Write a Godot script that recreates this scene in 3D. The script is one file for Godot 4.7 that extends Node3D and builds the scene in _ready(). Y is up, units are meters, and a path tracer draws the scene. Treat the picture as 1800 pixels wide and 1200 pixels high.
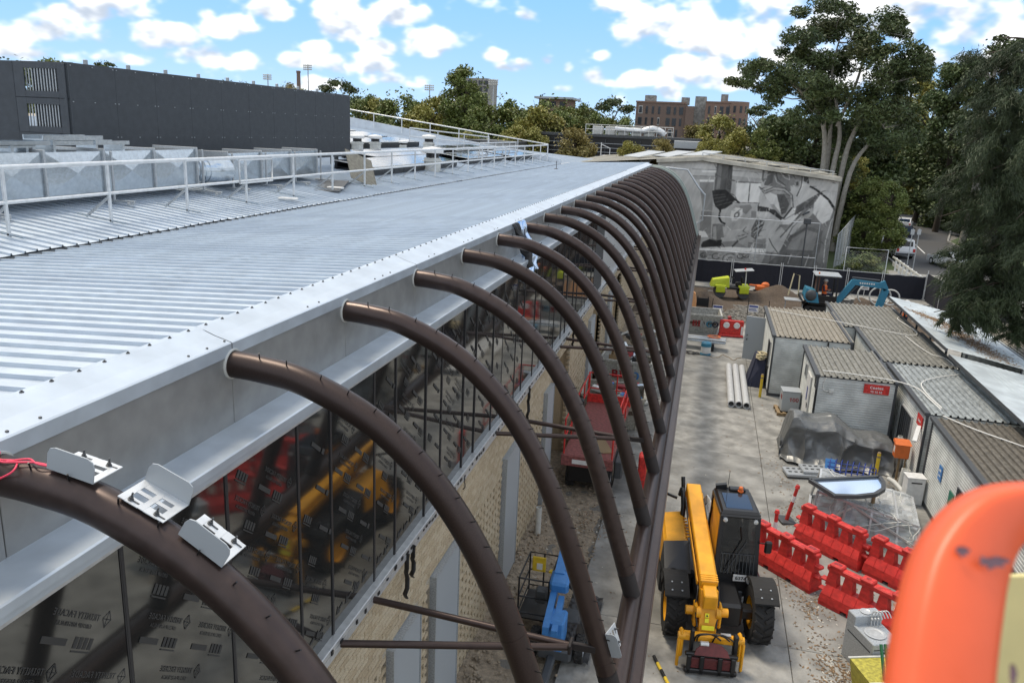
extends Node3D
# A long steel-roofed building with curved ribs beside a works yard, seen from a lift basket.

class MB:
	var v := PackedVector3Array()
	var n := PackedVector3Array()
	var c := PackedColorArray()
	var uv := PackedVector2Array()
	var col := Color(1, 1, 1)
	var usec := false
	var xf := Transform3D.IDENTITY
	func tri(a: Vector3, b: Vector3, d: Vector3) -> void:  # counter-clockwise from outside
		var m := (xf.basis * (b - a).cross(d - a)).normalized()
		v.append(xf * a); v.append(xf * d); v.append(xf * b)
		n.append(m); n.append(m); n.append(m)
		if usec:
			c.append(col); c.append(col); c.append(col)
	func quad(a: Vector3, b: Vector3, d: Vector3, e: Vector3) -> void:
		tri(a, b, d); tri(a, d, e)
	func trin(a: Vector3, b: Vector3, d: Vector3, na: Vector3, nb: Vector3, nd: Vector3) -> void:
		v.append(xf * a); v.append(xf * d); v.append(xf * b)
		n.append((xf.basis * na).normalized()); n.append((xf.basis * nd).normalized()); n.append((xf.basis * nb).normalized())
		if usec:
			c.append(col); c.append(col); c.append(col)
	func quadn(a: Vector3, b: Vector3, d: Vector3, e: Vector3, na: Vector3, nb: Vector3, nd: Vector3, ne: Vector3) -> void:
		trin(a, b, d, na, nb, nd); trin(a, d, e, na, nd, ne)
	func quaduv(a: Vector3, b: Vector3, d: Vector3, e: Vector3, ua: Vector2, ub: Vector2, ud: Vector2, ue: Vector2) -> void:
		quad(a, b, d, e)
		for k in [ua, ud, ub, ua, ue, ud]: uv.append(k)
	func hexa(p: Array) -> void:  # 8 corners: bottom 0..3 counter-clockwise from above, top 4..7
		quad(p[3], p[2], p[1], p[0]); quad(p[4], p[5], p[6], p[7])
		for i in 4:
			var j := (i + 1) % 4
			quad(p[i], p[j], p[j + 4], p[i + 4])
	func box(ce: Vector3, s: Vector3, b := Basis.IDENTITY) -> void:
		var h := s * 0.5
		var p := []
		for y in [-h.y, h.y]:
			for k in [[-1, 1], [1, 1], [1, -1], [-1, -1]]:
				p.append(ce + b * Vector3(h.x * k[0], y, h.z * k[1]))
		hexa(p)
	func bb(x0: float, y0: float, z0: float, x1: float, y1: float, z1: float) -> void:
		box(Vector3(x0 + x1, y0 + y1, z0 + z1) * 0.5, Vector3(absf(x1 - x0), absf(y1 - y0), absf(z1 - z0)))
	func cbox(ce: Vector3, s: Vector3, r := 0.01, b := Basis.IDENTITY) -> void:  # box with chamfered edges
		var h := s * 0.5
		r = minf(r, minf(h.x, minf(h.y, h.z)) * 0.9)
		var P := func(sx, sy, sz, ax):
			var q := Vector3(sx * h.x, sy * h.y, sz * h.z)
			for k in 3:
				if k != ax: q[k] -= signf(q[k]) * r
			return ce + b * q
		for ax in 3:
			for s0 in [-1, 1]:
				var q := []
				for k in [[-1, -1], [1, -1], [1, 1], [-1, 1]]:
					var t := [0, 0, 0]
					t[ax] = s0; t[(ax + 1) % 3] = k[0]; t[(ax + 2) % 3] = k[1]
					q.append(P.call(t[0], t[1], t[2], ax))
				if s0 > 0: quad(q[0], q[1], q[2], q[3])
				else: quad(q[3], q[2], q[1], q[0])
		for ax in 3:
			for k in [[-1, -1], [1, -1], [1, 1], [-1, 1]]:
				var t := [0, 0, 0]
				t[(ax + 1) % 3] = k[0]; t[(ax + 2) % 3] = k[1]
				var u0 := t.duplicate(); var u1 := t.duplicate()
				u0[ax] = -1; u1[ax] = 1
				var a1 := (ax + 1) % 3
				var a2 := (ax + 2) % 3
				var q := [P.call(u0[0], u0[1], u0[2], a1), P.call(u1[0], u1[1], u1[2], a1), P.call(u1[0], u1[1], u1[2], a2), P.call(u0[0], u0[1], u0[2], a2)]
				if k[0] * k[1] > 0: q.reverse()
				quad(q[0], q[1], q[2], q[3])
		for sx in [-1, 1]:
			for sy in [-1, 1]:
				for sz in [-1, 1]:
					var q := [P.call(sx, sy, sz, 0), P.call(sx, sy, sz, 1), P.call(sx, sy, sz, 2)]
					if sx * sy * sz > 0: tri(q[0], q[1], q[2])
					else: tri(q[0], q[2], q[1])
	func beam(p: Vector3, q: Vector3, w: float, h: float, up := Vector3.UP) -> void:
		var z := (q - p)
		var l := z.length()
		if l < 1e-5: return
		z /= l
		if absf(z.dot(up)) > 0.98: up = Vector3(1, 0, 0)
		var x := up.cross(z).normalized()
		box((p + q) * 0.5, Vector3(w, h, l), Basis(x, z.cross(x), z))
	func tube(pts: Array, r, seg := 8, caps := true, sq := 1.0) -> void:
		var m := pts.size()
		var rings := []
		var nrm := []
		var up := Vector3.UP
		var t0: Vector3 = (pts[1] - pts[0]).normalized()
		if absf(t0.y) > 0.95: up = Vector3(0, 0, 1)
		var x := up.cross(t0).normalized()
		for i in m:
			var t: Vector3 = (pts[mini(i + 1, m - 1)] - pts[maxi(i - 1, 0)]).normalized()
			x = (x - t * x.dot(t)).normalized()
			var y := t.cross(x)
			var rr: float = r[i] if r is Array else r
			var ring := []
			var nn := []
			for k in seg:
				var a := TAU * k / seg
				var d := x * cos(a) + y * sin(a) * sq
				ring.append(pts[i] + d * rr)
				nn.append((x * cos(a) * sq + y * sin(a)).normalized())
			rings.append(ring); nrm.append(nn)
		for i in m - 1:
			for k in seg:
				var j := (k + 1) % seg
				quadn(rings[i][k], rings[i][j], rings[i + 1][j], rings[i + 1][k], nrm[i][k], nrm[i][j], nrm[i + 1][j], nrm[i + 1][k])
		if caps:
			for k in seg:
				var j := (k + 1) % seg
				tri(pts[0], rings[0][j], rings[0][k]); tri(pts[m - 1], rings[m - 1][k], rings[m - 1][j])
	func cyl(p: Vector3, q: Vector3, r: float, seg := 12) -> void: tube([p, q], r, seg)
	func lathe(prof: Array, at: Vector3, axis := Vector3.UP, seg := 16) -> void:  # prof: Vector2(radius, height)
		var x := (Vector3(0, 0, 1) if absf(axis.y) > 0.9 else Vector3.UP).cross(axis).normalized()
		var y := axis.cross(x)
		for i in prof.size() - 1:
			var a: Vector2 = prof[i]
			var b: Vector2 = prof[i + 1]
			var sl := Vector2(b.y - a.y, a.x - b.x).normalized()
			for k in seg:
				var d0 := x * cos(TAU * k / seg) + y * sin(TAU * k / seg)
				var d1 := x * cos(TAU * (k + 1) / seg) + y * sin(TAU * (k + 1) / seg)
				var n0 := d0 * sl.x + axis * sl.y
				var n1 := d1 * sl.x + axis * sl.y
				var p0 := at + d0 * a.x + axis * a.y
				var p1 := at + d1 * a.x + axis * a.y
				var p2 := at + d1 * b.x + axis * b.y
				var p3 := at + d0 * b.x + axis * b.y
				if a.x > 1e-5: trin(p0, p1, p2, n0, n1, n1)
				if b.x > 1e-5: trin(p0, p2, p3, n0, n1, n0)
	func ball(ce: Vector3, s: Vector3, seg := 12) -> void:
		var rows := maxi(4, seg / 2)
		for i in rows:
			for k in seg:
				var q := []
				for e in [[i, k], [i, k + 1], [i + 1, k + 1], [i + 1, k]]:
					var th: float = PI * e[0] / rows
					var ph: float = TAU * e[1] / seg
					q.append(Vector3(sin(th) * cos(ph), -cos(th), -sin(th) * sin(ph)))
				var nn := []
				for e in q: nn.append((e / s).normalized())
				if i > 0: trin(ce + q[0] * s, ce + q[1] * s, ce + q[2] * s, nn[0], nn[1], nn[2])
				if i < rows - 1: trin(ce + q[0] * s, ce + q[2] * s, ce + q[3] * s, nn[0], nn[2], nn[3])
	func prism(poly: Array, t: Transform3D, d: float) -> void:  # polygon in local xy, counter-clockwise, from z=0 to z=d
		var pk := PackedVector2Array(poly)
		if Geometry2D.is_polygon_clockwise(pk): pk.reverse()
		var ix := Geometry2D.triangulate_polygon(pk)
		var P := func(i, z): return t * Vector3(pk[i].x, pk[i].y, z)
		for i in range(0, ix.size(), 3):
			var a := ix[i]
			var b := ix[i + 1]
			var e := ix[i + 2]
			if (pk[b] - pk[a]).cross(pk[e] - pk[a]) < 0:
				var s := b
				b = e; e = s
			tri(P.call(a, d), P.call(b, d), P.call(e, d)); tri(P.call(a, 0.0), P.call(e, 0.0), P.call(b, 0.0))
		for i in pk.size():
			var j := (i + 1) % pk.size()
			quad(P.call(i, 0.0), P.call(j, 0.0), P.call(j, d), P.call(i, d))
	func sheet(prof: Array, along: Vector3, th := 0.0) -> void:  # open profile swept along a vector, face up
		for i in prof.size() - 1:
			quad(prof[i], prof[i] + along, prof[i + 1] + along, prof[i + 1])
			if th > 0.0:
				var d := Vector3(0, -th, 0)
				quad(prof[i] + d, prof[i + 1] + d, prof[i + 1] + along + d, prof[i] + along + d)
		if th > 0.0:
			for e in [Vector3.ZERO, along]:
				for i in prof.size() - 1: quad(prof[i] + e, prof[i + 1] + e, prof[i + 1] + e - Vector3(0, th, 0), prof[i] + e - Vector3(0, th, 0))
	func mesh() -> ArrayMesh:
		var a := []
		a.resize(Mesh.ARRAY_MAX)
		a[Mesh.ARRAY_VERTEX] = v; a[Mesh.ARRAY_NORMAL] = n
		if usec: a[Mesh.ARRAY_COLOR] = c
		if uv.size() == v.size(): a[Mesh.ARRAY_TEX_UV] = uv
		var m := ArrayMesh.new()
		m.add_surface_from_arrays(Mesh.PRIMITIVE_TRIANGLES, a)
		return m

var rng := RandomNumberGenerator.new()
var taken := {}
var MT := {}
var TX := {}
var font: SystemFont

func V(x, y, z) -> Vector3: return Vector3(x, y, z)
func yaw(deg: float) -> Basis: return Basis(Vector3.UP, deg_to_rad(deg))
func numbered(s: String) -> String:
	if not taken.has(s):
		taken[s] = 0
		return s
	taken[s] += 1
	return "%s_%03d" % [s, taken[s]]
func put(mb: MB, called: String, m: Material, parent: Node = null) -> MeshInstance3D:
	return putm(mb.mesh(), called, m, parent)
func putm(me: Mesh, called: String, m: Material, parent: Node = null) -> MeshInstance3D:
	var o := MeshInstance3D.new()
	o.mesh = me
	o.material_override = m
	if parent == null:
		o.name = numbered(called)
		add_child(o)
	else:
		o.name = called
		parent.add_child(o, true)
	return o
func tag(o: Node, label: String, category: String, group := "", kind := "") -> Node:
	if label: o.set_meta("label", label)
	if category: o.set_meta("category", category)
	if group: o.set_meta("group", group)
	if kind: o.set_meta("kind", kind)
	return o
func thing(called: String, label: String, category: String, at := Vector3.ZERO, turn := 0.0, group := "") -> Node3D:
	var o := Node3D.new()
	o.name = numbered(called)
	add_child(o)
	o.position = at
	o.rotation.y = deg_to_rad(turn)
	tag(o, label, category, group)
	return o
func struct(called: String) -> Node3D:
	var o := Node3D.new()
	o.name = numbered(called)
	add_child(o)
	o.set_meta("kind", "structure")
	return o
func copy(src: Node3D, at: Vector3, turn: float, label := "", sc := Vector3.ONE) -> Node3D:
	var base: String = src.name
	if base.length() > 4 and base[-4] == "_" and base.right(3).is_valid_int(): base = base.left(-4)
	var r: Node3D = src.duplicate()
	r.name = numbered(base)
	add_child(r)
	r.position = at
	r.rotation.y = deg_to_rad(turn)
	r.scale = sc
	if label: r.set_meta("label", label)
	return r
func noise_tex(key: String, freq: float, oct: int, lo: float, hi: float, contrast := 1.0, size := 512, as_n := 0.0) -> ImageTexture:
	if TX.has(key): return TX[key]
	var f := FastNoiseLite.new()
	f.seed = hash(key) % 10000
	f.frequency = freq
	f.fractal_octaves = oct
	f.noise_type = FastNoiseLite.TYPE_SIMPLEX_SMOOTH
	var im := f.get_seamless_image(size, size, false, false, 0.15, true)
	im.convert(Image.FORMAT_L8)
	var d := im.get_data()
	for i in d.size():
		var t := clampf((d[i] / 255.0 - 0.5) * contrast + 0.5, 0, 1)
		d[i] = int(255.0 * (lo + (hi - lo) * t))
	im = Image.create_from_data(size, size, false, Image.FORMAT_L8, d)
	if as_n > 0.0:
		im.convert(Image.FORMAT_RGBA8)
		im.bump_map_to_normal_map(as_n)
	im.generate_mipmaps()
	TX[key] = ImageTexture.create_from_image(im)
	return TX[key]
# linear base colour, roughness, metallic; texture key and tiles per metre
func mat(key: String, c: Array, rough := 0.7, metal := 0.0, tex := "", sc := 0.5, ntex := "", ns := 0.4) -> StandardMaterial3D:
	if MT.has(key): return MT[key]
	var m := StandardMaterial3D.new()
	m.albedo_color = Color(c[0], c[1], c[2]).linear_to_srgb()
	m.roughness = rough
	m.metallic = metal
	if tex:
		m.albedo_texture = TX[tex]
		m.uv1_triplanar = true
		m.uv1_world_triplanar = true
		m.uv1_scale = Vector3.ONE * sc
	if ntex:
		m.normal_enabled = true
		m.normal_texture = TX[ntex]
		m.normal_scale = ns
		if not tex:
			m.uv1_triplanar = true
			m.uv1_world_triplanar = true
			m.uv1_scale = Vector3.ONE * sc
	MT[key] = m
	return m
func text_mesh(s: String, size: float, depth := 0.004) -> TextMesh:
	var t := TextMesh.new()
	t.text = s
	t.font = font
	t.font_size = 24
	t.pixel_size = size / 24.0
	t.depth = depth
	t.curve_step = 2.0
	return t
func lettering(s: String, size: float, m: Material, parent: Node, at: Vector3, b := Basis.IDENTITY, called := "lettering") -> MeshInstance3D:
	var o := putm(text_mesh(s, size), called, m, parent)
	o.transform = Transform3D(b, at)
	return o
func arc(p: Vector3, q: Vector3, sag: float, n := 8) -> Array:
	var r := []
	for i in n + 1:
		var t := float(i) / n
		r.append(p.lerp(q, t) - Vector3(0, sag * 4 * t * (1 - t), 0))
	return r
func smooth(pts: Array, n := 5) -> Array:  # Catmull-Rom
	var r := []
	for i in pts.size() - 1:
		var p0 = pts[maxi(i - 1, 0)]
		var p3 = pts[mini(i + 2, pts.size() - 1)]
		for k in n: r.append(pts[i].cubic_interpolate(pts[i + 1], p0, p3, float(k) / n))
	r.append(pts[-1])
	return r
# smooth-union of tapered capsules meshed as surface nets: bones are [a, b, ra, rb]
func body_mesh(bones: Array, cell := 0.028, k := 0.035) -> MB:
	var lo := Vector3.ONE * 1e9
	var hi := -lo
	for b in bones:
		for e in [[b[0], b[2]], [b[1], b[3]]]:
			lo = lo.min(e[0] - Vector3.ONE * (e[1] + 0.05)); hi = hi.max(e[0] + Vector3.ONE * (e[1] + 0.05))
	var nx := int((hi.x - lo.x) / cell) + 2
	var ny := int((hi.y - lo.y) / cell) + 2
	var nz := int((hi.z - lo.z) / cell) + 2
	var f := PackedFloat32Array()
	f.resize(nx * ny * nz)
	for z in nz:
		for y in ny:
			for x in nx:
				var p := lo + Vector3(x, y, z) * cell
				var s := 1e3
				for b in bones:
					var ab: Vector3 = b[1] - b[0]
					var t := clampf((p - b[0]).dot(ab) / maxf(ab.length_squared(), 1e-6), 0, 1)
					var d: float = p.distance_to(b[0] + ab * t) - lerpf(b[2], b[3], t)
					var h := clampf(0.5 + 0.5 * (s - d) / k, 0, 1)
					s = lerpf(s, d, h) - k * h * (1 - h)
				f[(z * ny + y) * nx + x] = s
	var at := {}
	var I := func(x, y, z): return (z * ny + y) * nx + x
	for z in nz - 1:
		for y in ny - 1:
			for x in nx - 1:
				var sum := Vector3.ZERO
				var cnt := 0
				for e in [[0,0,0,1,0,0],[0,1,0,1,1,0],[0,0,1,1,0,1],[0,1,1,1,1,1],[0,0,0,0,1,0],[1,0,0,1,1,0],[0,0,1,0,1,1],[1,0,1,1,1,1],[0,0,0,0,0,1],[1,0,0,1,0,1],[0,1,0,0,1,1],[1,1,0,1,1,1]]:
					var a: float = f[I.call(x + e[0], y + e[1], z + e[2])]
					var b: float = f[I.call(x + e[3], y + e[4], z + e[5])]
					if (a < 0) != (b < 0):
						sum += Vector3(e[0], e[1], e[2]).lerp(Vector3(e[3], e[4], e[5]), a / (a - b)); cnt += 1
				if cnt > 0: at[I.call(x, y, z)] = lo + (Vector3(x, y, z) + sum / cnt) * cell
	var mb := MB.new()
	var N := func(i):
		var x: int = i % nx
		var y: int = (i / nx) % ny
		var z: int = i / (nx * ny)
		return Vector3(f[I.call(x + 1, y, z)] - f[i], f[I.call(x, y + 1, z)] - f[i], f[I.call(x, y, z + 1)] - f[i]).normalized()
	for z in range(1, nz - 1):
		for y in range(1, ny - 1):
			for x in range(1, nx - 1):
				var i: int = I.call(x, y, z)
				for e in [[1, nx, nx * ny], [nx, nx * ny, 1], [nx * ny, 1, nx]]:
					var j: int = i + e[0]
					if (f[i] < 0) == (f[j] < 0): continue
					var q := [i, i - e[1], i - e[1] - e[2], i - e[2]]
					if q.any(func(k2): return not at.has(k2)): continue
					if f[i] > 0: q.reverse()
					mb.quadn(at[q[0]], at[q[1]], at[q[2]], at[q[3]], N.call(q[0]), N.call(q[1]), N.call(q[2]), N.call(q[3]))
	return mb

const CLOUDS := [[-43.2, 4.3, 2.2, 0.9], [-41.7, 5.5, 0.7, 0.5], [-43.5, 3.1, 2.5, 0.6], [-39.4, 5.9, 2.1, 1.0], [-37.1, 4.4, 2.8, 1.0], [-34.3, 3.6, 2.2, 0.7], [-32.4, 5.4, 1.7, 0.8], [-33.7, 6.1, 0.5, 0.5], [-29.9, 6.6, 1.3, 0.7], [-25.4, 6.4, 1.7, 1.6], [-24.7, 5.6, 1.3, 0.8], [-27.1, 4.6, 0.9, 0.5], [-31.3, 3.4, 1.6, 0.7], [-28.4, 3.7, 1.3, 0.5], [-24.0, 3.6, 2.7, 0.8], [-21.7, 7.0, 1.9, 1.0], [-20.0, 5.1, 1.9, 1.2], [-22.8, 4.8, 1.2, 0.6], [-22.1, 2.9, 2.3, 0.6], [-15.3, 4.7, 0.8, 0.5], [-14.4, 4.0, 0.9, 0.4], [-12.9, 7.3, 0.8, 0.6], [-4.6, 7.0, 3.0, 1.7], [-7.0, 8.2, 2.2, 0.8], [-0.9, 6.6, 4.1, 2.0], [2.7, 7.0, 3.3, 2.6], [-8.1, 3.6, 1.1, 0.7], [-13.2, 4.2, 1.2, 0.5], [-10.2, 4.2, 0.3, 0.4], [-5.5, 3.6, 1.3, 0.7], [-3.4, 2.9, 1.1, 0.8], [-1.8, 4.3, 2.3, 1.1], [0.9, 3.8, 2.3, 0.9], [-10.6, 2.8, 0.9, 0.3], [9.6, 7.6, 5.6, 2.1], [14.7, 6.9, 4.3, 2.0], [13.2, 5.2, 2.7, 0.9], [16.5, 5.0, 2.0, 1.3], [8.1, 4.7, 3.6, 1.8], [-11.7, 4.6, 0.6, 0.4], [-16.7, 2.2, 1.2, 0.3], [-27.0, 2.3, 1.9, 0.5], [-38.6, 3.1, 1.8, 0.5], [-7.9, 5.0, 0.5, 0.4]]

func sky_image() -> Image:
	var w := 2048
	var h := 2048
	var f := FastNoiseLite.new()
	f.seed = 21; f.noise_type = FastNoiseLite.TYPE_CELLULAR; f.cellular_return_type = FastNoiseLite.RETURN_DISTANCE; f.frequency = 26.0; f.fractal_octaves = 4; f.fractal_gain = 0.5
	var hn := FastNoiseLite.new()
	hn.seed = 44; hn.frequency = 15.0; hn.fractal_octaves = 6; hn.fractal_gain = 0.58
	var g := FastNoiseLite.new()
	g.seed = 5; g.frequency = 1.9; g.fractal_octaves = 5
	var d := PackedFloat32Array()
	d.resize(w * h * 3)
	# coarse table of the cumulus that stand low over the horizon
	var at := {}
	for b in CLOUDS:
		for i in range(int(floor(b[0] - b[2] * 1.3)), int(ceil(b[0] + b[2] * 1.3)) + 1):
			if not at.has(i): at[i] = []
			at[i].append(b)
	for y in h:
		var el := 90.0 - 180.0 * (y + 0.5) / h
		var se := sin(deg_to_rad(el))
		var ce := cos(deg_to_rad(el))
		var up := clampf(el / 90.0, 0, 1)
		var base := Color(0.37, 0.50, 0.63).lerp(Color(0.115, 0.31, 0.61), 1.0 - exp(-maxf(el, 0.0) / 6.0))
		base = base.lerp(Color(0.05, 0.15, 0.40), smoothstep(0.25, 1.0, up))
		if el < 0: base = Color(0.30, 0.31, 0.30)
		# high rows are squeezed at the pole: fewer samples are enough there
		var step := 1 if el < 12.0 else (2 if el < 45.0 else 4)
		if el < -0.2: step = 64
		var x := 0
		while x < w:
			var az := 360.0 * (x + 0.5) / w
			if az > 180.0: az -= 360.0
			var c := base
			if el >= 0.0:
				var dir := Vector3(sin(deg_to_rad(az)) * ce, se, -cos(deg_to_rad(az)) * ce)
				var q := Vector3(dir.x, dir.y * 1.25, dir.z)
				var nz := hn.get_noise_3dv(q) * 0.95 - (f.get_noise_3dv(q) + 0.38) * 0.55
				var den := -1.0
				var rel := 0.0
				if el < 11.0 and az > -50 and az < 24:
					for b in at.get(int(floor(az)), []) + at.get(int(floor(az)) + 1, []):
						var u: float = (az - b[0]) / b[2]
						var t: float = (el - b[1]) / b[3]
						var e := 1.0 - u * u - t * t * (1.0 if t > 0 else 1.9)
						if e > den:
							den = e; rel = t
					den = den * 0.60 + 0.0 + nz * 1.55
				var s := 1.0 / (dir.y + 0.16)
				var pl := Vector3(dir.x * s, 0.3, dir.z * s)
				var far := g.get_noise_3dv(pl) * 1.6 + 0.60  # cloud cover out of view, thickened to make the yard light brighter and whiter
				var blend := smoothstep(8.5, 12.0, el)
				if az < -50 or az > 24: blend = maxf(blend, clampf(maxf((-50.0 - az) / 6.0, (az - 24.0) / 6.0), 0, 1))
				den = lerpf(den, far + nz * 0.35, blend)
				var a := smoothstep(-0.12, 0.62, den)
				if a > 0.0:
					var q2 := q + Vector3(-0.006, 0.018, 0.0)
					var lit := hn.get_noise_3dv(q2) * 0.95 - (f.get_noise_3dv(q2) + 0.38) * 0.55
					var sh := clampf(0.60 + (nz - lit) * 1.5 + 0.35 * rel + nz * 0.3, 0.0, 1.0)
					if az > 5.0 and az < 24.0: sh *= 0.86
					var cc := Color(0.33, 0.37, 0.43).lerp(Color(0.80, 0.79, 0.77), sh)
					c = c.lerp(cc, a * 0.96)
			for k in mini(step, w - x):
				var o := (y * w + x + k) * 3
				d[o] = c.r; d[o + 1] = c.g; d[o + 2] = c.b
			x += step
	return Image.create_from_data(w, h, false, Image.FORMAT_RGBF, d.to_byte_array())

func _ready() -> void:
	rng.seed = 4711
	font = SystemFont.new()
	font.font_names = PackedStringArray(["Droid Sans"])
	font.font_weight = 700
	# --- camera
	var cam := Camera3D.new()
	cam.name = "camera"
	add_child(cam)
	cam.transform = Transform3D(Basis(V(0.9701253, 0.043836, -0.2386114), V(-0.1026392, 0.9653427, -0.2399557), V(0.2198231, 0.2572779, 0.9410026)), V(0, 10.2, 0))
	var lens := CameraAttributesPhysical.new()
	lens.frustum_near = 0.05
	lens.frustum_far = 4000.0
	lens.frustum_focal_length = 28.0
	lens.exposure_aperture = 8.0
	lens.frustum_focus_distance = 16.0
	cam.attributes = lens
	cam.fov = rad_to_deg(2.0 * atan(600.0 / 1400.0))
	cam.near = 0.05
	cam.far = 4000.0
	cam.current = true
	# --- sky and exposure
	var env := Environment.new()
	env.background_mode = Environment.BG_SKY
	var sky := Sky.new()
	var pano := PanoramaSkyMaterial.new()
	pano.panorama = ImageTexture.create_from_image(sky_image())
	pano.energy_multiplier = 1.0
	sky.sky_material = pano
	env.sky = sky
	env.tonemap_mode = Environment.TONE_MAPPER_LINEAR
	env.tonemap_exposure = 1.92
	env.sdfgi_enabled = true
	env.ssao_enabled = true
	env.ssil_enabled = true
	var we := WorldEnvironment.new()
	we.name = "world_environment"
	we.environment = env
	add_child(we)
	# --- sun, thinly veiled by cloud, from the left and ahead
	var sun := DirectionalLight3D.new()
	sun.name = "sun"
	add_child(sun)
	sun.light_energy = 0.5
	sun.light_angular_distance = 14.0
	sun.light_color = Color(1.0, 0.945, 0.86)
	sun.shadow_enabled = true
	sun.look_at_from_position(Vector3.ZERO, -V(-0.34, 0.90, -0.22))
	# --- textures and materials
	noise_tex("blotch", 0.008, 5, 0.84, 1.0, 1.4)
	noise_tex("soft", 0.012, 4, 0.91, 1.0, 1.3)
	noise_tex("grain", 0.06, 4, 0.80, 1.0, 1.3)
	noise_tex("speck", 0.25, 2, 0.68, 1.0, 1.5)
	noise_tex("dirty", 0.02, 6, 0.74, 1.0, 1.4)
	noise_tex("bump", 0.05, 5, 0.0, 1.0, 1.2, 512, 6.0)
	noise_tex("fine", 0.3, 2, 0.0, 1.0, 1.2, 256, 3.0)
	noise_tex("wave", 0.012, 3, 0.0, 1.0, 1.2, 512, 4.0)
	materials()
	ground()
	long_building()
	rib_frame()
	roof_plant()
	mural_building()
	yard_sheds()
	telehandler()
	barriers()
	yard_things()
	far_yard()
	street()
	background()
	trees()
	lift_basket()
	litter()

func materials() -> void:
	mat("concrete", [0.315, 0.31, 0.287], 0.9, 0.0, "dirty", 0.09, "bump", 0.25)
	mat("concrete2", [0.345, 0.338, 0.312], 0.9, 0.0, "dirty", 0.13, "bump", 0.25)
	mat("earth", [0.38, 0.31, 0.225], 0.97, 0.0, "dirty", 0.5, "bump", 1.0)
	mat("darkearth", [0.12, 0.088, 0.062], 0.97, 0.0, "dirty", 0.8, "bump", 1.0)
	mat("gravel", [0.26, 0.245, 0.215], 0.97, 0.0, "speck", 1.2, "bump", 1.0)
	mat("asphalt", [0.085, 0.085, 0.085], 0.92, 0.0, "grain", 0.4)
	mat("grass", [0.07, 0.10, 0.03], 0.95, 0.0, "dirty", 0.6)
	mat("roofsteel", [0.56, 0.61, 0.66], 0.42, 0.35, "soft", 0.25)
	mat("capsteel", [0.56, 0.625, 0.69], 0.36, 0.4, "soft", 0.35, "wave", 0.08)
	mat("fascia", [0.33, 0.335, 0.33], 0.40, 0.45, "soft", 0.5, "wave", 0.10)
	mat("seam", [0.16, 0.16, 0.16], 0.6)
	mat("galv", [0.58, 0.64, 0.69], 0.22, 0.92, "soft", 1.2, "wave", 0.10)
	mat("galvdull", [0.50, 0.53, 0.55], 0.5, 0.45, "grain", 0.9)
	mat("bronze", [0.062, 0.042, 0.036], 0.33, 0.55, "soft", 1.3)
	for i in 3: mat("bronze%d" % i, [[0.062, 0.042, 0.036], [0.068, 0.047, 0.041], [0.057, 0.038, 0.032]][i], 0.31 + 0.04 * i, 0.55, ["soft", "blotch", "grain"][i], 1.1 + 0.4 * i)
	mat("bronzedark", [0.022, 0.017, 0.016], 0.6, 0.2)
	mat("verdigris", [0.26, 0.30, 0.275], 0.6, 0.1, "soft", 0.8)
	mat("glass", [0.155, 0.16, 0.158], 0.05, 0.9)
	mat("mullion", [0.045, 0.045, 0.048], 0.4, 0.4)
	mat("film", [0.04, 0.039, 0.037], 0.8)
	mat("alu", [0.60, 0.61, 0.61], 0.4, 0.5, "soft", 1.5)
	mat("brick", [0.60, 0.49, 0.335], 0.92, 0.0, "grain", 1.1, "fine", 0.5)
	mat("brick_b", [0.64, 0.535, 0.375], 0.92, 0.0, "grain", 1.3, "fine", 0.5)
	mat("brick_c", [0.55, 0.44, 0.29], 0.92, 0.0, "grain", 1.0, "fine", 0.5)
	mat("mortar", [0.50, 0.44, 0.35], 0.95, 0.0, "grain", 0.9)
	for i in 3: mat("roofsteel%d" % i, [[0.54, 0.605, 0.675], [0.52, 0.585, 0.655], [0.555, 0.62, 0.685]][i], 0.42, 0.24, "soft", 0.31 + 0.07 * i)
	mat("panelgrey", [0.38, 0.41, 0.43], 0.5, 0.15)
	mat("mesh", [0.062, 0.070, 0.080], 0.55, 0.25, "soft", 0.6)
	mat("steelwhite", [0.72, 0.74, 0.75], 0.35, 0.4, "soft", 1.0)
	mat("pv", [0.012, 0.016, 0.030], 0.06, 0.1)
	mat("black", [0.010, 0.010, 0.011], 0.40, 0.0, "soft", 1.5)
	mat("rubber", [0.022, 0.021, 0.020], 0.85, 0.0, "grain", 1.6)
	mat("white", [0.74, 0.74, 0.72], 0.55, 0.0, "soft", 0.9)
	mat("offwhite", [0.60, 0.60, 0.56], 0.6, 0.0, "soft", 0.8)
	mat("red", [0.72, 0.040, 0.032], 0.55, 0.0, "dirty", 0.7)
	mat("reddeep", [0.36, 0.025, 0.028], 0.55, 0.0, "dirty", 0.9)
	mat("maroon", [0.13, 0.020, 0.020], 0.6, 0.0, "dirty", 1.0)
	mat("jcb", [0.88, 0.40, 0.012], 0.45, 0.0, "blotch", 0.5)
	mat("yellow", [0.75, 0.52, 0.03], 0.5, 0.0, "soft", 1.0)
	mat("lime", [0.50, 0.58, 0.020], 0.45, 0.0, "soft", 1.0)
	mat("teal", [0.035, 0.21, 0.33], 0.45, 0.0, "soft", 1.0)
	mat("blue", [0.05, 0.21, 0.52], 0.5, 0.0, "soft", 1.0)
	mat("bluedeep", [0.020, 0.055, 0.30], 0.55, 0.0, "grain", 1.0)
	mat("navy", [0.014, 0.018, 0.045], 0.7, 0.0, "soft", 0.9)
	mat("orange", [0.70, 0.16, 0.03], 0.55, 0.0, "soft", 1.0)
	mat("shedwall", [0.66, 0.68, 0.65], 0.6, 0.1, "blotch", 0.35)
	mat("shedroof", [0.33, 0.30, 0.245], 0.7, 0.15, "dirty", 0.35)
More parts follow.
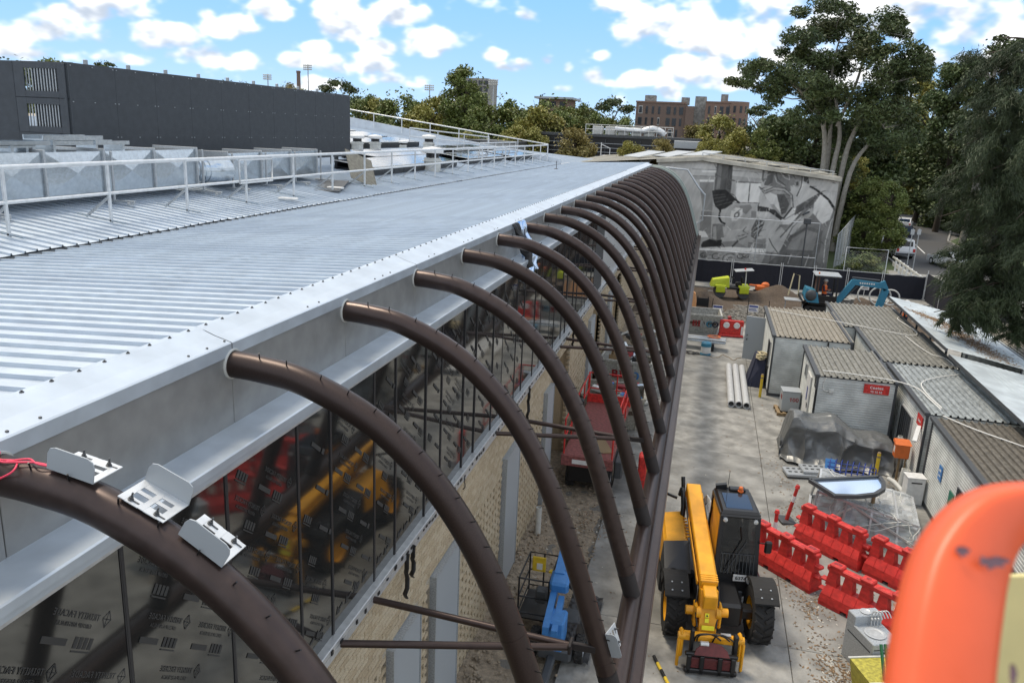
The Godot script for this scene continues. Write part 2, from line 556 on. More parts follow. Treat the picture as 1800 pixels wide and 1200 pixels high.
	mat("shedroof2", [0.27, 0.265, 0.235], 0.7, 0.15, "dirty", 0.30)
	mat("shedroof3", [0.40, 0.43, 0.43], 0.55, 0.25, "dirty", 0.30)
	mat("shedroof4", [0.15, 0.135, 0.11], 0.85, 0.05, "dirty", 0.40)
	mat("charcoal", [0.075, 0.08, 0.085], 0.55, 0.2, "soft", 0.8)
	mat("tarp", [0.165, 0.17, 0.168], 0.38, 0.25, "soft", 0.8, "wave", 0.5)
	mat("cloth", [0.012, 0.013, 0.022], 0.85, 0.0, "soft", 0.6)
	mat("timber", [0.34, 0.24, 0.13], 0.85, 0.0, "grain", 1.2)
	mat("ply", [0.26, 0.245, 0.20], 0.85, 0.0, "dirty", 0.8)
	mat("whitepipe", [0.52, 0.53, 0.53], 0.45, 0.0, "soft", 0.8)
	mat("rope", [0.60, 0.52, 0.33], 0.9)
	mat("cable", [0.62, 0.61, 0.57], 0.6)
	mat("pinkstring", [0.80, 0.06, 0.12], 0.6)
	mat("carwhite", [0.70, 0.71, 0.72], 0.25, 0.1)
	mat("carglass", [0.015, 0.018, 0.02], 0.05, 0.3)
	mat("cardark", [0.02, 0.024, 0.045], 0.25, 0.2)
	mat("redbrick", [0.25, 0.18, 0.145], 0.9, 0.0, "speck", 0.25)
	mat("redbrick2", [0.32, 0.21, 0.16], 0.9, 0.0, "speck", 0.25)
	mat("farwindow", [0.03, 0.035, 0.042], 0.15, 0.3)
	mat("creamroof", [0.58, 0.545, 0.46], 0.7, 0.05, "blotch", 0.2)
	mat("bark", [0.36, 0.335, 0.29], 0.85, 0.0, "blotch", 0.7)
	mat("barkdark", [0.075, 0.058, 0.042], 0.95, 0.0, "grain", 1.0)
	mat("orangepaint", [0.86, 0.125, 0.035], 0.40, 0.0, "soft", 2.5)
	mat("paleyellow", [0.74, 0.66, 0.30], 0.7, 0.0, "soft", 2.0)
	mat("scuff", [0.22, 0.13, 0.15], 0.7)
	mat("polythene", [0.75, 0.78, 0.78], 0.2)
	MT.polythene.transparency = BaseMaterial3D.TRANSPARENCY_ALPHA
	MT.polythene.albedo_color.a = 0.36
	mat("pane", [0.5, 0.55, 0.55], 0.05)
	MT.pane.transparency = BaseMaterial3D.TRANSPARENCY_ALPHA
	MT.pane.albedo_color.a = 0.25
	mat("tint", [0.012, 0.014, 0.016], 0.03)
	MT.tint.transparency = BaseMaterial3D.TRANSPARENCY_ALPHA
	MT.tint.albedo_color.a = 0.6
	mat("dustyred", [0.30, 0.095, 0.085], 0.75, 0.0, "dirty", 0.9)
	mat("skyglass", [0.50, 0.62, 0.80], 0.04, 0.85)
	for e in [["leafa", [0.135, 0.17, 0.040]], ["leafb", [0.24, 0.23, 0.05]], ["leafc", [0.078, 0.112, 0.034]], ["leafd", [0.22, 0.18, 0.055]], ["leafg", [0.072, 0.102, 0.036]], ["needle", [0.040, 0.060, 0.022]]]:
		var m := mat(e[0], e[1], 0.6)
		m.vertex_color_use_as_albedo = true
		m.backlight = Color(0.5, 0.55, 0.2) if e[0] != "needle" else Color(0.06, 0.08, 0.03)
		m.cull_mode = BaseMaterial3D.CULL_DISABLED

func patch(x0: float, x1: float, z0: float, z1: float, nx: int, nz: int, hf: Callable) -> MB:
	var mb := MB.new()
	var P := []
	for j in nz + 1:
		var row := []
		for i in nx + 1:
			var x := lerpf(x0, x1, float(i) / nx)
			var z := lerpf(z0, z1, float(j) / nz)
			row.append(V(x, hf.call(x, z), z))
		P.append(row)
	var N := func(j, i):
		var a: Vector3 = P[j][mini(i + 1, nx)] - P[j][maxi(i - 1, 0)]
		var b: Vector3 = P[mini(j + 1, nz)][i] - P[maxi(j - 1, 0)][i]
		var m := a.cross(b)
		return m.normalized() * (1.0 if m.y > 0 else -1.0)
	for j in nz:
		for i in nx:
			var q := [[j, i], [j + 1, i], [j + 1, i + 1], [j, i + 1]]
			if (z1 - z0) * (x1 - x0) < 0: q.reverse()
			mb.quadn(P[q[0][0]][q[0][1]], P[q[1][0]][q[1][1]], P[q[2][0]][q[2][1]], P[q[3][0]][q[3][1]], N.call(q[0][0], q[0][1]), N.call(q[1][0], q[1][1]), N.call(q[2][0], q[2][1]), N.call(q[3][0], q[3][1]))
	return mb

func ground() -> void:
	var g := MB.new()
	g.quad(V(-900, -0.08, 300), V(900, -0.08, 300), V(900, -0.08, -1500), V(-900, -0.08, -1500))
	tag(put(g, "ground", MT.gravel), "", "", "", "structure")
	var yard := struct("concrete_yard")
	var xs := [-1.9, 2.6, 7.1, 11.8, 17.0]
	var zs := [8.0, 2.0, -4.0, -10.0, -15.5, -20.5, -26.0, -31.5, -37.0, -42.0, -46.5]
	for i in 4:
		for j in 10:
			var s := MB.new()
			s.cbox(V((xs[i] + xs[i + 1]) * 0.5, -0.05, (zs[j] + zs[j + 1]) * 0.5), V(xs[i + 1] - xs[i] - 0.014, 0.1, zs[j] - zs[j + 1] - 0.014), 0.008)
			put(s, "slab", MT.concrete if (i * 3 + j) % 3 else MT.concrete2, yard)
	var nf := FastNoiseLite.new()
	nf.seed = 3; nf.frequency = 0.9; nf.fractal_octaves = 4
	var strip := put(patch(-4.2, -1.7, 6, -47, 20, 330, func(x, z): return -0.055 + nf.get_noise_2d(x, z) * 0.07 + 0.05 * smoothstep(-3.0, -3.8, x) - 0.04 * smoothstep(-2.2, -1.9, x)), "dirt_strip", MT.earth)
	strip.set_meta("kind", "structure")
	var bumps := [[0.4, -50.5, 2.0, 0.9], [5.2, -55.6, 1.7, 0.9], [3.8, -54.4, 1.2, 0.5], [-1.5, -52.0, 2.0, 0.7], [10.5, -56.0, 1.6, 0.4]]
	var dig := put(patch(-4.2, 17, -46.4, -57.4, 120, 70, func(x, z):
		var h := -0.03 + nf.get_noise_2d(x * 0.7, z * 0.7) * 0.16
		for b in bumps: h += b[3] * exp(-((x - b[0]) ** 2 + (z - b[1]) ** 2 * 1.4) / (b[2] * b[2]) * 2.0)
		return h), "excavated_ground", MT.darkearth)
	dig.set_meta("kind", "structure")
	var grav := put(patch(0.8, 6.4, -46.2, -51.5, 60, 50, func(x, z): return 0.06 + nf.get_noise_2d(x * 2.3, z * 2.3) * 0.12 - 0.1 * (smoothstep(5.4, 6.4, x) + smoothstep(1.8, 0.8, x))), "gravel_patch", MT.gravel)
	grav.set_meta("kind", "structure")
	var path := struct("concrete_path")
	for i in 8:
		var s := MB.new()
		s.cbox(V(-2.8 + i * 2.4, -0.01, -58.5), V(2.385, 0.12, 2.3), 0.01)
		put(s, "slab", MT.concrete2, path)

func corrugated(z0: float, z1: float, xa: float, ya: float, xb: float, yb: float, pitch: float, h: float, th := 0.0) -> MB:
	# profile runs along z, swept from (xa, ya) to (xb, yb)
	var mb := MB.new()
	var prof := []
	var z := z0
	while z > z1:
		for e in [[0.0, 0.0], [0.30, 0.0], [0.33, 0.012], [0.36, 0.0], [0.62, 0.0], [0.65, 0.012], [0.68, 0.0], [0.845, 0.0], [0.855, 1.0], [0.95, 1.0]]:
			prof.append(V(xa, ya + (e[1] * h if e[1] == 1.0 else e[1] * h * 8.0 * 0.6), z - pitch * e[0]))
		z -= pitch
	prof.append(V(xa, ya, z))
	if xb > xa: prof.reverse()
	mb.sheet(prof, V(xb - xa, yb - ya, 0), th)
	return mb

const RIB_SP := 2.37
func rib_z(k: int) -> float: return -6.165 - RIB_SP * (k - 2) + (0.16 if k == 1 else 0.0)
var rib_path := [Vector3(-4.12, 8.03, 0), Vector3(-3.75, 8.01, 0), Vector3(-3.3, 7.93, 0), Vector3(-2.70, 7.66, 0), Vector3(-2.20, 7.26, 0), Vector3(-1.82, 6.79, 0), Vector3(-1.51, 6.24, 0), Vector3(-1.26, 5.65, 0), Vector3(-1.06, 5.11, 0), Vector3(-0.85, 4.50, 0), Vector3(-0.70, 4.06, 0), Vector3(-0.50, 3.46, 0)]

func long_building() -> void:
	var b := thing("long_building", "long steel roofed building with glazed strip, cream brick wall and wide eaves box", "building")
	# roofs
	var ls := corrugated(0.0, -0.7799, -10.02, 7.99, -4.36, 8.285, 0.26, 0.035).mesh()
	var us := corrugated(0.0, -0.7799, -26.0, 9.86, -10.1, 8.03, 0.26, 0.032, 0.004).mesh()
	for i in 80:
		var zz := 2.4 - i * 0.78
		var o := putm(ls, "roof_sheet", MT["roofsteel%d" % (rng.randi() % 3)], b)
		o.position = V(0, rng.randf() * 0.004, zz)
		if zz > -55.0:
			o = putm(us, "upper_roof_sheet", MT["roofsteel%d" % (rng.randi() % 3)], b)
			o.position = V(rng.randf_range(-0.03, 0.03), rng.randf() * 0.004, zz)
	var q := MB.new()
	q.bb(-10.35, 7.60, 3, -10.16, 8.00, -60)
	put(q, "gutter_wall", MT.galvdull, b)
	q = MB.new()
	q.quad(V(-10.3, 7.86, 3), V(-9.9, 7.86, 3), V(-9.9, 7.86, -60), V(-10.3, 7.86, -60))
	put(q, "gutter", MT.galvdull, b)
	# far end of the upper roof: upstand and lower wing beyond
	q = MB.new()
	q.hexa([V(-26, 9.8, -55.4), V(-10.1, 7.9, -55.4), V(-10.1, 7.9, -55.7), V(-26, 9.8, -55.7), V(-26, 10.55, -55.5), V(-10.1, 8.35, -55.5), V(-10.1, 8.35, -55.7), V(-26, 10.55, -55.7)])
	put(q, "gable_upstand", MT.roofsteel, b)
	put(corrugated(-55.7, -72.0, -22.0, 8.75, -7.6, 7.75, 0.5, 0.04), "end_roof", MT.roofsteel, b)
	q = MB.new()
	q.bb(-40, 0, 4, -26, 9.85, -55); q.bb(-26, 0, 4, -10.4, 7.8, -55.6); q.bb(-10.4, 0, 4, -6.2, 7.75, -60); q.bb(-6.2, 0, 3.9, -3.8, 7.5, 4); q.bb(-6.2, 0, -59.9, -3.8, 7.5, -60); q.bb(-6.2, 7.4, 4, -4.25, 7.75, -60)
	q.bb(-22, 0, -55.8, -7.6, 7.6, -72)
	put(q, "core_wall", MT.mortar, b)  # unseen walls under the roofs, keep sun out behind the pierced brick
	# eaves cap in lengths, with fixing screws
	var k := -2
	while k < 24:
		var z0 := rib_z(k)
		var z1 := maxf(rib_z(k + 2), -60.0)
		q = MB.new()
		var w := 0.0
		q.quad(V(-4.42, 8.326, z0), V(-4.42, 8.326, z1), V(-4.40, 8.326, z1), V(-4.40, 8.326, z0))
		q.sheet([V(-4.42, 8.334, z0), V(-4.36, 8.333, z0), V(-4.20, 8.275 + w, z0), V(-4.05, 8.235, z0), V(-4.035, 8.225, z0), V(-4.035, 8.11, z0), V(-4.05, 8.105, z0)], V(0, 0, z1 - z0 + 0.012))
		put(q, "cap_flashing", MT.capsteel, b)
		k += 2
	q = MB.new()
	var z := 1.0
	while z > -44.0:
		q.lathe([Vector2(0.016, 0), Vector2(0.016, 0.008), Vector2(0.008, 0.009), Vector2(0.008, 0.017), Vector2(0, 0.017)], V(-4.375, 8.332, z), Vector3.UP, 6)
		if int(z * 10) % 3 == 0: q.lathe([Vector2(0.012, 0), Vector2(0.012, 0.008), Vector2(0, 0.014)], V(-4.085, 8.243, z - 0.1), Vector3.UP, 6)
		z -= 0.26
	put(q, "cap_screws", MT.charcoal, b).set_meta("kind", "stuff")
	# eaves box: one panel between each pair of ribs
	q = MB.new()
	q.bb(-4.2, 7.43, 3, -4.085, 8.2, -60)
	put(q, "eaves_backing", MT.seam, b)
	for i in range(-1, 25):
		q = MB.new()
		var z1 := maxf(rib_z(i + 1), -60.0)
		q.cbox(V(-4.07, 7.77, (rib_z(i) + z1) * 0.5), V(0.04, 0.675, rib_z(i) - z1 - 0.008), 0.006)
		put(q, "fascia_panel", MT.fascia, b)
		q = MB.new()
		var s := RIB_SP * 0.5
		q.sheet([V(-4.06, 7.455, rib_z(i) + s), V(-3.70, 7.435, rib_z(i) + s), V(-3.685, 7.425, rib_z(i) + s), V(-3.685, 7.36, rib_z(i) + s), V(-3.71, 7.355, rib_z(i) + s), V(-3.71, 7.30, rib_z(i) + s)], V(0, 0, maxf(rib_z(i + 1), -60.0) - rib_z(i) + 0.006))
		put(q, "ledge_flashing", MT.capsteel, b)
	q = MB.new()
	q.bb(-4.2, 7.27, 3, -3.72, 7.36, -60)
	put(q, "head_frame", MT.alu, b)
	# glazing
	var zs := [0.85, -0.42, -1.7, -2.98, -4.26, -5.54, -6.78, -7.51, -8.71, -9.43]
	while zs[-1] > -27.5:
		zs.append(zs[-1] - 1.2); zs.append(zs[-1] - 0.73)
	var big := text_mesh("TRINITY FACADE", 0.060, 0.0)
	var small := text_mesh("GROUP AUSTRALIA", 0.040, 0.0)
	for i in zs.size():
		q = MB.new()
		q.cbox(V(-3.765, 5.81, zs[i]), V(0.045, 2.92, 0.03), 0.004)
		q.bb(-3.765, 4.36, zs[i] + 0.030, -3.742, 7.27, zs[i] + 0.021)
		put(q, "mullion", MT.mullion, b)
		if i == zs.size() - 1: break
		q = MB.new()
		var tilt := rng.randf_range(-0.010, 0.006)
		var za: float = zs[i] - 0.024
		var zb: float = zs[i + 1] + 0.036
		q.hexa([V(-3.78, 4.36, za), V(-3.752, 4.36, za), V(-3.752 + tilt, 4.36, zb), V(-3.78, 4.36, zb), V(-3.78, 7.27, za), V(-3.752, 7.27, za), V(-3.752 + tilt, 7.27, zb), V(-3.78, 7.27, zb)])
		var pane := put(q, "glass_pane", MT.glass, b)
		# protective film printed in reverse: maker's words, bars and arrows
		if zs[i] < -0.5 and zs[i] > -17.0:
			var f := MB.new()
			var fx := Basis(V(0, 0, 0), V(0, 0, 0), V(1, 0, 0))
			var eu := V(0, -0.62, -0.785).normalized()   # the film is stuck on askew
			fx.x = eu; fx.y = V(0, eu.z * -1.0, eu.y); fx.z = V(1, 0, 0)
			var fo := V(-3.7465, 5.8 + rng.randf() * 0.2, (za + zb) * 0.5 + rng.randf() * 0.2)
			var inside := func(a: float, c: float) -> bool:
				var p := fo + fx * V(a, c, 0)
				return p.y > 4.42 and p.y < 7.22 and p.z < za - 0.02 and p.z > zb + 0.02
			for rw in range(-6, 7):
				for cl in range(-4, 5):
					var a0 := cl * 0.74 + (0.35 if rw % 2 else 0.0)
					var c0 := rw * 0.36
					f.xf = Transform3D(fx, fo + fx * V(a0, c0, 0))
					if zs[i] > -12.5 and inside.call(a0 - 0.27, c0) and inside.call(a0 + 0.30, c0):
						add_text(f, big); f.xf.origin -= fx.y * 0.062; add_text(f, small); f.xf.origin += fx.y * 0.062
						for e in [[0.0, 0.055, 0.045, 0.0], [0.045, 0.0, 0.0, -0.055], [0.0, -0.055, -0.045, 0.0], [-0.045, 0.0, 0.0, 0.055], [0.0, 0.055, 0.0, -0.055], [-0.045, 0.0, 0.045, 0.0]]:
							var p := Vector2(e[0], e[1])
							var w := Vector2(e[2], e[3])
							var o2 := (w - p).normalized().orthogonal() * 0.004
							f.quad(V(0.31 + p.x + o2.x, p.y + o2.y, 0), V(0.31 + p.x - o2.x, p.y - o2.y, 0), V(0.31 + w.x - o2.x, w.y - o2.y, 0), V(0.31 + w.x + o2.x, w.y + o2.y, 0))
					if inside.call(a0 - 0.26, c0 - 0.18) and inside.call(a0, c0 - 0.18): f.box(V(-0.13, -0.175, 0), V(0.24, 0.045, 0.001))
					if inside.call(a0 + 0.06, c0 - 0.18) and inside.call(a0 + 0.28, c0 - 0.18):
						for e in 4: f.box(V(0.08 + e * 0.05, -0.17, 0), V(0.036, 0.075, 0.001))
						f.box(V(0.155, -0.225, 0), V(0.19, 0.012, 0.001))
					elif inside.call(a0 + 0.06, c0 - 0.18): f.box(V(0.06, -0.17, 0), V(0.06, 0.06, 0.001))
			f.xf = Transform3D.IDENTITY
			if zs[i] > -11.0:
				var za2 := za - 0.12
				while za2 > zb + 0.16:
					f.xf = Transform3D(fx, V(-3.7465, 4.62, za2))
					f.tri(V(-0.03, -0.09, 0), V(0.05, -0.03, 0), V(-0.06, 0.02, 0)); f.quad(V(-0.02, -0.02, 0), V(0.02, -0.01, 0), V(0.09, 0.07, 0), V(0.05, 0.08, 0))
					za2 -= 0.24
				f.xf = Transform3D.IDENTITY
			if f.v.size() > 0: put(f, "film_print", MT.film, pane).set_meta("kind", "stuff")
	# dark screen, then pale vertical cladding beyond the glass
	z = zs[-1] - 0.05
	while z > -59.5:
		q = MB.new()
		q.cbox(V(-3.77, 5.81, z - 0.15), V(0.06, 2.9, 0.28), 0.01)
		put(q, "cladding_board", MT.steelwhite if z < -31.0 else MT.charcoal, b)
		z -= 0.305 if z < -31.0 else 0.33
	q = MB.new()
	q.cbox(V(-3.71, 4.325, -28.5), V(0.12, 0.08, 63), 0.008)
	q.bb(-3.652, 4.20, 3, -3.646, 4.285, -60)
	put(q, "sill_track", MT.alu, b)
	q = MB.new()
	z = -6.0
	while z > -34.0:
		if rng.randf() < 0.8: q.box(V(-3.64, 4.27 + rng.randf() * 0.05, z), V(0.012, rng.randf_range(0.02, 0.06), rng.randf_range(0.03, 0.1)))
		z -= rng.randf_range(0.12, 0.3)
	put(q, "membrane_scraps", MT.black, b).set_meta("kind", "stuff")
	for e in [[-9.6, 0.75], [-9.85, 0.55], [-17.6, 0.8], [-12.4, 0.3], [-24.0, 0.6]]:
		q = MB.new()
		var p := [V(-3.63, 4.3, e[0])]
		for j in 7: p.append(V(-3.64 + 0.02 * sin(j * 2.0), 4.3 - e[1] * (j + 1) / 7.0, e[0] + 0.05 * sin(j * 1.7)))
		q.tube(p, 0.035 if e[1] > 0.4 else 0.01, 6, true, 0.25)
		put(q, "hanging_strip", MT.black, b)
	# torn membrane hanging out of the eaves box
	for e in [[-17.05, 0.95, 0.09, "black"], [-17.35, 1.35, 0.10, "skyglass"], [-17.75, 1.1, 0.06, "skyglass"], [-16.85, 0.6, 0.05, "black"]]:
		q = MB.new()
		var p := []
		for j in 9: p.append(V(-4.02 + 0.06 * j * 0.8 + 0.03 * sin(j * 2.3), 8.22 - e[1] * j / 8.0, e[0] + 0.07 * sin(j * 1.9)))
		q.tube(p, e[2], 6, true, 0.2)
		put(q, "membrane_flap", MT[e[3]], b)
	brick_wall(b)

func add_text(f: MB, t: TextMesh) -> void:  # mirrored, in the builder's own frame
	var a := t.get_mesh_arrays()
	var vs: PackedVector3Array = a[Mesh.ARRAY_VERTEX]
	var ix: PackedInt32Array = a[Mesh.ARRAY_INDEX] if a[Mesh.ARRAY_INDEX] != null else PackedInt32Array()
	var m := vs.size() if ix.is_empty() else ix.size()
	for i in range(0, m, 3):
		var p := []
		for e in 3:
			var s := vs[i + e] if ix.is_empty() else vs[ix[i + e]]
			p.append(V(-s.x, s.y, 0))
		if (p[1] - p[0]).cross(p[2] - p[0]).z < 0: p.reverse()
		f.tri(p[0], p[1], p[2])

func brick_wall(b: Node3D) -> void:
	var panels := [[-9.14, -10.3, 2.98], [-10.98, -12.29, 3.08], [-15.7, -17.0, 3.22], [-20.2, -21.2, 3.3], [-28.2, -29.4, 3.55], [-34.0, -35.0, 3.5]]
	var niches := [[-21.2, -24.3, 3.70], [-29.4, -32.2, 3.70], [-36.5, -39.5, 3.70]]
	var holes := [[-6.5, -9.14], [-10.3, -10.98], [-12.29, -15.7], [-17.0, -20.2], [-24.6, -28.2], [-32.6, -34.0]]
	var back := MB.new()
	# mortar bed a little behind the brick faces, open where the wall is pierced
	back.bb(-3.95, 3.70, 3, -3.762, 4.28, -60)
	for band in [[2.92, 3.70, niches], [-0.1, 2.92, niches + holes]]:
		var cuts: Array = band[2].duplicate()
		cuts.sort_custom(func(a, c): return a[0] > c[0])
		var zt := 3.0
		for c in cuts:
			if zt - c[0] > 0.01: back.bb(-3.95, band[0], zt, -3.762, band[1], c[0])
			zt = minf(zt, c[1])
		back.bb(-3.95, band[0], zt, -3.762, band[1], -60)
	var wall := put(back, "brick_wall", MT.mortar, b)
	for n in niches:
		var q := MB.new()
		q.bb(-4.29, 0, n[0], -4.24, n[2], n[1]); q.bb(-4.24, 0, n[0] + 0.02, -3.80, n[2], n[0]); q.bb(-4.24, 0, n[1], -3.80, n[2], n[1] - 0.02)
		for j in 42: q.bb(-4.24, 0.01 + j * 0.086, n[0] - 0.01, -4.232, 0.085 + j * 0.086, n[1] + 0.01)
		put(q, "recessed_wall", MT.brick_c, b)
	for p in panels:
		var q := MB.new()
		q.cbox(V(-3.71, p[2] * 0.5 + 0.02, (p[0] + p[1]) * 0.5), V(0.10, p[2] - 0.04, p[0] - p[1] - 0.06), 0.008)
		var o := put(q, "window_panel", MT.panelgrey, b)
		q = MB.new()
		for e in [p[0] - 0.015, p[1] + 0.015]: q.bb(-3.76, 0, e - 0.012, -3.645, p[2], e + 0.012)
		q.bb(-3.76, p[2] - 0.002, p[0], -3.645, p[2] + 0.02, p[1])
		put(q, "panel_frame", MT.galvdull, o)
	var L := 0.24
	var H := 0.086
	var one := MB.new()
	one.cbox(V(0, 0, 0), V(0.11, H - 0.011, L - 0.011), 0.003)
	var bm := one.mesh()
	var half := MB.new()
	half.cbox(V(0, 0, 0), V(0.11, H - 0.004, L * 0.62), 0.003)
	var hm := half.mesh()
	var mats := [MT.brick, MT.brick_b, MT.brick_c]
	var rest := [MB.new(), MB.new(), MB.new()]
	var count := 0
	var r2 := RandomNumberGenerator.new()
	r2.seed = 99
	var rows := int(4.26 / H)
	for r in rows:
		var row := rows - 1 - r
		var y := 0.02 + (row + 0.5) * H
		for i in 262:
			var z := 2.9 - (i + 0.5 * (row % 2)) * L
			if z < -59.8: break
			var skip := false
			for p in panels:
				if y < p[2] + 0.05 and z < p[0] + 0.1 and z > p[1] - 0.1: skip = true
			for n in niches:
				if y < n[2] and z < n[0] and z > n[1]: skip = true
			if skip: continue
			var pierced := false
			if y < 2.92:
				for h in holes:
					if z < h[0] and z > h[1] and row % 2 == 0: pierced = true
			var m := r2.randi() % 3
			var x := -3.805 + r2.randf_range(-0.003, 0.003) + (r2.randf_range(-0.004, 0.012) if pierced else 0.0)
			if z < -7.4 and z > -14.2 and count < 300 and (y > 3.3 or pierced):
				var o := putm(hm if pierced else bm, "brick", mats[m], wall)
				o.position = V(x, y, z)
				count += 1
			else:
				var t: MB = rest[m]
				var hz := (L * 0.62 if pierced else L - 0.011) * 0.5
				var hy := (H - (0.004 if pierced else 0.011)) * 0.5
				var x1 := x + 0.055
				t.quad(V(x1, y - hy, z + hz), V(x1, y - hy, z - hz), V(x1, y + hy, z - hz), V(x1, y + hy, z + hz))
				t.quad(V(x1, y + hy, z + hz), V(x1, y + hy, z - hz), V(x - 0.055, y + hy, z - hz), V(x - 0.055, y + hy, z + hz))
				t.quad(V(x - 0.055, y - hy, z + hz), V(x1, y - hy, z + hz), V(x1, y + hy, z + hz), V(x - 0.055, y + hy, z + hz))
				if pierced: t.quad(V(x1, y - hy, z - hz), V(x - 0.055, y - hy, z - hz), V(x - 0.055, y + hy, z - hz), V(x1, y + hy, z - hz))
	for m in 3: put(rest[m], "brickwork", mats[m], wall).set_meta("kind", "stuff")

func rib_frame() -> void:
	var t := thing("rib_canopy", "row of curved bronze tube ribs along the eaves ending on a long tube beam", "canopy frame")
	var path: Array = smooth(rib_path, 5)
	var rm := MB.new()
	rm.tube(path, 0.125, 22)
	var rib := rm.mesh()
	var st := MB.new()
	var acc := 0.0
	for i in range(3, path.size() - 3):
		acc += path[i].distance_to(path[i - 1])
		if acc < 0.21: continue
		acc = 0.0
		var tg: Vector3 = (path[i + 1] - path[i - 1]).normalized()
		var nr := V(-tg.y, tg.x, 0)
		for e in [1, -1]:
			if e < 0 and i % 2: continue
			var d := (nr * 0.92 + V(0, 0, 0.38 * e)).normalized() if e > 0 else nr
			st.tube([path[i] + d * 0.12, path[i] + d * 0.182 + tg * 0.006], 0.006, 6)
			break
	var studs := st.mesh()
	var co := MB.new()
	co.lathe([Vector2(0.126, 0.0), Vector2(0.140, 0.0), Vector2(0.143, 0.014), Vector2(0.139, 0.026), Vector2(0.126, 0.026)], V(-4.052, 8.03, 0), V(1, -0.04, 0).normalized(), 24)
	var collar := co.mesh()
	var dn: Vector3 = (rib_path[11] - rib_path[10]).normalized()
	var sl := MB.new()
	sl.tube([rib_path[11] - dn * 0.34, rib_path[11] + dn * 0.02], 0.1285, 22)
	sl.tube([rib_path[11] - dn * 0.36, rib_path[11] - dn * 0.345], 0.130, 22)
	var sleeve := sl.mesh()
	var welds := []
	for e in [0.62, 0.93]:
		var wd := MB.new()
		var wi := int(e * (path.size() - 1))
		var wt: Vector3 = (path[wi + 1] - path[wi - 1]).normalized() if wi + 1 < path.size() else dn
		wd.tube([path[wi] - wt * 0.006, path[wi] + wt * 0.006], 0.1278, 22)
		welds.append(wd.mesh())
	for k in range(1, 25):
		var green := k > 23
		var o := putm(rib, "rib", MT.verdigris if green else MT["bronze%d" % (k % 3)], t)
		o.position = V(0, 0, rib_z(k))
		putm(collar, "collar", MT.offwhite, o)
		if not green and k < 12:
			for w in welds: putm(w, "weld_seam", MT["bronze%d" % ((k + 1) % 3)], o)
		if k < 14: putm(studs, "fixing_studs", MT.black, o).set_meta("kind", "stuff")
		putm(sleeve, "sleeve", MT.verdigris if green else MT.bronzedark, o)
	var q := MB.new()
	q.tube([V(-0.50, 3.33, 3), V(-0.50, 3.33, -30), V(-0.50, 3.33, -60)], 0.155, 24)
	put(q, "edge_beam", MT.bronze, t)
	q = MB.new()
	q.sheet([V(-0.36, 3.40, 3), V(-0.345, 3.41, 3), V(-0.335, 3.36, 3), V(-0.335, 3.31, 3), V(-0.20, 3.29, 3), V(-0.195, 3.32, 3), V(-0.18, 3.32, 3), V(-0.175, 3.16, 3)], V(0, 0, -63))
	put(q, "beam_channel", MT.bronze, t)
	for k in range(3, 24, 3):
		var zr := rib_z(k)
		for e in [1.05, 0.08]:
			q = MB.new()
			q.tube([V(-3.70, 4.26, zr + e), V(-1.05, 4.16, zr + 0.12 + 0.03 * e)], 0.045, 12)
			q.tube([V(-3.70, 4.26, zr + e), V(-3.66, 4.26, zr + e)], 0.065, 12)
			put(q, "brace", MT.bronze, t)
		q = MB.new()
		q.cbox(V(-0.92, 4.15, zr + 0.10), V(0.34, 0.10, 0.05), 0.01)
		q.cbox(V(-1.06, 4.16, zr + 0.13), V(0.04, 0.13, 0.20), 0.01)
		put(q, "brace_bracket", MT.bronzedark, t)
	# end trim that follows the last rib
	q = MB.new()
	var pe := []
	for p in path: pe.append(p + V(0.03, 0.05, -59.6))
	q.tube(pe, 0.13, 10, true, 0.8)
	put(q, "end_trim", MT.verdigris, t)
	q = MB.new()
	for e in [0.0, 0.8]:
		q.tube([V(-3.2, 8.0, -60.2 - e), V(-1.6, 7.9, -60.2 - e), V(-0.7, 6.7, -60.2 - e), V(-0.2, 6.2, -60.2 - e), V(-0.2, 4.4, -60.2 - e), V(-0.7, 4.0, -60.2 - e)], 0.06, 6)
	q.tube([V(-0.2, 6.2, -60.2), V(-0.2, 6.2, -61.0)], 0.06, 6); q.tube([V(-0.2, 4.4, -60.2), V(-0.2, 4.4, -61.0)], 0.06, 6); q.tube([V(-1.6, 7.9, -60.2), V(-1.6, 7.9, -61.0)], 0.06, 6)
	put(q, "end_frame", MT.galvdull, t)
	# folded fixing brackets with rounded flaps
	for e in [[0.15, 1, rib_z(1)], [0.235, -1, rib_z(1)], [0.285, 1, rib_z(1)], [0.90, 2, rib_z(3)]]:
		var i := int(e[0] * (path.size() - 1))
		var tg: Vector3 = (path[i + 1] - path[i - 1]).normalized()
		var nr := V(-tg.y, tg.x, 0)
		var at: Vector3 = path[i] + nr * 0.142 + V(0, 0, e[2])
		var bs := Basis(tg, nr, V(0, 0, 1))
		if e[1] == 2: bs = bs.rotated(tg, 0.35)
		q = MB.new()
		var sgn := -1.0 if e[1] == -1 else 1.0
		# base plate as a frame with two pairs of slots
		var zc := -0.085
		for w in [[-0.16, -0.11], [-0.02, 0.02], [0.11, 0.16]]: q.cbox(at + bs * V((w[0] + w[1]) * 0.5, 0.004, zc), V(w[1] - w[0], 0.008, 0.246), 0.002, bs)
		for w in [[-0.21, -0.135], [-0.10, -0.07], [-0.02, 0.04]]:
			for x in [-0.065, 0.065]: q.cbox(at + bs * V(x, 0.004, w[0] * 0.5 + w[1] * 0.5), V(0.092, 0.007, w[1] - w[0]), 0.001, bs)
		var o := put(q, "fixing_bracket", MT.steelwhite, t)
		q = MB.new()
		var fz := 0.036 if sgn > 0 else -0.205
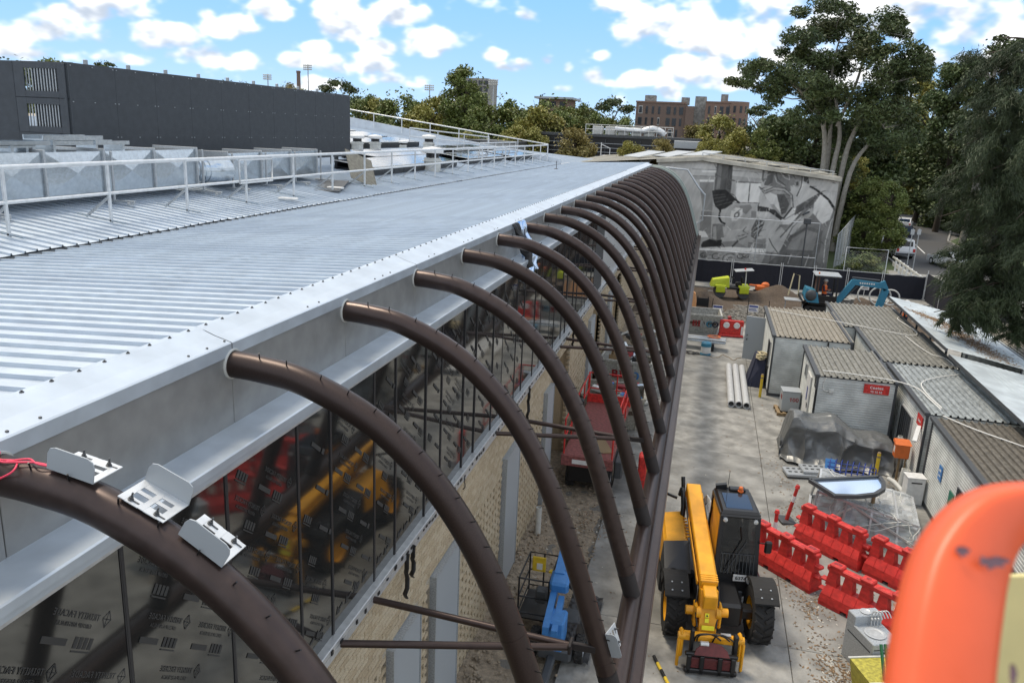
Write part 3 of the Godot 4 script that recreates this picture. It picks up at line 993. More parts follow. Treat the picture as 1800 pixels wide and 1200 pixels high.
		var pr := [Vector2(-0.16, 0.0), Vector2(0.16, 0.0), Vector2(0.16, 0.10), Vector2(0.145, 0.135), Vector2(0.11, 0.15), Vector2(-0.11, 0.15), Vector2(-0.145, 0.135), Vector2(-0.16, 0.10)]
		q.prism(pr, Transform3D(bs, at + bs * V(0, 0, fz)), 0.008)
		put(q, "flap", MT.panelgrey, o)
		for x in [-0.09, 0.09]:
			q = MB.new()
			var zb := -0.17 if sgn > 0 else 0.01
			q.lathe([Vector2(0.018, 0.0), Vector2(0.018, 0.006), Vector2(0.012, 0.008), Vector2(0.012, 0.02), Vector2(0.006, 0.021), Vector2(0.006, 0.048), Vector2(0, 0.049)], at + bs * V(x, 0.008, zb), nr, 8)
			q.cbox(at + bs * V(x + 0.035, 0.0088, zb), V(0.05, 0.002, 0.014), 0.001, bs)
			put(q, "bolt", MT.charcoal, o)
	for e in [[V(-4.03, 8.17, -3.76), V(-3.9, 8.17, -3.70), V(-3.83, 8.16, -3.74), V(-3.72, 8.155, -3.78), V(-3.55, 8.13, -3.80)], [V(-4.03, 8.165, -3.82), V(-3.95, 8.16, -3.74), V(-3.85, 8.155, -3.76), V(-3.80, 8.13, -3.68), V(-3.90, 8.07, -3.665), V(-4.0, 8.02, -3.66)], [V(-3.88, 8.165, -3.72), V(-3.80, 8.16, -3.80), V(-3.70, 8.16, -3.76), V(-3.60, 8.14, -3.79)]]:
		q = MB.new()
		q.xf.origin.z = 0.16
		q.tube(smooth(e, 5), 0.006, 6)
		tag(put(q, "string_line", MT.pinkstring), "pink string tied round the top of the nearest rib", "string", "pink strings on the nearest rib")

func roof_y(x: float) -> float: return 8.03 + 0.115 * (-10.1 - x)

func rail(called: String, label: String, a: Vector3, c: Vector3, n: int, h: float, out: Vector3, mids := 1, r := 0.04) -> Node3D:
	var t := thing(called, label, "guard rail")
	var q := MB.new()
	q.tube([a + V(0, h, 0), a.lerp(c, 0.5) + V(0, h, 0), c + V(0, h, 0)], r, 10)
	put(q, "top_rail", MT.steelwhite, t)
	for m in mids:
		q = MB.new()
		var hh := h * (m + 1.0) / (mids + 1.0)
		q.tube([a + V(0, hh, 0), c + V(0, hh, 0)], r * 0.75, 8)
		put(q, "mid_rail", MT.steelwhite, t)
	for i in n + 1:
		var p := a.lerp(c, float(i) / n)
		q = MB.new()
		q.cbox(p + V(0, h * 0.5, 0), V(0.05, h, 0.05), 0.006)
		var o := put(q, "post", MT.steelwhite, t)
		if out != Vector3.ZERO:
			q = MB.new()
			q.beam(p + V(0, h * 0.45, 0), p + out * 0.55 + V(0, 0.03, 0), 0.04, 0.04)
			put(q, "stay", MT.galvdull, o)
			q = MB.new()
			q.beam(p + V(0, 0.05, 0) - out * 0.3, p + V(0, 0.05, 0) + out * 0.75, 0.05, 0.03)
			put(q, "foot", MT.galv, o)
	return t

func duct(t: Node3D, z0: float, z1: float, n: int, x0: float, x1: float, y0: float, y1: float) -> void:
	for i in n:
		var a := lerpf(z0, z1, float(i) / n) - 0.03
		var c := lerpf(z0, z1, float(i + 1) / n) + 0.03
		var q := MB.new()
		# cross-broken side facing the yard
		var m := V(x1 + 0.06, (y0 + y1) * 0.5, (a + c) * 0.5)
		var p := [V(x1, y0, a), V(x1, y0, c), V(x1, y1, c), V(x1, y1, a)]
		for k in 4: q.tri(p[k], p[(k + 1) % 4], m)
		var m2 := V((x0 + x1) * 0.5, y1 + 0.02, (a + c) * 0.5)
		var p2 := [V(x1, y1, a), V(x1, y1, c), V(x0, y1, c), V(x0, y1, a)]
		for k in 4: q.tri(p2[k], p2[(k + 1) % 4], m2)
		q.quad(V(x0, y0, a), V(x1, y0, a), V(x1, y1, a), V(x0, y1, a)); q.quad(V(x1, y0, c), V(x0, y0, c), V(x0, y1, c), V(x1, y1, c))
		q.quad(V(x0, y0, c), V(x0, y0, a), V(x0, y1, a), V(x0, y1, c)); q.quad(V(x0, y0, c), V(x1, y0, c), V(x1, y0, a), V(x0, y0, a))
		put(q, "duct_section", MT.galv, t)
	for i in n + 1:
		var z := lerpf(z0, z1, float(i) / n)
		var q := MB.new()
		q.cbox(V((x0 + x1) * 0.5, (y0 + y1) * 0.5, z), V(x1 - x0 + 0.10, y1 - y0 + 0.10, 0.05), 0.006)
		put(q, "flange", MT.galvdull, t)
		if i % 2 == 0 or n < 4:
			for x in [x1 + 0.10, x0 - 0.10]:
				q = MB.new()
				var yb := roof_y(x) + 0.05
				q.cbox(V(x, (yb + y1) * 0.5, z - 0.12), V(0.045, y1 - yb, 0.045), 0.005)
				q.cbox(V(x + 0.15, yb + 0.03, z - 0.12), V(0.7, 0.045, 0.05), 0.005)
				q.cbox(V(x + 0.4, yb - 0.01, z - 0.12), V(0.05, 0.05, 0.2), 0.005)
				put(q, "leg", MT.galvdull, t)

func roof_plant() -> void:
	# mesh screen round the plant
	var s := thing("plant_screen", "tall dark perforated metal screen box standing on the upper roof", "plant screen")
	var x := -14.4
	var zs := -16.1
	var fr := MB.new()
	for i in 11: fr.cbox(V(x - 0.12, 9.85, zs - i * 1.49), V(0.08, 2.7, 0.08), 0.01)
	for y in [8.87, 9.6325, 10.4275, 11.19]:
		fr.bb(x - 0.16, y - 0.04, zs, x - 0.08, y + 0.04, -31.0); fr.bb(-40, y - 0.04, zs - 0.16, x, y + 0.04, zs - 0.08)
	for i in 16: fr.cbox(V(x - 0.4 - i * 1.6, 9.85, zs - 0.12), V(0.08, 2.7, 0.08), 0.01)
	put(fr, "frame", MT.mesh, s)
	for i in 4:
		var q := MB.new()
		q.cyl(V(x - 0.3, roof_y(x), -18.0 - i * 4.1), V(x - 0.3, 8.95, -18.0 - i * 4.1), 0.09, 10)
		put(q, "stub_post", MT.charcoal, s)
	var pm := MB.new()
	pm.cbox(V(0, 0, 0), V(0.03, 0.7945, 1.4865), 0.002)
	for i in 26: pm.box(V(0.0165, -0.37 + i * 0.0296, 0), V(0.004, 0.011, 1.46))
	var panel := pm.mesh()
	var dots := MB.new()
	for i in 10:
		for j in 3:
			var o := putm(panel, "mesh_panel", MT.mesh, s)
			o.position = V(x - 0.02, 9.235 + j * 0.795, zs - 0.745 - i * 1.49)
			for e in [-0.36, 0.36, 0.0]: dots.box(V(x + 0.005, 9.235 + j * 0.795 + 0.34, zs - 0.745 - i * 1.49 + e * 1.9), V(0.010, 0.018, 0.035))
	for i in 17:
		for j in 3:
			var xc := x - 0.04 - 0.745 - i * 1.49
			if j == 1 and i % 2 == 0 or j == 2 and i % 2 == 0:
				# louvred openings with pale vertical slats behind
				var q := MB.new()
				q.cbox(V(xc - 0.60, 9.235 + j * 0.795, zs - 0.02), V(0.28, 0.785, 0.03), 0.004)
				q.cbox(V(xc + 0.60, 9.235 + j * 0.795, zs - 0.02), V(0.28, 0.785, 0.03), 0.004)
				q.cbox(V(xc, 9.235 + j * 0.795 + 0.32, zs - 0.02), V(0.92, 0.14, 0.03), 0.004)
				q.cbox(V(xc, 9.235 + j * 0.795 - 0.32, zs - 0.02), V(0.92, 0.14, 0.03), 0.004)
				put(q, "mesh_panel", MT.mesh, s)
				q = MB.new()
				for e in 12: q.bb(xc - 0.45 + e * 0.08, 9.235 + j * 0.795 - 0.26, zs - 0.05, xc - 0.425 + e * 0.08, 9.235 + j * 0.795 + 0.26, zs - 0.07)
				put(q, "vent_slats", MT.galvdull, s)
				q = MB.new()
				q.bb(xc - 0.5, 9.235 + j * 0.795 - 0.3, zs - 0.3, xc + 0.5, 9.235 + j * 0.795 + 0.3, zs - 0.32)
				put(q, "vent_back", MT.mesh, s)
			else:
				var o := putm(panel, "mesh_panel", MT.mesh, s)
				o.position = V(xc, 9.235 + j * 0.795, zs - 0.02)
				o.rotation.y = -PI / 2
	put(dots, "panel_clips", MT.galvdull, s).set_meta("kind", "stuff")
	for i in 9:
		var q := MB.new()
		q.cbox(V(x - 1.6, 11.28, -18.5 - i * 1.6), V(0.08, 0.34, 0.10), 0.01)
		put(q, "stub_upright", MT.galvdull, s)
	# ducts
	var t := thing("roof_duct", "long galvanised rectangular duct with cross-broken sides on legs behind the rail", "duct")
	duct(t, -8.2, -17.7, 6, -13.5, -12.35, 8.55, 9.38)
	var q := MB.new()
	q.tube(smooth([V(-12.7, 8.86, -17.7), V(-12.6, 8.86, -18.05), V(-12.4, 8.84, -18.4), V(-12.35, 8.84, -18.9)], 4), 0.31, 20)
	for e in [-17.95, -18.15, -18.35]: q.lathe([Vector2(0.31, 0), Vector2(0.335, 0.015), Vector2(0.31, 0.03)], V(-12.52, 8.85, e), V(0.2, 0, -1).normalized(), 20)
	put(q, "round_spigot", MT.galv, t)
	t = thing("roof_duct", "shorter galvanised duct past the round spigot and the rail gate", "duct")
	duct(t, -19.0, -24.0, 3, -13.5, -12.35, 8.52, 9.26)
	for e in [[-10.9, -13.0, 9.47, 0.10], [-12.2, -15.6, 9.51, 0.18], [-13.2, -14.8, 9.60, 0.22]]:
		q = MB.new()
		var y: float = e[2]
		var h: float = e[3] * 0.4
		q.bb(-13.0, y - 0.01, e[0], -12.98, y + h, e[1]); q.bb(-12.55, y - 0.01, e[0], -12.53, y + h, e[1]); q.bb(-12.985, y - 0.008, e[0] - 0.002, -12.545, y + 0.005, e[1] + 0.002)
		if e[3] > 0.15:
			for k in range(0, int((e[0] - e[1]) / 0.2) - 1): q.bb(-12.532, y + 0.02, e[0] - 0.1 - k * 0.2, -12.526, y + 0.05, e[0] - 0.18 - k * 0.2)
		q.bb(-12.99, 9.37, e[0] - 0.2, -12.5, y - 0.003, e[0] - 0.26); q.bb(-12.99, 9.37, e[1] + 0.26, -12.5, y - 0.003, e[1] + 0.2)
		tag(put(q, "cable_tray", MT.galv), ["folded metal tray lying on the near end of the long duct", "perforated cable tray lying along the top of the long duct", "metal tray with a pale blue liner topmost on the duct"][[-10.9, -12.2, -13.2].find(e[0])], "tray")
	rail("roof_rail", "long pale steel guard rail with stays along the edge of the upper roof", V(-11, roof_y(-11), -6.0), V(-11, roof_y(-11), -55.2), 21, 1.12, V(-1, 0.115, 0))
	rail("roof_rail", "pale guard rail climbing along the far gable of the upper roof", V(-11, 8.30, -55.3), V(-26, 10.1, -55.3), 7, 1.0, Vector3.ZERO, 0)
	rail("roof_rail", "low guard rail round the hatch near the far end of the upper roof", V(-13.2, roof_y(-13.2), -46), V(-13.2, roof_y(-13.2), -55), 5, 0.95, Vector3.ZERO)
	rail("roof_rail", "short guard rail by the far gable beyond the solar panels", V(-18.5, roof_y(-18.5), -48.5), V(-15.0, roof_y(-15.0), -54.5), 3, 1.0, Vector3.ZERO)
	# gate in the rail
	q = MB.new()
	q.tube([V(-10.97, 9.2, -17.4), V(-10.97, 9.2, -18.9), V(-10.97, 8.65, -18.9), V(-10.97, 8.65, -17.4), V(-10.97, 9.2, -17.4)], 0.022, 8)
	tag(put(q, "rail_gate", MT.steelwhite), "small framed gate leaf in the roof guard rail", "gate")
	# solar panels
	var pm2 := MB.new()
	pm2.cbox(V(0, 0, 0), V(1.66, 0.035, 0.99), 0.004)
	var sp := thing("solar_panel", "dark solar panel with pale frame in rows on the upper roof", "solar panel", Vector3.ZERO, 0.0, "solar panels on the upper roof")
	put(pm2, "frame", MT.alu, sp)
	q = MB.new()
	q.bb(-0.80, 0.018, -0.465, 0.80, 0.021, 0.465)
	put(q, "glass", MT.pv, sp)
	q = MB.new()
	for e in [-0.74, 0.0, 0.74]: q.bb(e - 0.05, -0.30, -0.505, e + 0.05, -0.016, 0.505)
	q.bb(0.70, -0.22, -0.50, 0.80, -0.12, 0.50); q.bb(-0.80, -0.22, -0.49, 0.80, -0.20, 0.49)
	put(q, "rails", MT.black, sp)  # black rails and skirt, deepened so the panel edges read dark
	var spots := []
	for i in 10: spots.append([-12.9, -28.6 - i * 1.02])
	for i in 9: spots.append([-14.7, -33.0 - i * 1.02])
	for i in 7: spots.append([-13.1, -41.4 - i * 1.02])
	for i in 6: spots.append([-12.8, -49.6 - i * 1.02])
	for i in 8: spots.append([-15.2, -46.0 - i * 1.02])
	for r in 3:
		for i in 15: spots.append([-18.2 - r * 2.1, -32.5 - i * 1.02])
	for i in spots.size():
		var o: Node3D = sp if i == 0 else copy(sp, Vector3.ZERO, 0)
		o.position = V(spots[i][0], roof_y(spots[i][0]) + 0.34, spots[i][1])
		o.rotation.z = -0.115
	# vents
	var vt := thing("roof_vent", "", "vent", Vector3.ZERO, 0.0, "vents on the upper roof")
	q = MB.new()
	q.cbox(V(0, 0.35, 0), V(0.62, 0.7, 0.62), 0.03); q.cbox(V(0, 0.55, 0), V(0.72, 0.05, 0.72), 0.02)
	put(q, "base", MT.offwhite, vt)
	q = MB.new()
	q.lathe([Vector2(0.30, 0.68), Vector2(0.30, 0.95)], Vector3.ZERO, Vector3.UP, 16)
	put(q, "throat", MT.black, vt)
	q = MB.new()
	q.lathe([Vector2(0.36, 0.90), Vector2(0.50, 0.92), Vector2(0.50, 1.06), Vector2(0.42, 1.14), Vector2(0, 1.20)], Vector3.ZERO, Vector3.UP, 18)
	put(q, "cowl", MT.white, vt)
	var vl := ["tall grey roof vent with white cowl just behind the guard rail", "white cowled vent farther up the roof, right of the pair", "left one of the paired white roof vents by the screen", "right one of the paired white roof vents by the screen", "small white roof vent between the pair and the large cowl"]
	var vp := [[-11.9, -34.0, 0.95], [-16.2, -45.6, 0.85], [-17.1, -37.6, 0.72], [-17.0, -39.6, 0.72], [-16.8, -43.0, 0.5]]
	for i in 5:
		var o: Node3D = vt if i == 0 else copy(vt, Vector3.ZERO, 0)
		o.set_meta("label", vl[i])
		o.position = V(vp[i][0], roof_y(vp[i][0]) - 0.06, vp[i][1])
		o.scale = Vector3.ONE * vp[i][2]
	# boards left on the roof
	q = MB.new()
	q.hexa([V(-11.2, 8.22, -24.0), V(-11.1, 8.24, -26.2), V(-11.7, 8.22, -26.6), V(-11.8, 8.22, -24.4), V(-11.35, 9.05, -24.6), V(-11.28, 9.15, -26.7), V(-11.31, 9.16, -26.72), V(-11.38, 9.06, -24.62)])
	q = MB.new()
	q.beam(V(-11.25, 8.22, -25.3), V(-11.75, 9.12, -25.9), 1.2, 0.02, V(0.8, 0.5, 0.2))
	tag(put(q, "plywood_board", MT.ply), "weathered plywood board leaning upright against the roof rail", "board")
	q = MB.new()
	q.beam(V(-11.3, 8.17, -22.0), V(-12.2, 8.30, -24.6), 1.3, 0.03)
	tag(put(q, "membrane_sheet", MT.charcoal), "dark sheet lying flat on the roof beside the plywood", "sheet")
	q = MB.new()
	q.cyl(V(-8.6, 8.06, -46.0), V(-8.6, 8.55, -46.0), 0.02, 8); q.lathe([Vector2(0.14, 0), Vector2(0.10, 0.05), Vector2(0, 0.06)], V(-8.6, 8.08, -46.0), Vector3.UP, 10)
	tag(put(q, "anchor_post", MT.charcoal), "small anchor post standing alone on the lower roof", "post")
	for e in [[-11.0, 8.13, -19.2], [-11.4, 8.18, -22.8]]:
		q = MB.new()
		q.cbox(V(e[0] + 0.3, e[1] + 0.05, e[2]), V(0.5, 0.06, 0.2), 0.02)
		tag(put(q, "sandbag", MT.white), "small pale weight lying by the feet of the roof rail", "weight", "weights by the roof rail")

func fill_poly(im: Image, p: PackedVector2Array, tone: int) -> void:
	var y0 := 1e9
	var y1 := -1e9
	for q in p:
		y0 = minf(y0, q.y); y1 = maxf(y1, q.y)
	for y in range(maxi(0, int(y0)), mini(im.get_height(), int(ceil(y1)) + 1)):
		var xs := []
		for i in p.size():
			var a := p[i]
			var b := p[(i + 1) % p.size()]
			if (a.y <= y + 0.5) != (b.y <= y + 0.5): xs.append(a.x + (y + 0.5 - a.y) / (b.y - a.y) * (b.x - a.x))
		xs.sort()
		for k in range(0, xs.size() - 1, 2):
			var t := tone / 255.0
			for x in range(maxi(0, int(xs[k])), mini(im.get_width(), int(ceil(xs[k + 1])))):
				im.set_pixel(x, y, Color(t, t, t))

func mural_image() -> Image:
	var im := Image.create(680, 430, false, Image.FORMAT_RGBF)
	im.fill(Color(0.66, 0.66, 0.66))
	for e in MURAL_F:
		var p := PackedVector2Array()
		for i in range(1, e.size(), 2): p.append(Vector2(e[i], e[i + 1]))
		fill_poly(im, p, e[0])
	for e in MURAL_S:
		for i in range(2, e.size() - 2, 2):
			var a := Vector2(e[i], e[i + 1])
			var b := Vector2(e[i + 2], e[i + 3])
			var nn: Vector2 = (b - a).normalized().orthogonal() * e[1] * 0.42
			fill_poly(im, PackedVector2Array([a + nn, b + nn, b - nn, a - nn]), e[0])
	# brush strokes that pick up and vary the tone they start on
	var r2 := RandomNumberGenerator.new()
	r2.seed = 17
	var an := FastNoiseLite.new()
	an.seed = 6; an.frequency = 0.008
	for i in 500:
		var p := Vector2(r2.randf_range(185, 668), r2.randf_range(14, 392))
		var t0: float = im.get_pixel(int(p.x), int(p.y)).r
		var amp := 0.075 if p.x > 380 else 0.04
		var tone := int(clampf(t0 + r2.randf_range(-amp, amp), 0.1, 0.85) * 255.0)
		var ang := an.get_noise_2d(p.x, p.y) * 4.0 - 0.9
		var w := r2.randf_range(0.4, 1.1)
		for k in 4:
			var b := p + Vector2(cos(ang), sin(ang)) * r2.randf_range(3.0, 7.0)
			var nn: Vector2 = (b - p).normalized().orthogonal() * w
			fill_poly(im, PackedVector2Array([p + nn, b + nn, b - nn, p - nn]), tone)
			p = b; ang += 0.18; w *= 0.8
	var f := FastNoiseLite.new()
	f.seed = 8; f.frequency = 0.02; f.fractal_octaves = 5
	var g := FastNoiseLite.new()
	g.seed = 9; g.frequency = 0.012; g.fractal_octaves = 2
	# brush texture: stretched grain, then the paint is softened by averaging neighbours
	var src := im.duplicate()
	for y in range(2, 428):
		for x in range(2, 678):
			var s := 0.0
			for k in [[0, 0], [2, 0], [-2, 0], [0, 2], [0, -2], [1, 1], [-1, -1]]: s += src.get_pixel(x + k[0], y + k[1]).r
			s /= 7.0
			s += f.get_noise_2d(x * 2.4 + y * 0.8, y * 0.6) * 0.05 + g.get_noise_2d(x, y) * 0.05
			s = clampf((s - 0.5) * 1.12 + 0.55, 0.06, 0.95)
			im.set_pixel(x, y, Color(s, s * 0.99, s * 0.965))
	im.convert(Image.FORMAT_RGB8)
	return im

func mural_building() -> void:
	var b := thing("mural_building", "low gabled shed with a grey mural of a masked worker on its end wall", "building")
	var z := -64.0
	var tex := ImageTexture.create_from_image(mural_image())
	var m := StandardMaterial3D.new()
	m.albedo_texture = tex
	m.albedo_color = Color(1, 1, 1)
	m.roughness = 0.85
	var q := MB.new()
	var U := func(x, y): return Vector2((x + 4.0) / 13.6, (8.6 - y) / 8.6)
	var L := [[-4.0, 8.25], [-0.65, 8.48], [9.3, 7.5]]
	for i in 2:
		var a = L[i]
		var c = L[i + 1]
		q.quaduv(V(a[0], 0, z), V(c[0], 0, z), V(c[0], c[1], z), V(a[0], a[1], z), U.call(a[0], 0), U.call(c[0], 0), U.call(c[0], c[1]), U.call(a[0], a[1]))
	put(q, "mural_wall", m, b)
	q = MB.new()
	q.bb(9.26, 0, z - 0.03, 9.32, 7.48, -95); q.bb(-12, 0, z - 0.04, 9.27, 7.4, z - 0.3); q.bb(-12, 0, -94, 9.27, 7.4, -95)
	put(q, "side_wall", MT.offwhite, b)
	q = MB.new()
	q.beam(V(-4.1, 8.36, z + 0.12), V(-0.65, 8.66, z + 0.12), 0.35, 0.28); q.beam(V(-0.65, 8.66, z + 0.12), V(9.45, 7.68, z + 0.12), 0.35, 0.28)
	put(q, "verge_trim", MT.creamroof, b)
	for e in [[-0.65, 8.80, 9.5, 7.80], [-12.0, 7.75, -0.65, 8.80]]:
		put(corrugated(z + 0.25, -95.0, e[0], e[1], e[2], e[3], 0.6, 0.04), "roof_slope", MT.creamroof, b)
	# roof sheets and rails laid on it
	for i in 7:
		q = MB.new()
		var x := 1.2 + i * 1.15
		var yy := 8.86 - 0.0985 * (x + 0.65)
		q.beam(V(x, yy + 0.05, z - 0.6 - (i % 3) * 0.8), V(x + 0.9, yy - 0.03, z - 2.6 - (i % 2) * 1.2), 0.9, 0.06)
		tag(put(q, "roof_panel", MT.charcoal if i % 2 else MT.creamroof), "flat panel laid on the roof of the mural building", "panel", "panels on the mural building roof")
	for i in 3:
		q = MB.new()
		q.beam(V(-6.5 + i * 2.3, 8.45 + 0.1 * i, z - 4 - i), V(-4.5 + i * 2.3, 8.95 + 0.1 * i, z - 5.5 - i), 2.4, 0.05)
		tag(put(q, "tilted_panel", MT.galvdull), "tilted grey solar panel on the mural roof near the rib end", "solar panel", "tilted panels on the mural roof")
	q = MB.new()
	q.tube([V(-0.7, 9.1, z - 0.6), V(9.0, 8.2, z - 0.6)], 0.035, 6)
	for i in 7: q.tube([V(-0.7 + i * 1.6, 8.75 - i * 0.157, z - 0.6), V(-0.7 + i * 1.6, 9.1 - i * 0.15, z - 0.6)], 0.03, 6)
	tag(put(q, "roof_rail", MT.galvdull), "thin pipe rail along the edge of the mural building roof", "guard rail")
	# floodlight fitting on the wall
	q = MB.new()
	q.cbox(V(7.3, 5.1, z + 0.35), V(0.5, 0.12, 0.25), 0.02, Basis(Vector3.BACK, 0.5)); q.beam(V(7.1, 4.9, z), V(7.2, 5.0, z + 0.35), 0.06, 0.06)
	tag(put(q, "wall_light", MT.charcoal), "small floodlight bracketed to the mural wall", "light")
	# chain-link fence in front of the mural
	var t := thing("chain_fence", "tall thin chain-link fence in front of the mural wall", "fence")
	for i in 3:
		q = MB.new()
		q.cyl(V(-0.4 + i * 4.25, 0, -61.5), V(-0.4 + i * 4.25, 4.65, -61.5), 0.025, 6)
		put(q, "post", MT.galvdull, t)
	for y in [2.08, 4.6]:
		q = MB.new()
		q.tube([V(-0.4, y, -61.5), V(8.1, y, -61.5)], 0.025, 6)
		put(q, "rail", MT.steelwhite, t)
	t = thing("lamp_post", "slim dark lamp post with square head before the mural", "lamp post", V(7.15, 0, -61.0))
	q = MB.new()
	q.tube([V(0, 0, 0), V(0, 4.6, 0)], [0.06, 0.05], 8)
	put(q, "pole", MT.charcoal, t)
	q = MB.new()
	q.cbox(V(0, 4.75, 0), V(0.5, 0.42, 0.4), 0.04)
	put(q, "lamp_head", MT.charcoal, t)
	# shade-cloth fence
	t = thing("shade_fence", "temporary fence of black shade cloth panels between yard and mural", "fence")
	var xs := [-1.2, 2.25, 5.65, 7.9, 10.1, 12.4, 15.2]
	for i in 6:
		q = MB.new()
		var n := 10
		for k in n:
			var a := lerpf(xs[i], xs[i + 1], float(k) / n)
			var c := lerpf(xs[i], xs[i + 1], float(k + 1) / n)
			var wa := 0.03 * sin(a * 5.0)
			var wc := 0.03 * sin(c * 5.0)
			var zz := -59.3
			q.quad(V(a, 0.05, zz + wa), V(c, 0.05, zz + wc), V(c, 1.62 - 0.02 * sin(k * 1.9), zz), V(a, 1.62 - 0.02 * sin(k * 1.9 - 1.9), zz))
		put(q, "cloth_panel", MT.cloth, t)
		q = MB.new()
		q.tube([V(xs[i], 1.66, -59.3), V(xs[i + 1], 1.66, -59.3)], 0.025, 6)
		put(q, "top_rail", MT.galvdull, t)
	for xx in xs:
		for d in [-0.05, 0.07]:
			q = MB.new()
			q.cyl(V(xx + d, 0, -59.25), V(xx + d, 1.85, -59.25), 0.025, 6)
			put(q, "post", MT.steelwhite, t)
		q = MB.new()
		q.cbox(V(xx, 0.07, -59.2), V(0.25, 0.14, 0.6), 0.03)
		put(q, "foot_block", MT.concrete2, t)
	t = thing("shade_fence", "temporary shade cloth fence returning towards the sheds beside the street", "fence")
	for i in 7:
		q = MB.new()
		var a := V(15.2 + 0.15 * i, 0, -59.2 + i * 3.0)
		var c := V(15.2 + 0.15 * (i + 1), 0, -59.2 + (i + 1) * 3.0)
		q.quad(a + V(0, 0.05, 0), c + V(0, 0.05, 0), c + V(0, 1.9, 0), a + V(0, 1.9, 0))
		put(q, "cloth_panel", MT.cloth, t)
		q = MB.new()
		q.cyl(a, a + V(0, 2.1, 0), 0.03, 6)
		put(q, "post", MT.steelwhite, t)

func wire_mesh(t: Node, a: Vector3, c: Vector3, h: float, step: float) -> void:
	var q := MB.new()
	var l := a.distance_to(c)
	var d := (c - a) / l
	var s := -h
	while s < l:
		for f in [1, -1]:
			var p := Vector2(s, 0.0 if f > 0 else h)
			var e := Vector2(s + h, h if f > 0 else 0.0)
			if p.x < 0: p = p.lerp(e, -s / h)
			if e.x > l: e = p.lerp(e, (l - p.x) / (e.x - p.x))
			if e.x - p.x > 0.05: q.tube([a + d * p.x + V(0, p.y, 0), a + d * e.x + V(0, e.y, 0)], 0.005, 3, false)
		s += step
	put(q, "wire_mesh", MT.galvdull, t).set_meta("kind", "stuff")
const MURAL_F := [[168,26,5,675,43,669,396,185,423], [178,130,16,218,16,218,73,129,74], [150,136,61,217,61,217,76,138,76], [205,167,41,221,38,222,45,172,47], [205,163,75,218,73,219,81,166,83], [128,164,85,217,82,223,191,187,189], [120,183,193,221,193,229,310,182,305], [176,275,8,388,13,390,60,276,54], [150,276,54,392,59,392,74,278,72], [150,278,72,296,71,299,152,286,145], [92,223,-3,280,0,284,128,221,121], [120,229,-1,241,-1,242,118,229,118], [70,266,1,280,1,284,107,269,104], [205,303,77,350,76,352,151,305,153], [198,352,77,392,76,390,150,354,151], [160,300,160,397,154,396,213,371,210], [120,368,181,386,181,388,205,370,205], [165,295,228,392,213,375,282,299,296], [112,230,241,259,237,268,307,232,301], [150,233,250,243,247,251,300,238,297], [112,253,240,276,240,281,289,260,291], [160,268,247,297,249,299,301,282,302], [205,176,270,204,271,219,292,181,297], [150,179,298,223,293,227,332,187,335], [42,195,326,200,312,224,300,249,304,270,299,273,323,198,334], [128,270,307,433,282,437,320,273,328], [210,192,339,310,323,438,322,435,337,192,346], [142,191,346,435,337,427,388,197,391], [45,215,115,229,110,265,108,304,139,292,161,269,179,249,185,229,169], [155,272,204,288,167,324,159,361,156,370,169,363,211,343,250,312,265,288,259,278,238], [118,317,166,361,157,369,169,349,195,331,184], [190,295,186,309,172,334,175,337,196,319,222,301,224,293,207], [90,306,198,315,187,326,188,325,203,316,214,307,213], [190,310,200,317,193,321,195,319,205,313,208], [115,392,27,420,14,476,19,512,21,551,21,563,70,535,57,511,75,499,100,449,87,405,83,391,60], [92,392,27,421,16,431,21,432,80,405,83,392,62], [150,398,30,410,24,410,58,398,59], [72,520,22,552,22,562,68,539,57,530,39], [172,496,80,513,75,533,58,562,70,584,93,532,146,509,118], [135,509,67,513,56,524,54,530,64,529,80,518,85], [60,516,65,523,62,525,74,519,78], [140,389,89,423,105,465,89,504,110,515,159,487,200,447,170,410,124], [192,432,110,453,117,479,188,449,153], [82,453,113,480,112,503,147,493,181,479,188], [120,480,108,502,114,509,151,503,147], [190,409,116,430,107,447,151,429,152], [178,388,159,395,139,419,134,433,144,434,207,389,197], [58,389,161,429,165,431,180,391,181], [60,433,169,452,171,483,199,480,209,441,185], [86,376,250,391,209,421,216,417,239,397,290,378,278], [190,480,209,510,164,544,159,550,169,514,222,488,224], [205,510,164,544,159,547,164,516,171], [112,530,158,544,145,605,97,636,116,667,157,664,211,669,396,423,403,439,337,445,281,475,226,518,223,551,171], [192,606,104,631,119,660,158,653,195,628,213,591,175,590,134], [165,518,223,585,154,591,175,521,271,491,290], [92,509,272,578,225,632,238,635,322,492,333], [122,529,275,576,238,617,248,610,315,514,318], [82,529,154,601,100,607,104,587,142,526,187], [160,441,279,484,234,518,267,484,334,441,331], [152,318,284,340,257,368,257,388,298,438,305,433,321,372,323,333,305], [120,370,302,436,307,433,320,372,322], [88,492,333,628,326,620,387,442,388]]
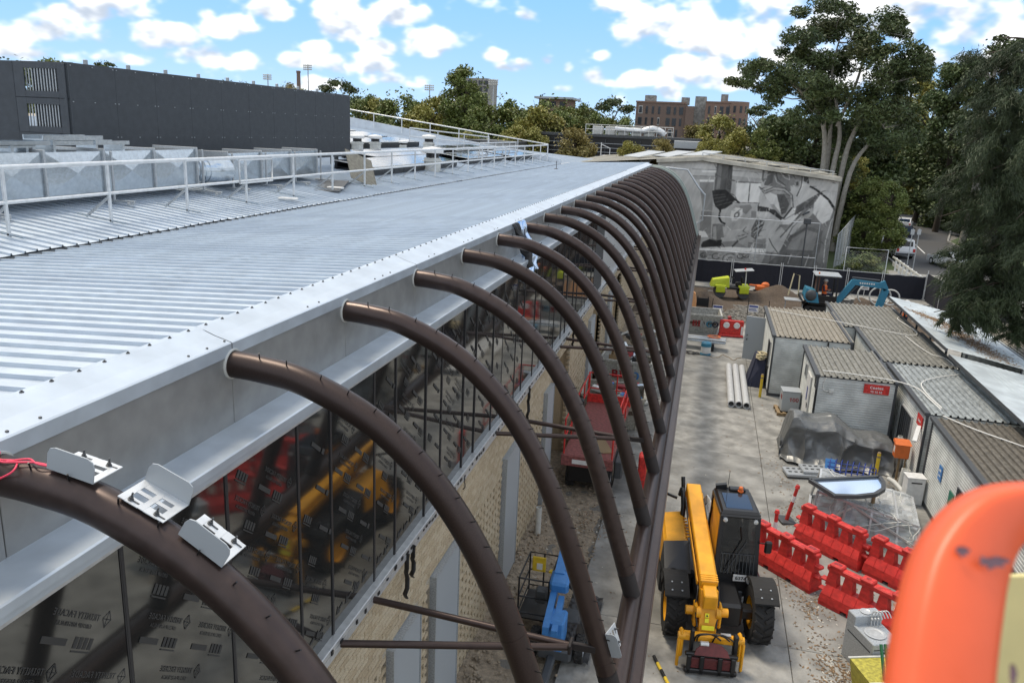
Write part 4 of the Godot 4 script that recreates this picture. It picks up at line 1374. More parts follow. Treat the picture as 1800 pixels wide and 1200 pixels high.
const MURAL_S := [[60,2,351,76,353,151], [70,3,297,77,392,75], [80,3,305,154,390,150], [110,2,132,37,221,36], [110,2,134,62,219,60], [110,2,278,35,389,36], [120,2,278,72,392,74], [35,7,253,180,251,214,262,231,277,237], [35,6,268,167,286,145,306,144,321,154], [80,5,261,67,298,73], [80,6,263,67,261,108], [95,2,218,132,263,125], [95,2,222,144,268,133], [95,2,227,159,277,143], [95,2,235,171,287,153], [200,2,285,246,303,262,335,255], [150,6,388,92,408,109,438,93,478,95,504,114,513,159], [60,2,385,89,407,104,437,88,479,89,509,113,518,159], [60,2,391,97,408,114,439,98,477,100,500,117], [45,5,514,159,488,202,450,188,432,177], [38,8,567,78,592,89,605,98], [38,8,607,99,639,122,667,157,670,178], [70,4,537,27,536,80,525,117], [190,3,540,27,539,80,529,117], [190,2,445,20,473,51,493,58], [60,2,453,19,475,43,500,49], [185,2,469,21,491,42], [60,2,438,28,450,60,480,79], [180,2,436,45,447,69,477,83], [60,2,493,25,512,53], [190,3,382,252,416,224], [190,3,386,264,412,241], [190,3,389,243,417,218], [50,3,379,256,414,231], [150,4,390,281,404,250], [70,3,330,281,358,271], [70,3,336,294,363,279], [70,2,344,259,366,270], [60,6,312,323,332,298], [90,2,370,302,436,307], [60,3,548,178,515,230,485,274], [60,3,602,104,571,143,537,178], [85,3,581,155,524,233,491,329], [185,3,578,159,527,225], [85,3,579,229,517,272,495,328], [190,2,658,203,649,279,653,363], [90,3,632,238,628,326,619,382], [95,2,579,229,614,227,636,242], [95,2,530,158,529,179,492,206], [180,2,475,228,445,285,439,333], [70,3,445,281,460,306,484,334], [70,3,516,331,502,383], [180,2,597,333,587,381], [180,2,533,334,525,373], [75,2,460,335,457,383], [90,2,492,333,555,324,628,326], [60,2,594,46,598,49,602,44,610,49], [60,2,621,46,627,50,633,46,641,50,648,47], [60,2,644,59,654,61], [130,1,559,50,672,52], [135,1,580,89,666,92], [58,2,221,367,217,372,211,374,204,374,199,370,196,365,198,359,203,355,209,353,216,355], [58,2,216,366,214,369,210,370,206,370,203,368,202,364,202,361,205,359,209,358,213,359], [58,2,269,368,265,373,258,376,250,375,244,372,241,366,243,359,248,355,256,353,263,354], [190,2,280,361,277,364,273,366,269,365,265,363,264,360,264,356,268,353,272,352,276,353], [58,2,339,380,330,391,316,397,300,396,288,388,282,375,285,362,296,353,311,349,326,352], [190,2,330,378,324,386,314,390,304,389,295,383,291,375,293,366,301,359,311,357,322,359], [58,2,322,376,318,380,313,382,307,381,302,379,300,374,302,369,306,366,311,364,317,365], [58,2,379,354,375,359,369,362,362,361,357,357,355,352,356,347,360,343,367,341,373,343], [190,2,411,361,406,367,399,370,391,369,385,365,382,359,383,352,389,347,397,345,404,347], [190,2,405,360,402,363,398,364,394,364,390,362,388,358,389,355,392,352,397,351,401,352], [190,2,241,378,238,381,233,383,228,383,223,380,221,376,222,371,226,368,232,367,237,368], [58,2,357,360,354,364,349,366,343,366,338,363,336,358,337,353,341,350,347,348,352,350]]

func ribwall(a: Vector3, c: Vector3, h: float, pitch := 0.085) -> MB:  # horizontally ribbed wall, outside on the right of a->c seen from above reversed
	var q := MB.new()
	var d := (c - a)
	var o := V(-d.z, 0, d.x).normalized()
	var n := int(h / pitch)
	var prof := []
	for i in n:
		for e in [[0.0, 0.0], [0.55, 0.0], [0.65, -0.012], [0.92, -0.012]]: prof.append([i * pitch + e[0] * pitch, e[1]])
	prof.append([h, 0.0])
	for i in prof.size() - 1:
		var p0 = prof[i]
		var p1 = prof[i + 1]
		q.quad(a + V(0, p0[0], 0) + o * p0[1], c + V(0, p0[0], 0) + o * p0[1], c + V(0, p1[0], 0) + o * p1[1], a + V(0, p1[0], 0) + o * p1[1])
	return q

func shed(label: String, x0: float, x1: float, zn: float, zf: float, h: float, roof: Material, y0 := 0.0) -> Node3D:
	var t := thing("site_shed", label, "shed", V(0, y0, 0))
	var g := 0.03
	put(ribwall(V(x0, 0.12, zn), V(x1, 0.12, zn), h - 0.12), "front_wall", MT.shedwall, t)
	put(ribwall(V(x0, 0.12, zf), V(x0, 0.12, zn), h - 0.12), "side_wall", MT.shedwall, t)
	put(ribwall(V(x1, 0.12, zn), V(x1, 0.12, zf), h - 0.12), "side_wall", MT.shedwall, t)
	put(ribwall(V(x1, 0.12, zf), V(x0, 0.12, zf), h - 0.12), "back_wall", MT.shedwall, t)
	var q := MB.new()
	for e in [[x0, zn], [x1, zn], [x0, zf], [x1, zf]]: q.cbox(V(e[0], h * 0.5, e[1]), V(0.07, h, 0.07), 0.008)
	q.bb(x0 - 0.01, 0, zn + 0.01, x1 + 0.01, 0.12, zn - 0.1); q.bb(x0 - 0.01, 0, zf, x0 + 0.1, 0.12, zn); q.bb(x1 - 0.1, 0, zf, x1 + 0.01, 0.12, zn); q.bb(x0 - 0.01, 0, zf + 0.1, x1 + 0.01, 0.119, zf - 0.01)
	put(q, "frame", MT.charcoal, t)
	# roof sheet: ribs run front to back
	q = MB.new()
	var prof := []
	var x := x0 + 0.06
	while x < x1 - 0.08:
		for e in [[0.0, 0.0], [0.11, 0.0], [0.122, 0.055], [0.168, 0.055], [0.18, 0.0]]: prof.append(V(x + e[0], h + 0.05 + e[1], zn + 0.05))
		x += 0.20
	q.sheet(prof, V(0, 0.0, zf - zn - 0.08), 0.0)
	var o := put(q, "roof_sheet", roof, t)
	for e in [[x0 - 0.04, 0.16], [x1 - 0.04, 0.12]]:
		q = MB.new()
		q.cbox(V(e[0] + 0.02, h + 0.045, (zn + zf) * 0.5), V(e[1], 0.11, absf(zn - zf) + 0.12), 0.012)
		put(q, "edge_gutter", MT.charcoal, o)
	q = MB.new()
	q.bb(x0, h - 0.02, zn - 0.03, x1, h + 0.04, zf + 0.03)
	put(q, "roof_frame", MT.charcoal, t)
	return t

func side_window(t: Node, x: float, z0: float, z1: float, y0: float, y1: float, bars := true) -> void:
	var q := MB.new()
	q.cbox(V(x - 0.02, (y0 + y1) * 0.5, (z0 + z1) * 0.5), V(0.05, y1 - y0, absf(z1 - z0)), 0.006)
	var w := put(q, "window", MT.alu, t)
	q = MB.new()
	q.bb(x - 0.05, y0 + 0.05, z0 - 0.05, x - 0.047, y1 - 0.05, z1 + 0.05)
	put(q, "pane", MT.farwindow, w)
	if bars:
		q = MB.new()
		for i in 7:
			var z := lerpf(z0 - 0.08, z1 + 0.08, i / 6.0)
			q.bb(x - 0.075, y0 + 0.02, z + 0.012, x - 0.06, y1 - 0.02, z - 0.012)
		put(q, "bars", MT.charcoal, w)

func cable(label: String, pts: Array, r := 0.022, m: Material = null) -> void:
	var q := MB.new()
	q.tube(smooth(pts, 5), r, 6)
	tag(put(q, "cable_run", m if m else MT.cable), label, "cable")

func yard_sheds() -> void:
	var t := shed("pale ribbed shed with tan roof and grey door standing open, nearest the skip", 3.24, 6.20, -33.1, -39.0, 2.5, MT.shedroof)
	var q := MB.new()
	q.cbox(V(2.87, 1.12, -38.3), V(1.0, 2.1, 0.045), 0.008, yaw(-16))
	var d := put(q, "door", MT.panelgrey, t)
	q = MB.new()
	q.ball(V(2.5, 1.05, -38.36), V(0.04, 0.05, 0.05), 8); q.ball(V(2.5, 1.25, -38.36), V(0.03, 0.04, 0.04), 8)
	put(q, "handle", MT.charcoal, d)
	side_window(t, 3.24, -34.0, -34.8, 1.0, 2.05)
	q = MB.new()
	q.bb(5.28, 2.0, -33.05, 5.34, 2.49, -33.08); q.bb(5.28, 2.0, -33.05, 5.62, 2.06, -33.08); q.bb(5.56, 0.3, -33.05, 5.62, 2.0, -33.08)
	put(q, "downpipe", MT.black, t)
	t = shed("short pale ribbed shed with a red hire sign high on its end wall", 4.30, 6.80, -27.8, -31.9, 2.5, MT.shedroof2)
	q = MB.new()
	q.cbox(V(6.19, 2.275, -27.775), V(0.80, 0.32, 0.03), 0.004)
	var s := put(q, "sign_plate", MT.red, t)
	lettering("Coates", 0.13, MT.white, s, V(6.19, 2.33, -27.757))
	lettering("13 15 52", 0.10, MT.white, s, V(6.19, 2.19, -27.757))
	q = MB.new()
	q.cbox(V(4.27, 1.1, -29.4), V(0.05, 2.05, 0.85), 0.008)
	d = put(q, "door", MT.white, t)
	q = MB.new()
	q.cbox(V(4.235, 1.05, -29.05), V(0.03, 0.16, 0.05), 0.008); q.beam(V(4.235, 0.95, -29.05), V(4.235, 1.12, -29.2), 0.02, 0.03)
	put(q, "handle", MT.charcoal, d)
	q = MB.new()
	q.bb(4.24, 1.15, -29.3, 4.236, 1.65, -29.5)
	put(q, "notice", MT.bluedeep, d)
	side_window(t, 4.30, -30.4, -30.8, 1.7, 2.2, false)
	q = MB.new()
	q.bb(4.265, 2.05, -28.1, 4.29, 2.48, -28.16); q.bb(4.265, 2.05, -28.1, 4.29, 2.11, -27.85); q.bb(4.27, 1.3, -27.79, 4.33, 2.05, -27.76)
	put(q, "downpipe", MT.black, t)
	q = MB.new()
	q.cbox(V(4.78, 2.05, -27.76), V(0.16, 0.14, 0.08), 0.012)
	put(q, "outlet_box", MT.offwhite, t)
	q = MB.new()
	q.tube(smooth([V(4.55, 2.52, -27.70), V(4.50, 2.32, -27.74), V(4.50, 2.12, -27.75), V(4.58, 2.05, -27.75), V(4.70, 2.04, -27.75)], 4), 0.014, 6)
	put(q, "flex", MT.cable, t)
	shed("long weathered shed roof behind, beyond the open-door shed", 6.32, 9.35, -36.3, -41.6, 2.5, MT.shedroof2)
	shed("weathered shed between the far shed and the bluish-roofed one", 6.86, 9.45, -30.75, -36.2, 2.5, MT.shedroof2)
	t = shed("shed with bluish grey roof and a barred window in its side", 7.05, 9.65, -24.8, -30.4, 2.5, MT.shedroof3)
	side_window(t, 7.05, -26.2, -27.6, 0.75, 1.95)
	q = MB.new()
	q.cbox(V(7.03, 2.12, -25.4), V(0.03, 0.34, 0.60), 0.004)
	s = put(q, "sign_plate", MT.red, t)
	lettering("Coates", 0.10, MT.white, s, V(7.012, 2.12, -25.4), Basis(Vector3.UP, -PI / 2))
	q = MB.new()
	q.beam(V(6.98, 2.0, -25.2), V(6.75, 1.72, -24.55), 0.12, 0.06)
	put(q, "tube_light", MT.white, t)
	t = shed("nearest shed with dark dirty roof and blue and green signs on its side", 7.12, 9.60, -15.5, -24.4, 2.5, MT.shedroof4)
	q = MB.new()
	q.cbox(V(7.10, 1.45, -22.9), V(0.02, 0.42, 0.30), 0.004)
	s = put(q, "sign_plate", MT.blue, t)
	q = MB.new()
	q.bb(7.088, 1.50, -22.82, 7.085, 1.56, -22.98); q.bb(7.088, 1.36, -22.82, 7.085, 1.40, -22.98)
	put(q, "lines", MT.white, s)
	q = MB.new()
	q.cbox(V(7.10, 1.20, -21.7), V(0.02, 0.40, 0.40), 0.004)
	put(q, "sign_plate", mat("green", [0.02, 0.16, 0.10], 0.6), t)
	side_window(t, 7.12, -20.6, -21.3, 1.0, 1.8)
	q = MB.new()
	q.cbox(V(7.10, 1.2, -17.6), V(0.03, 0.9, 0.9), 0.004)
	s = put(q, "sign_plate", MT.charcoal, t)
	q = MB.new()
	q.bb(7.08, 0.95, -17.3, 7.076, 1.05, -17.9); q.bb(7.08, 1.3, -17.3, 7.076, 1.42, -17.9)
	put(q, "lines", MT.white, s)
	t = shed("tan roofed shed at the right edge under the drooping tree", 12.4, 15.6, -33.2, -40.2, 2.45, MT.shedroof)
	q = MB.new()
	q.cbox(V(13.3, 1.3, -33.15), V(0.5, 0.5, 0.1), 0.02)
	put(q, "air_unit", MT.offwhite, t)
	# covered walkway roofs
	for e in [[-41.2, -31.0, 0.0, "long pale awning sheet with brown leaf stains between the shed rows"], [-30.6, -17.0, -0.12, "lower pale awning sheet continuing along the shed row to the right edge"]]:
		t = thing("walkway_awning", e[3], "awning")
		q = MB.new()
		var prof := []
		for i in 29:
			var x := 9.85 + i * 0.1
			prof.append(V(x, 3.2 + e[2] - (x - 9.05) * 0.20 + (0.012 if i % 2 else 0.0), e[0]))
		prof.insert(0, V(9.02, 3.2 + e[2], e[0]))
		prof.reverse()
		q.sheet(prof, V(0, 0, e[1] - e[0]))
		put(q, "roof_sheet", mat("awning", [0.60, 0.66, 0.68], 0.5, 0.2, "blotch", 0.25), t)
		q = MB.new()
		q.bb(9.0, 3.08 + e[2], e[0], 9.06, 3.19 + e[2], e[1]); q.bb(12.6, 2.38 + e[2], e[0], 12.66, 2.47 + e[2], e[1])
		put(q, "edge_beam", MT.charcoal, t)
		var z: float = e[0] + 0.5
		while z < e[1]:
			q = MB.new()
			q.cyl(V(9.75, 0, z), V(9.75, 3.0 + e[2], z), 0.045, 8)
			put(q, "post", MT.charcoal, t)
			z += 2.4
	# dead leaves lying on the long awning
	q = MB.new()
	q.usec = true
	var r2 := RandomNumberGenerator.new()
	r2.seed = 12
	for i in 2600:
		var u := r2.randfn(0.0, 1.0)
		var v := r2.randfn(0.0, 1.0)
		var x := 10.75 + u * 0.42 + v * 0.10
		var z := -34.0 + v * 1.6 + u * 0.5
		if i % 4 == 0:
			x = 10.2 + u * 0.5; z = -37.3 + v * 0.35 + u * 0.5
		if x < 9.2 or x > 12.4 or z < -41 or z > -31.2: continue
		var y := 3.2 - (x - 9.05) * 0.20 + 0.016
		var k := r2.randf()
		q.col = Color(0.16 + 0.12 * k, 0.10 + 0.08 * k, 0.05 + 0.05 * k)
		var a := r2.randf() * TAU
		var l := r2.randf_range(0.03, 0.08)
		var d1 := V(cos(a), 0, sin(a)) * l
		var d2 := V(-sin(a), 0, cos(a)) * l * 0.4
		var c := V(x, y, z)
		q.quad(c - d1, c + d2, c + d1 + V(0, 0.01, 0), c - d2)
	var lm := mat("deadleaf", [1, 1, 1], 0.9)
	lm.vertex_color_use_as_albedo = true
	tag(put(q, "fallen_leaves", lm), "brown fallen leaves scattered on the pale awning", "leaves", "", "stuff")
	cable("white conduit running across the tan shed roof and on over the weathered roofs", [V(3.4, 2.60, -38.2), V(4.6, 2.60, -37.6), V(6.1, 2.60, -36.9), V(7.6, 2.60, -36.0), V(8.9, 2.60, -35.4), V(9.25, 2.60, -36.4), V(9.0, 2.60, -38.6), V(9.3, 2.62, -39.4)])
	cable("white conduit snaking down the weathered shed roof", [V(8.6, 2.60, -35.2), V(8.7, 2.60, -33.9), V(8.9, 2.60, -32.4), V(9.3, 2.60, -31.9), V(9.4, 2.55, -30.6)], 0.018)
	cable("white conduit along the front edge of the short shed roof", [V(4.5, 2.60, -28.3), V(5.2, 2.61, -28.25), V(6.0, 2.61, -28.1), V(6.8, 2.60, -27.9), V(7.3, 2.62, -27.2), V(7.4, 2.61, -26.2), V(7.5, 2.60, -25.2)])
	cable("white conduit curving over the bluish shed roof", [V(9.2, 2.62, -29.6), V(8.3, 2.62, -28.9), V(7.6, 2.62, -28.0), V(7.45, 2.62, -26.8), V(7.55, 2.62, -25.3)])
	cable("white conduit slanting across the dark shed roof", [V(7.4, 2.60, -24.6), V(8.0, 2.61, -23.6), V(8.9, 2.61, -22.6), V(9.6, 2.61, -21.7)])

func wheel(t: Node, at: Vector3, r: float, w: float, rim: Material, lugs := 18) -> MeshInstance3D:
	var q := MB.new()
	q.lathe([Vector2(r * 0.55, -w * 0.46), Vector2(r * 0.86, -w * 0.5), Vector2(r * 0.94, -w * 0.44), Vector2(r * 0.945, w * 0.44), Vector2(r * 0.86, w * 0.5), Vector2(r * 0.55, w * 0.46)], at, V(1, 0, 0), 28)
	for i in lugs:
		for s in [-1, 1]:
			var a := TAU * (i + (0.5 if s > 0 else 0.0)) / lugs
			var b := Basis(V(1, 0, 0), a)
			var y := b * Basis(V(0, 1, 0), 0.62 * s)
			q.cbox(at + b * V(s * w * 0.25, r * 0.955, 0), V(w * 0.50, r * 0.10, r * 0.115), 0.01, y)
	var o := put(q, "tyre", MT.rubber, t)
	q = MB.new()
	q.lathe([Vector2(0, -w * 0.24), Vector2(r * 0.2, -w * 0.24), Vector2(r * 0.50, -w * 0.30), Vector2(r * 0.57, -w * 0.42), Vector2(r * 0.57, w * 0.42), Vector2(r * 0.50, w * 0.30), Vector2(r * 0.2, w * 0.24), Vector2(0, w * 0.24)], at, V(1, 0, 0), 18)
	put(q, "rim", rim, o)
	return o

func telehandler() -> void:
	var t := thing("telehandler", "yellow telehandler with black cab facing the camera, boom lowered with red-black carriage", "telehandler", V(1.06, 0, -15.5), 8.0)
	var q := MB.new()
	for x in [-0.88, 0.88]:
		wheel(t, V(x, 0.61, 0), 0.62, 0.42, MT.jcb)
		wheel(t, V(x, 0.61, -2.75), 0.62, 0.42, MT.jcb)
	# chassis
	q.cbox(V(0, 0.72, -1.35), V(0.95, 0.52, 3.5), 0.06); q.cbox(V(0, 0.62, 0), V(1.5, 0.24, 0.3), 0.04); q.cbox(V(0, 0.62, -2.75), V(1.5, 0.24, 0.3), 0.04)
	q.cbox(V(0.55, 0.85, -1.2), V(0.9, 0.5, 1.3), 0.05); q.cbox(V(-0.75, 0.8, -1.35), V(0.8, 0.6, 1.5), 0.05)
	put(q, "chassis", MT.black, t)
	for x in [-0.90, 0.90]:
		q = MB.new()
		var prof := []
		for i in 9:
			var a := deg_to_rad(46 + i * 9.5)
			prof.append(V(x - 0.25, 0.61 + sin(a) * 0.74, cos(a) * 0.74))
		prof.reverse()
		q.sheet(prof, V(0.5, 0, 0))
		var p2 := []
		for e in prof: p2.append(e + V(0, -0.03, 0))
		p2.reverse()
		q.sheet(p2, V(0.5, 0, 0))
		for k in 8:
			for xx in [x - 0.25, x + 0.25]: q.quad(prof[k], prof[k + 1], prof[k + 1] - V(0, 0.09, 0), prof[k] - V(0, 0.09, 0)) if xx < x else q.quad(prof[k] + V(0.5, 0, 0), prof[k] + V(0.5, -0.09, 0), prof[k + 1] + V(0.5, -0.09, 0), prof[k + 1] + V(0.5, 0, 0))
		var f := put(q, "mudguard", MT.rubber, t)
		q = MB.new()
		for e in [-0.1, 0.1]:
			for z in [0.25, 0.42]: q.lathe([Vector2(0.022, 0), Vector2(0.016, 0.014), Vector2(0, 0.016)], V(x + e, 0.61 + sqrt(0.5476 - z * z) + 0.002, z), Vector3.UP, 6)
		put(q, "bolts", MT.galvdull, f)
	# engine pod on the left
	q = MB.new()
	q.hexa([V(-1.14, 1.0, -0.95), V(-0.52, 1.0, -0.95), V(-0.52, 1.0, -2.4), V(-1.14, 1.0, -2.4), V(-1.08, 1.50, -1.05), V(-0.55, 1.56, -1.05), V(-0.55, 1.70, -2.25), V(-1.05, 1.62, -2.25)])
	q.hexa([V(-1.08, 1.49, -1.02), V(-0.55, 1.55, -1.02), V(-0.55, 1.69, -2.2), V(-1.05, 1.61, -2.2), V(-1.02, 1.56, -1.10), V(-0.60, 1.62, -1.10), V(-0.60, 1.74, -2.15), V(-1.0, 1.68, -2.15)])
	var hd := put(q, "engine_cover", MT.jcb, t)
	q = MB.new()
	for i in 7: q.cbox(V(-0.56, 1.63 + i * 0.012, -1.15 - i * 0.12), V(0.10, 0.03, 0.05), 0.008)
	put(q, "vents", MT.jcb, hd)
	q = MB.new()
	q.hexa([V(-1.14, 0.95, -0.30), V(-0.52, 0.95, -0.30), V(-0.52, 0.95, -0.98), V(-1.14, 0.95, -0.98), V(-1.10, 1.20, -0.32), V(-0.54, 1.20, -0.32), V(-0.54, 1.60, -1.03), V(-1.09, 1.54, -1.03)])
	put(q, "nose_cover", MT.black, t)
	for x in [-0.92, 0.72]:
		q = MB.new()
		q.lathe([Vector2(0, 0.03), Vector2(0.085, 0.025), Vector2(0.10, 0.0), Vector2(0.08, -0.06), Vector2(0, -0.08)], V(x, 1.20 if x < 0 else 1.14, -0.26 if x < 0 else -0.36), V(0, 0.15, 1).normalized(), 14)
		var hl := put(q, "headlight", mat("lamp", [0.65, 0.68, 0.70], 0.15, 0.6), t)
		q = MB.new()
		q.lathe([Vector2(0.10, 0.0), Vector2(0.118, 0.005), Vector2(0.11, -0.06)], V(x, 1.20 if x < 0 else 1.14, -0.26 if x < 0 else -0.36), V(0, 0.15, 1).normalized(), 14)
		put(q, "bezel", MT.black, hl)
	# cab
	var A := [V(0.02, 1.0, -0.55), V(0.86, 1.0, -0.55), V(0.86, 1.0, -1.95), V(0.02, 1.0, -1.95)]
	var B := [V(0.06, 2.42, -0.78), V(0.82, 2.42, -0.78), V(0.80, 2.42, -1.92), V(0.06, 2.42, -1.92)]
	q = MB.new()
	for i in 4:
		q.beam(A[i], B[i], 0.09, 0.09)
		q.beam(A[i], A[(i + 1) % 4], 0.09, 0.09); q.beam(B[i], B[(i + 1) % 4], 0.09, 0.09)
	q.cbox(V(0.44, 0.95, -1.25), V(0.86, 0.3, 1.4), 0.04)
	q.hexa([V(0.02, 0.72, -0.50), V(0.86, 0.72, -0.50), V(0.86, 0.72, -0.6), V(0.02, 0.72, -0.6), V(0.02, 1.16, -0.52), V(0.86, 1.16, -0.52), V(0.86, 1.16, -0.62), V(0.02, 1.16, -0.62)])
	var cab := put(q, "cab_frame", MT.black, t)
	q = MB.new()
	q.hexa([V(0.01, 2.42, -0.70), V(0.87, 2.42, -0.70), V(0.85, 2.42, -1.98), V(0.02, 2.42, -1.98), V(0.07, 2.52, -0.80), V(0.80, 2.52, -0.80), V(0.79, 2.55, -1.90), V(0.08, 2.55, -1.90)])
	put(q, "cab_roof", MT.black, cab)
	q = MB.new()
	q.hexa([V(0.14, 2.521, -0.88), V(0.72, 2.521, -0.88), V(0.72, 2.545, -1.6), V(0.14, 2.545, -1.6), V(0.15, 2.535, -0.9), V(0.71, 2.535, -0.9), V(0.71, 2.562, -1.58), V(0.15, 2.562, -1.58)])
	put(q, "roof_glass", mat("roofglass", [0.07, 0.085, 0.11], 0.10, 0.7), cab)
	q = MB.new()
	q.hexa([V(0.07, 1.18, -0.52), V(0.81, 1.18, -0.52), V(0.81, 1.18, -0.54), V(0.07, 1.18, -0.54), V(0.10, 2.38, -0.73), V(0.78, 2.38, -0.73), V(0.78, 2.38, -0.75), V(0.10, 2.38, -0.75)])
	put(q, "windscreen", MT.tint, cab)
	q = MB.new()
	q.cbox(V(0.44, 1.35, -1.45), V(0.5, 0.16, 0.5), 0.05); q.cbox(V(0.44, 1.75, -1.68), V(0.48, 0.75, 0.14), 0.05); q.cbox(V(0.44, 1.2, -1.45), V(0.2, 0.3, 0.2), 0.03)
	put(q, "seat", MT.charcoal, cab)
	q = MB.new()
	q.tube(smooth([V(0.26, 1.62, -1.0), V(0.44, 1.72, -1.08), V(0.62, 1.62, -1.0), V(0.44, 1.52, -0.92), V(0.26, 1.62, -1.0)], 5), 0.016, 6); q.tube([V(0.44, 1.1, -0.8), V(0.44, 1.62, -1.0)], 0.03, 6)
	put(q, "steering_wheel", MT.black, cab)
	q = MB.new()
	for i in 10: q.beam(V(0.10 + i * 0.077, 1.18, -0.49), V(0.12 + i * 0.074, 1.62, -0.565), 0.010, 0.010)
	q.beam(V(0.08, 1.62, -0.565), V(0.80, 1.62, -0.565), 0.012, 0.012); q.beam(V(0.2, 1.2, -0.49), V(0.6, 1.9, -0.62), 0.012, 0.012)
	put(q, "window_guard", MT.charcoal, cab)
	q = MB.new()
	q.hexa([V(0.015, 1.2, -0.62), V(0.025, 1.2, -0.62), V(0.025, 1.2, -1.85), V(0.015, 1.2, -1.85), V(0.045, 2.38, -0.86), V(0.055, 2.38, -0.86), V(0.055, 2.38, -1.86), V(0.045, 2.38, -1.86)])
	put(q, "side_panel", MT.jcb, cab)
	q = MB.new()
	q.hexa([V(0.865, 1.2, -0.62), V(0.875, 1.2, -0.62), V(0.875, 1.2, -1.85), V(0.865, 1.2, -1.85), V(0.82, 2.38, -0.86), V(0.83, 2.38, -0.86), V(0.83, 2.38, -1.86), V(0.82, 2.38, -1.86)])
	put(q, "side_window", MT.tint, cab)
	q = MB.new()
	for x in [0.12, 0.76]: q.lathe([Vector2(0, 0.03), Vector2(0.05, 0.02), Vector2(0.055, -0.03), Vector2(0, -0.05)], V(x, 2.34, -0.70), V(0, 0, 1), 10)
	put(q, "work_lamps", MT.lamp, cab)
	q = MB.new()
	q.lathe([Vector2(0.06, 0), Vector2(0.065, 0.03), Vector2(0.05, 0.03), Vector2(0.05, 0.10), Vector2(0.035, 0.125), Vector2(0, 0.13)], V(0.58, 2.56, -1.68), Vector3.UP, 12)
	put(q, "beacon", MT.orange, cab)
	q = MB.new()
	q.cbox(V(0.52, 2.57, -1.8), V(0.36, 0.07, 0.18), 0.02); q.cyl(V(0.3, 2.55, -1.75), V(0.32, 3.0, -1.8), 0.006, 5)
	q.beam(V(0.06, 2.56, -1.88), V(0.30, 2.62, -1.85), 0.12, 0.1)
	put(q, "roof_fittings", MT.black, cab)
	q = MB.new()
	q.beam(V(0.85, 1.9, -0.62), V(1.02, 1.95, -0.5), 0.02, 0.02); q.cbox(V(1.03, 1.88, -0.5), V(0.15, 0.28, 0.09), 0.03)
	put(q, "mirror", MT.black, cab)
	q = MB.new()
	q.cbox(V(0.60, 1.13, -0.44), V(0.46, 0.15, 0.012), 0.003); q.cbox(V(0.60, 1.10, -0.47), V(0.1, 0.1, 0.06), 0.01)
	var pl := put(q, "number_plate", MT.white, t)
	lettering("63743 E", 0.105, MT.black, pl, V(0.60, 1.13, -0.432))
	# boom
	var bx := -0.34
	q = MB.new()
	q.hexa([V(bx - 0.16, 1.86, -2.6), V(bx + 0.16, 1.86, -2.6), V(bx + 0.16, 1.86, -2.61), V(bx - 0.16, 1.86, -2.61), V(bx - 0.16, 2.26, -2.6), V(bx + 0.16, 2.26, -2.6), V(bx + 0.16, 2.26, -2.61), V(bx - 0.16, 2.26, -2.61)])
	var rear := V(bx, 2.08, -2.6)
	var front := V(bx + 0.02, 1.42, 0.62)
	q = MB.new()
	var dz := (front - rear).normalized()
	var bu := V(1, 0, 0).cross(-dz).normalized()
	if bu.y < 0: bu = -bu
	var bb2 := Basis(V(1, 0, 0), bu, V(1, 0, 0).cross(bu))
	q.cbox((rear + front) * 0.5, V(0.33, 0.42, rear.distance_to(front)), 0.02, bb2)
	put(q, "boom", MT.jcb, t)
	q = MB.new()
	for i in 4: q.cbox(front + dz * (-0.02 - i * 0.06) + bu * 0.215, V(0.35, 0.014, 0.03), 0.004, bb2)
	for s in [-0.2, 0.2]: q.cbox((rear + front) * 0.5 + V(s, 0.02, 0), V(0.03, 0.10, 3.0), 0.006, bb2)
	put(q, "boom_trim", MT.jcb, t)
	# inner boom bends down to the carriage
	q = MB.new()
	q.cbox(front + dz * 0.10 + bu * -0.03, V(0.27, 0.34, 0.5), 0.02, bb2)
	q.hexa([V(bx - 0.15, 0.55, 1.05), V(bx + 0.19, 0.55, 1.05), V(bx + 0.19, 0.60, 0.72), V(bx - 0.15, 0.60, 0.72), V(bx - 0.15, 1.50, 0.78), V(bx + 0.19, 1.50, 0.78), V(bx + 0.19, 1.42, 0.52), V(bx - 0.15, 1.42, 0.52)])
	var head := put(q, "boom_head", MT.jcb, t)
	var hb := Basis(V(1, 0, 0), V(0, 0.95, -0.27).normalized(), V(0, 0.27, 0.95).normalized())
	for s in [-1, 1]:
		q = MB.new()
		q.cyl(V(bx + 0.02 + s * 0.15, 1.05, 0.86), V(bx + 0.02 + s * 0.24, 1.05, 0.86), 0.11, 12); q.cbox(V(bx + 0.02 + s * 0.24, 0.95, 0.75), V(0.07, 0.5, 0.26), 0.03); q.cyl(V(bx + 0.02 + s * 0.26, 0.98, 0.7), V(bx + 0.02 + s * 0.42, 0.98, 0.7), 0.09, 12)
		put(q, "pivot_lug", MT.jcb, head)
	q = MB.new()
	q.cbox(V(bx + 0.02, 1.22, 0.885), V(0.23, 0.07, 0.012), 0.002, hb)
	put(q, "blue_decal", MT.bluedeep, head)
	q = MB.new()
	q.cbox(V(bx + 0.02, 0.80, 1.008), V(0.25, 0.09, 0.012), 0.002, hb)
	for e in [1.04, 0.94]: q.cbox(V(bx - 0.01, e, 0.94 + (1.04 - e) * 0.28), V(0.08, 0.085, 0.012), 0.002, hb)
	put(q, "yellow_decals", mat("sticker", [0.85, 0.78, 0.03], 0.5), head)
	q = MB.new()
	q.prism([Vector2(-0.025, -0.02), Vector2(0.025, -0.02), Vector2(0, 0.024)], Transform3D(hb, V(bx - 0.01, 1.04, 0.948)), 0.003)
	q.cbox(V(bx + 0.05, 1.36, 0.83), V(0.05, 0.12, 0.05), 0.01, hb)
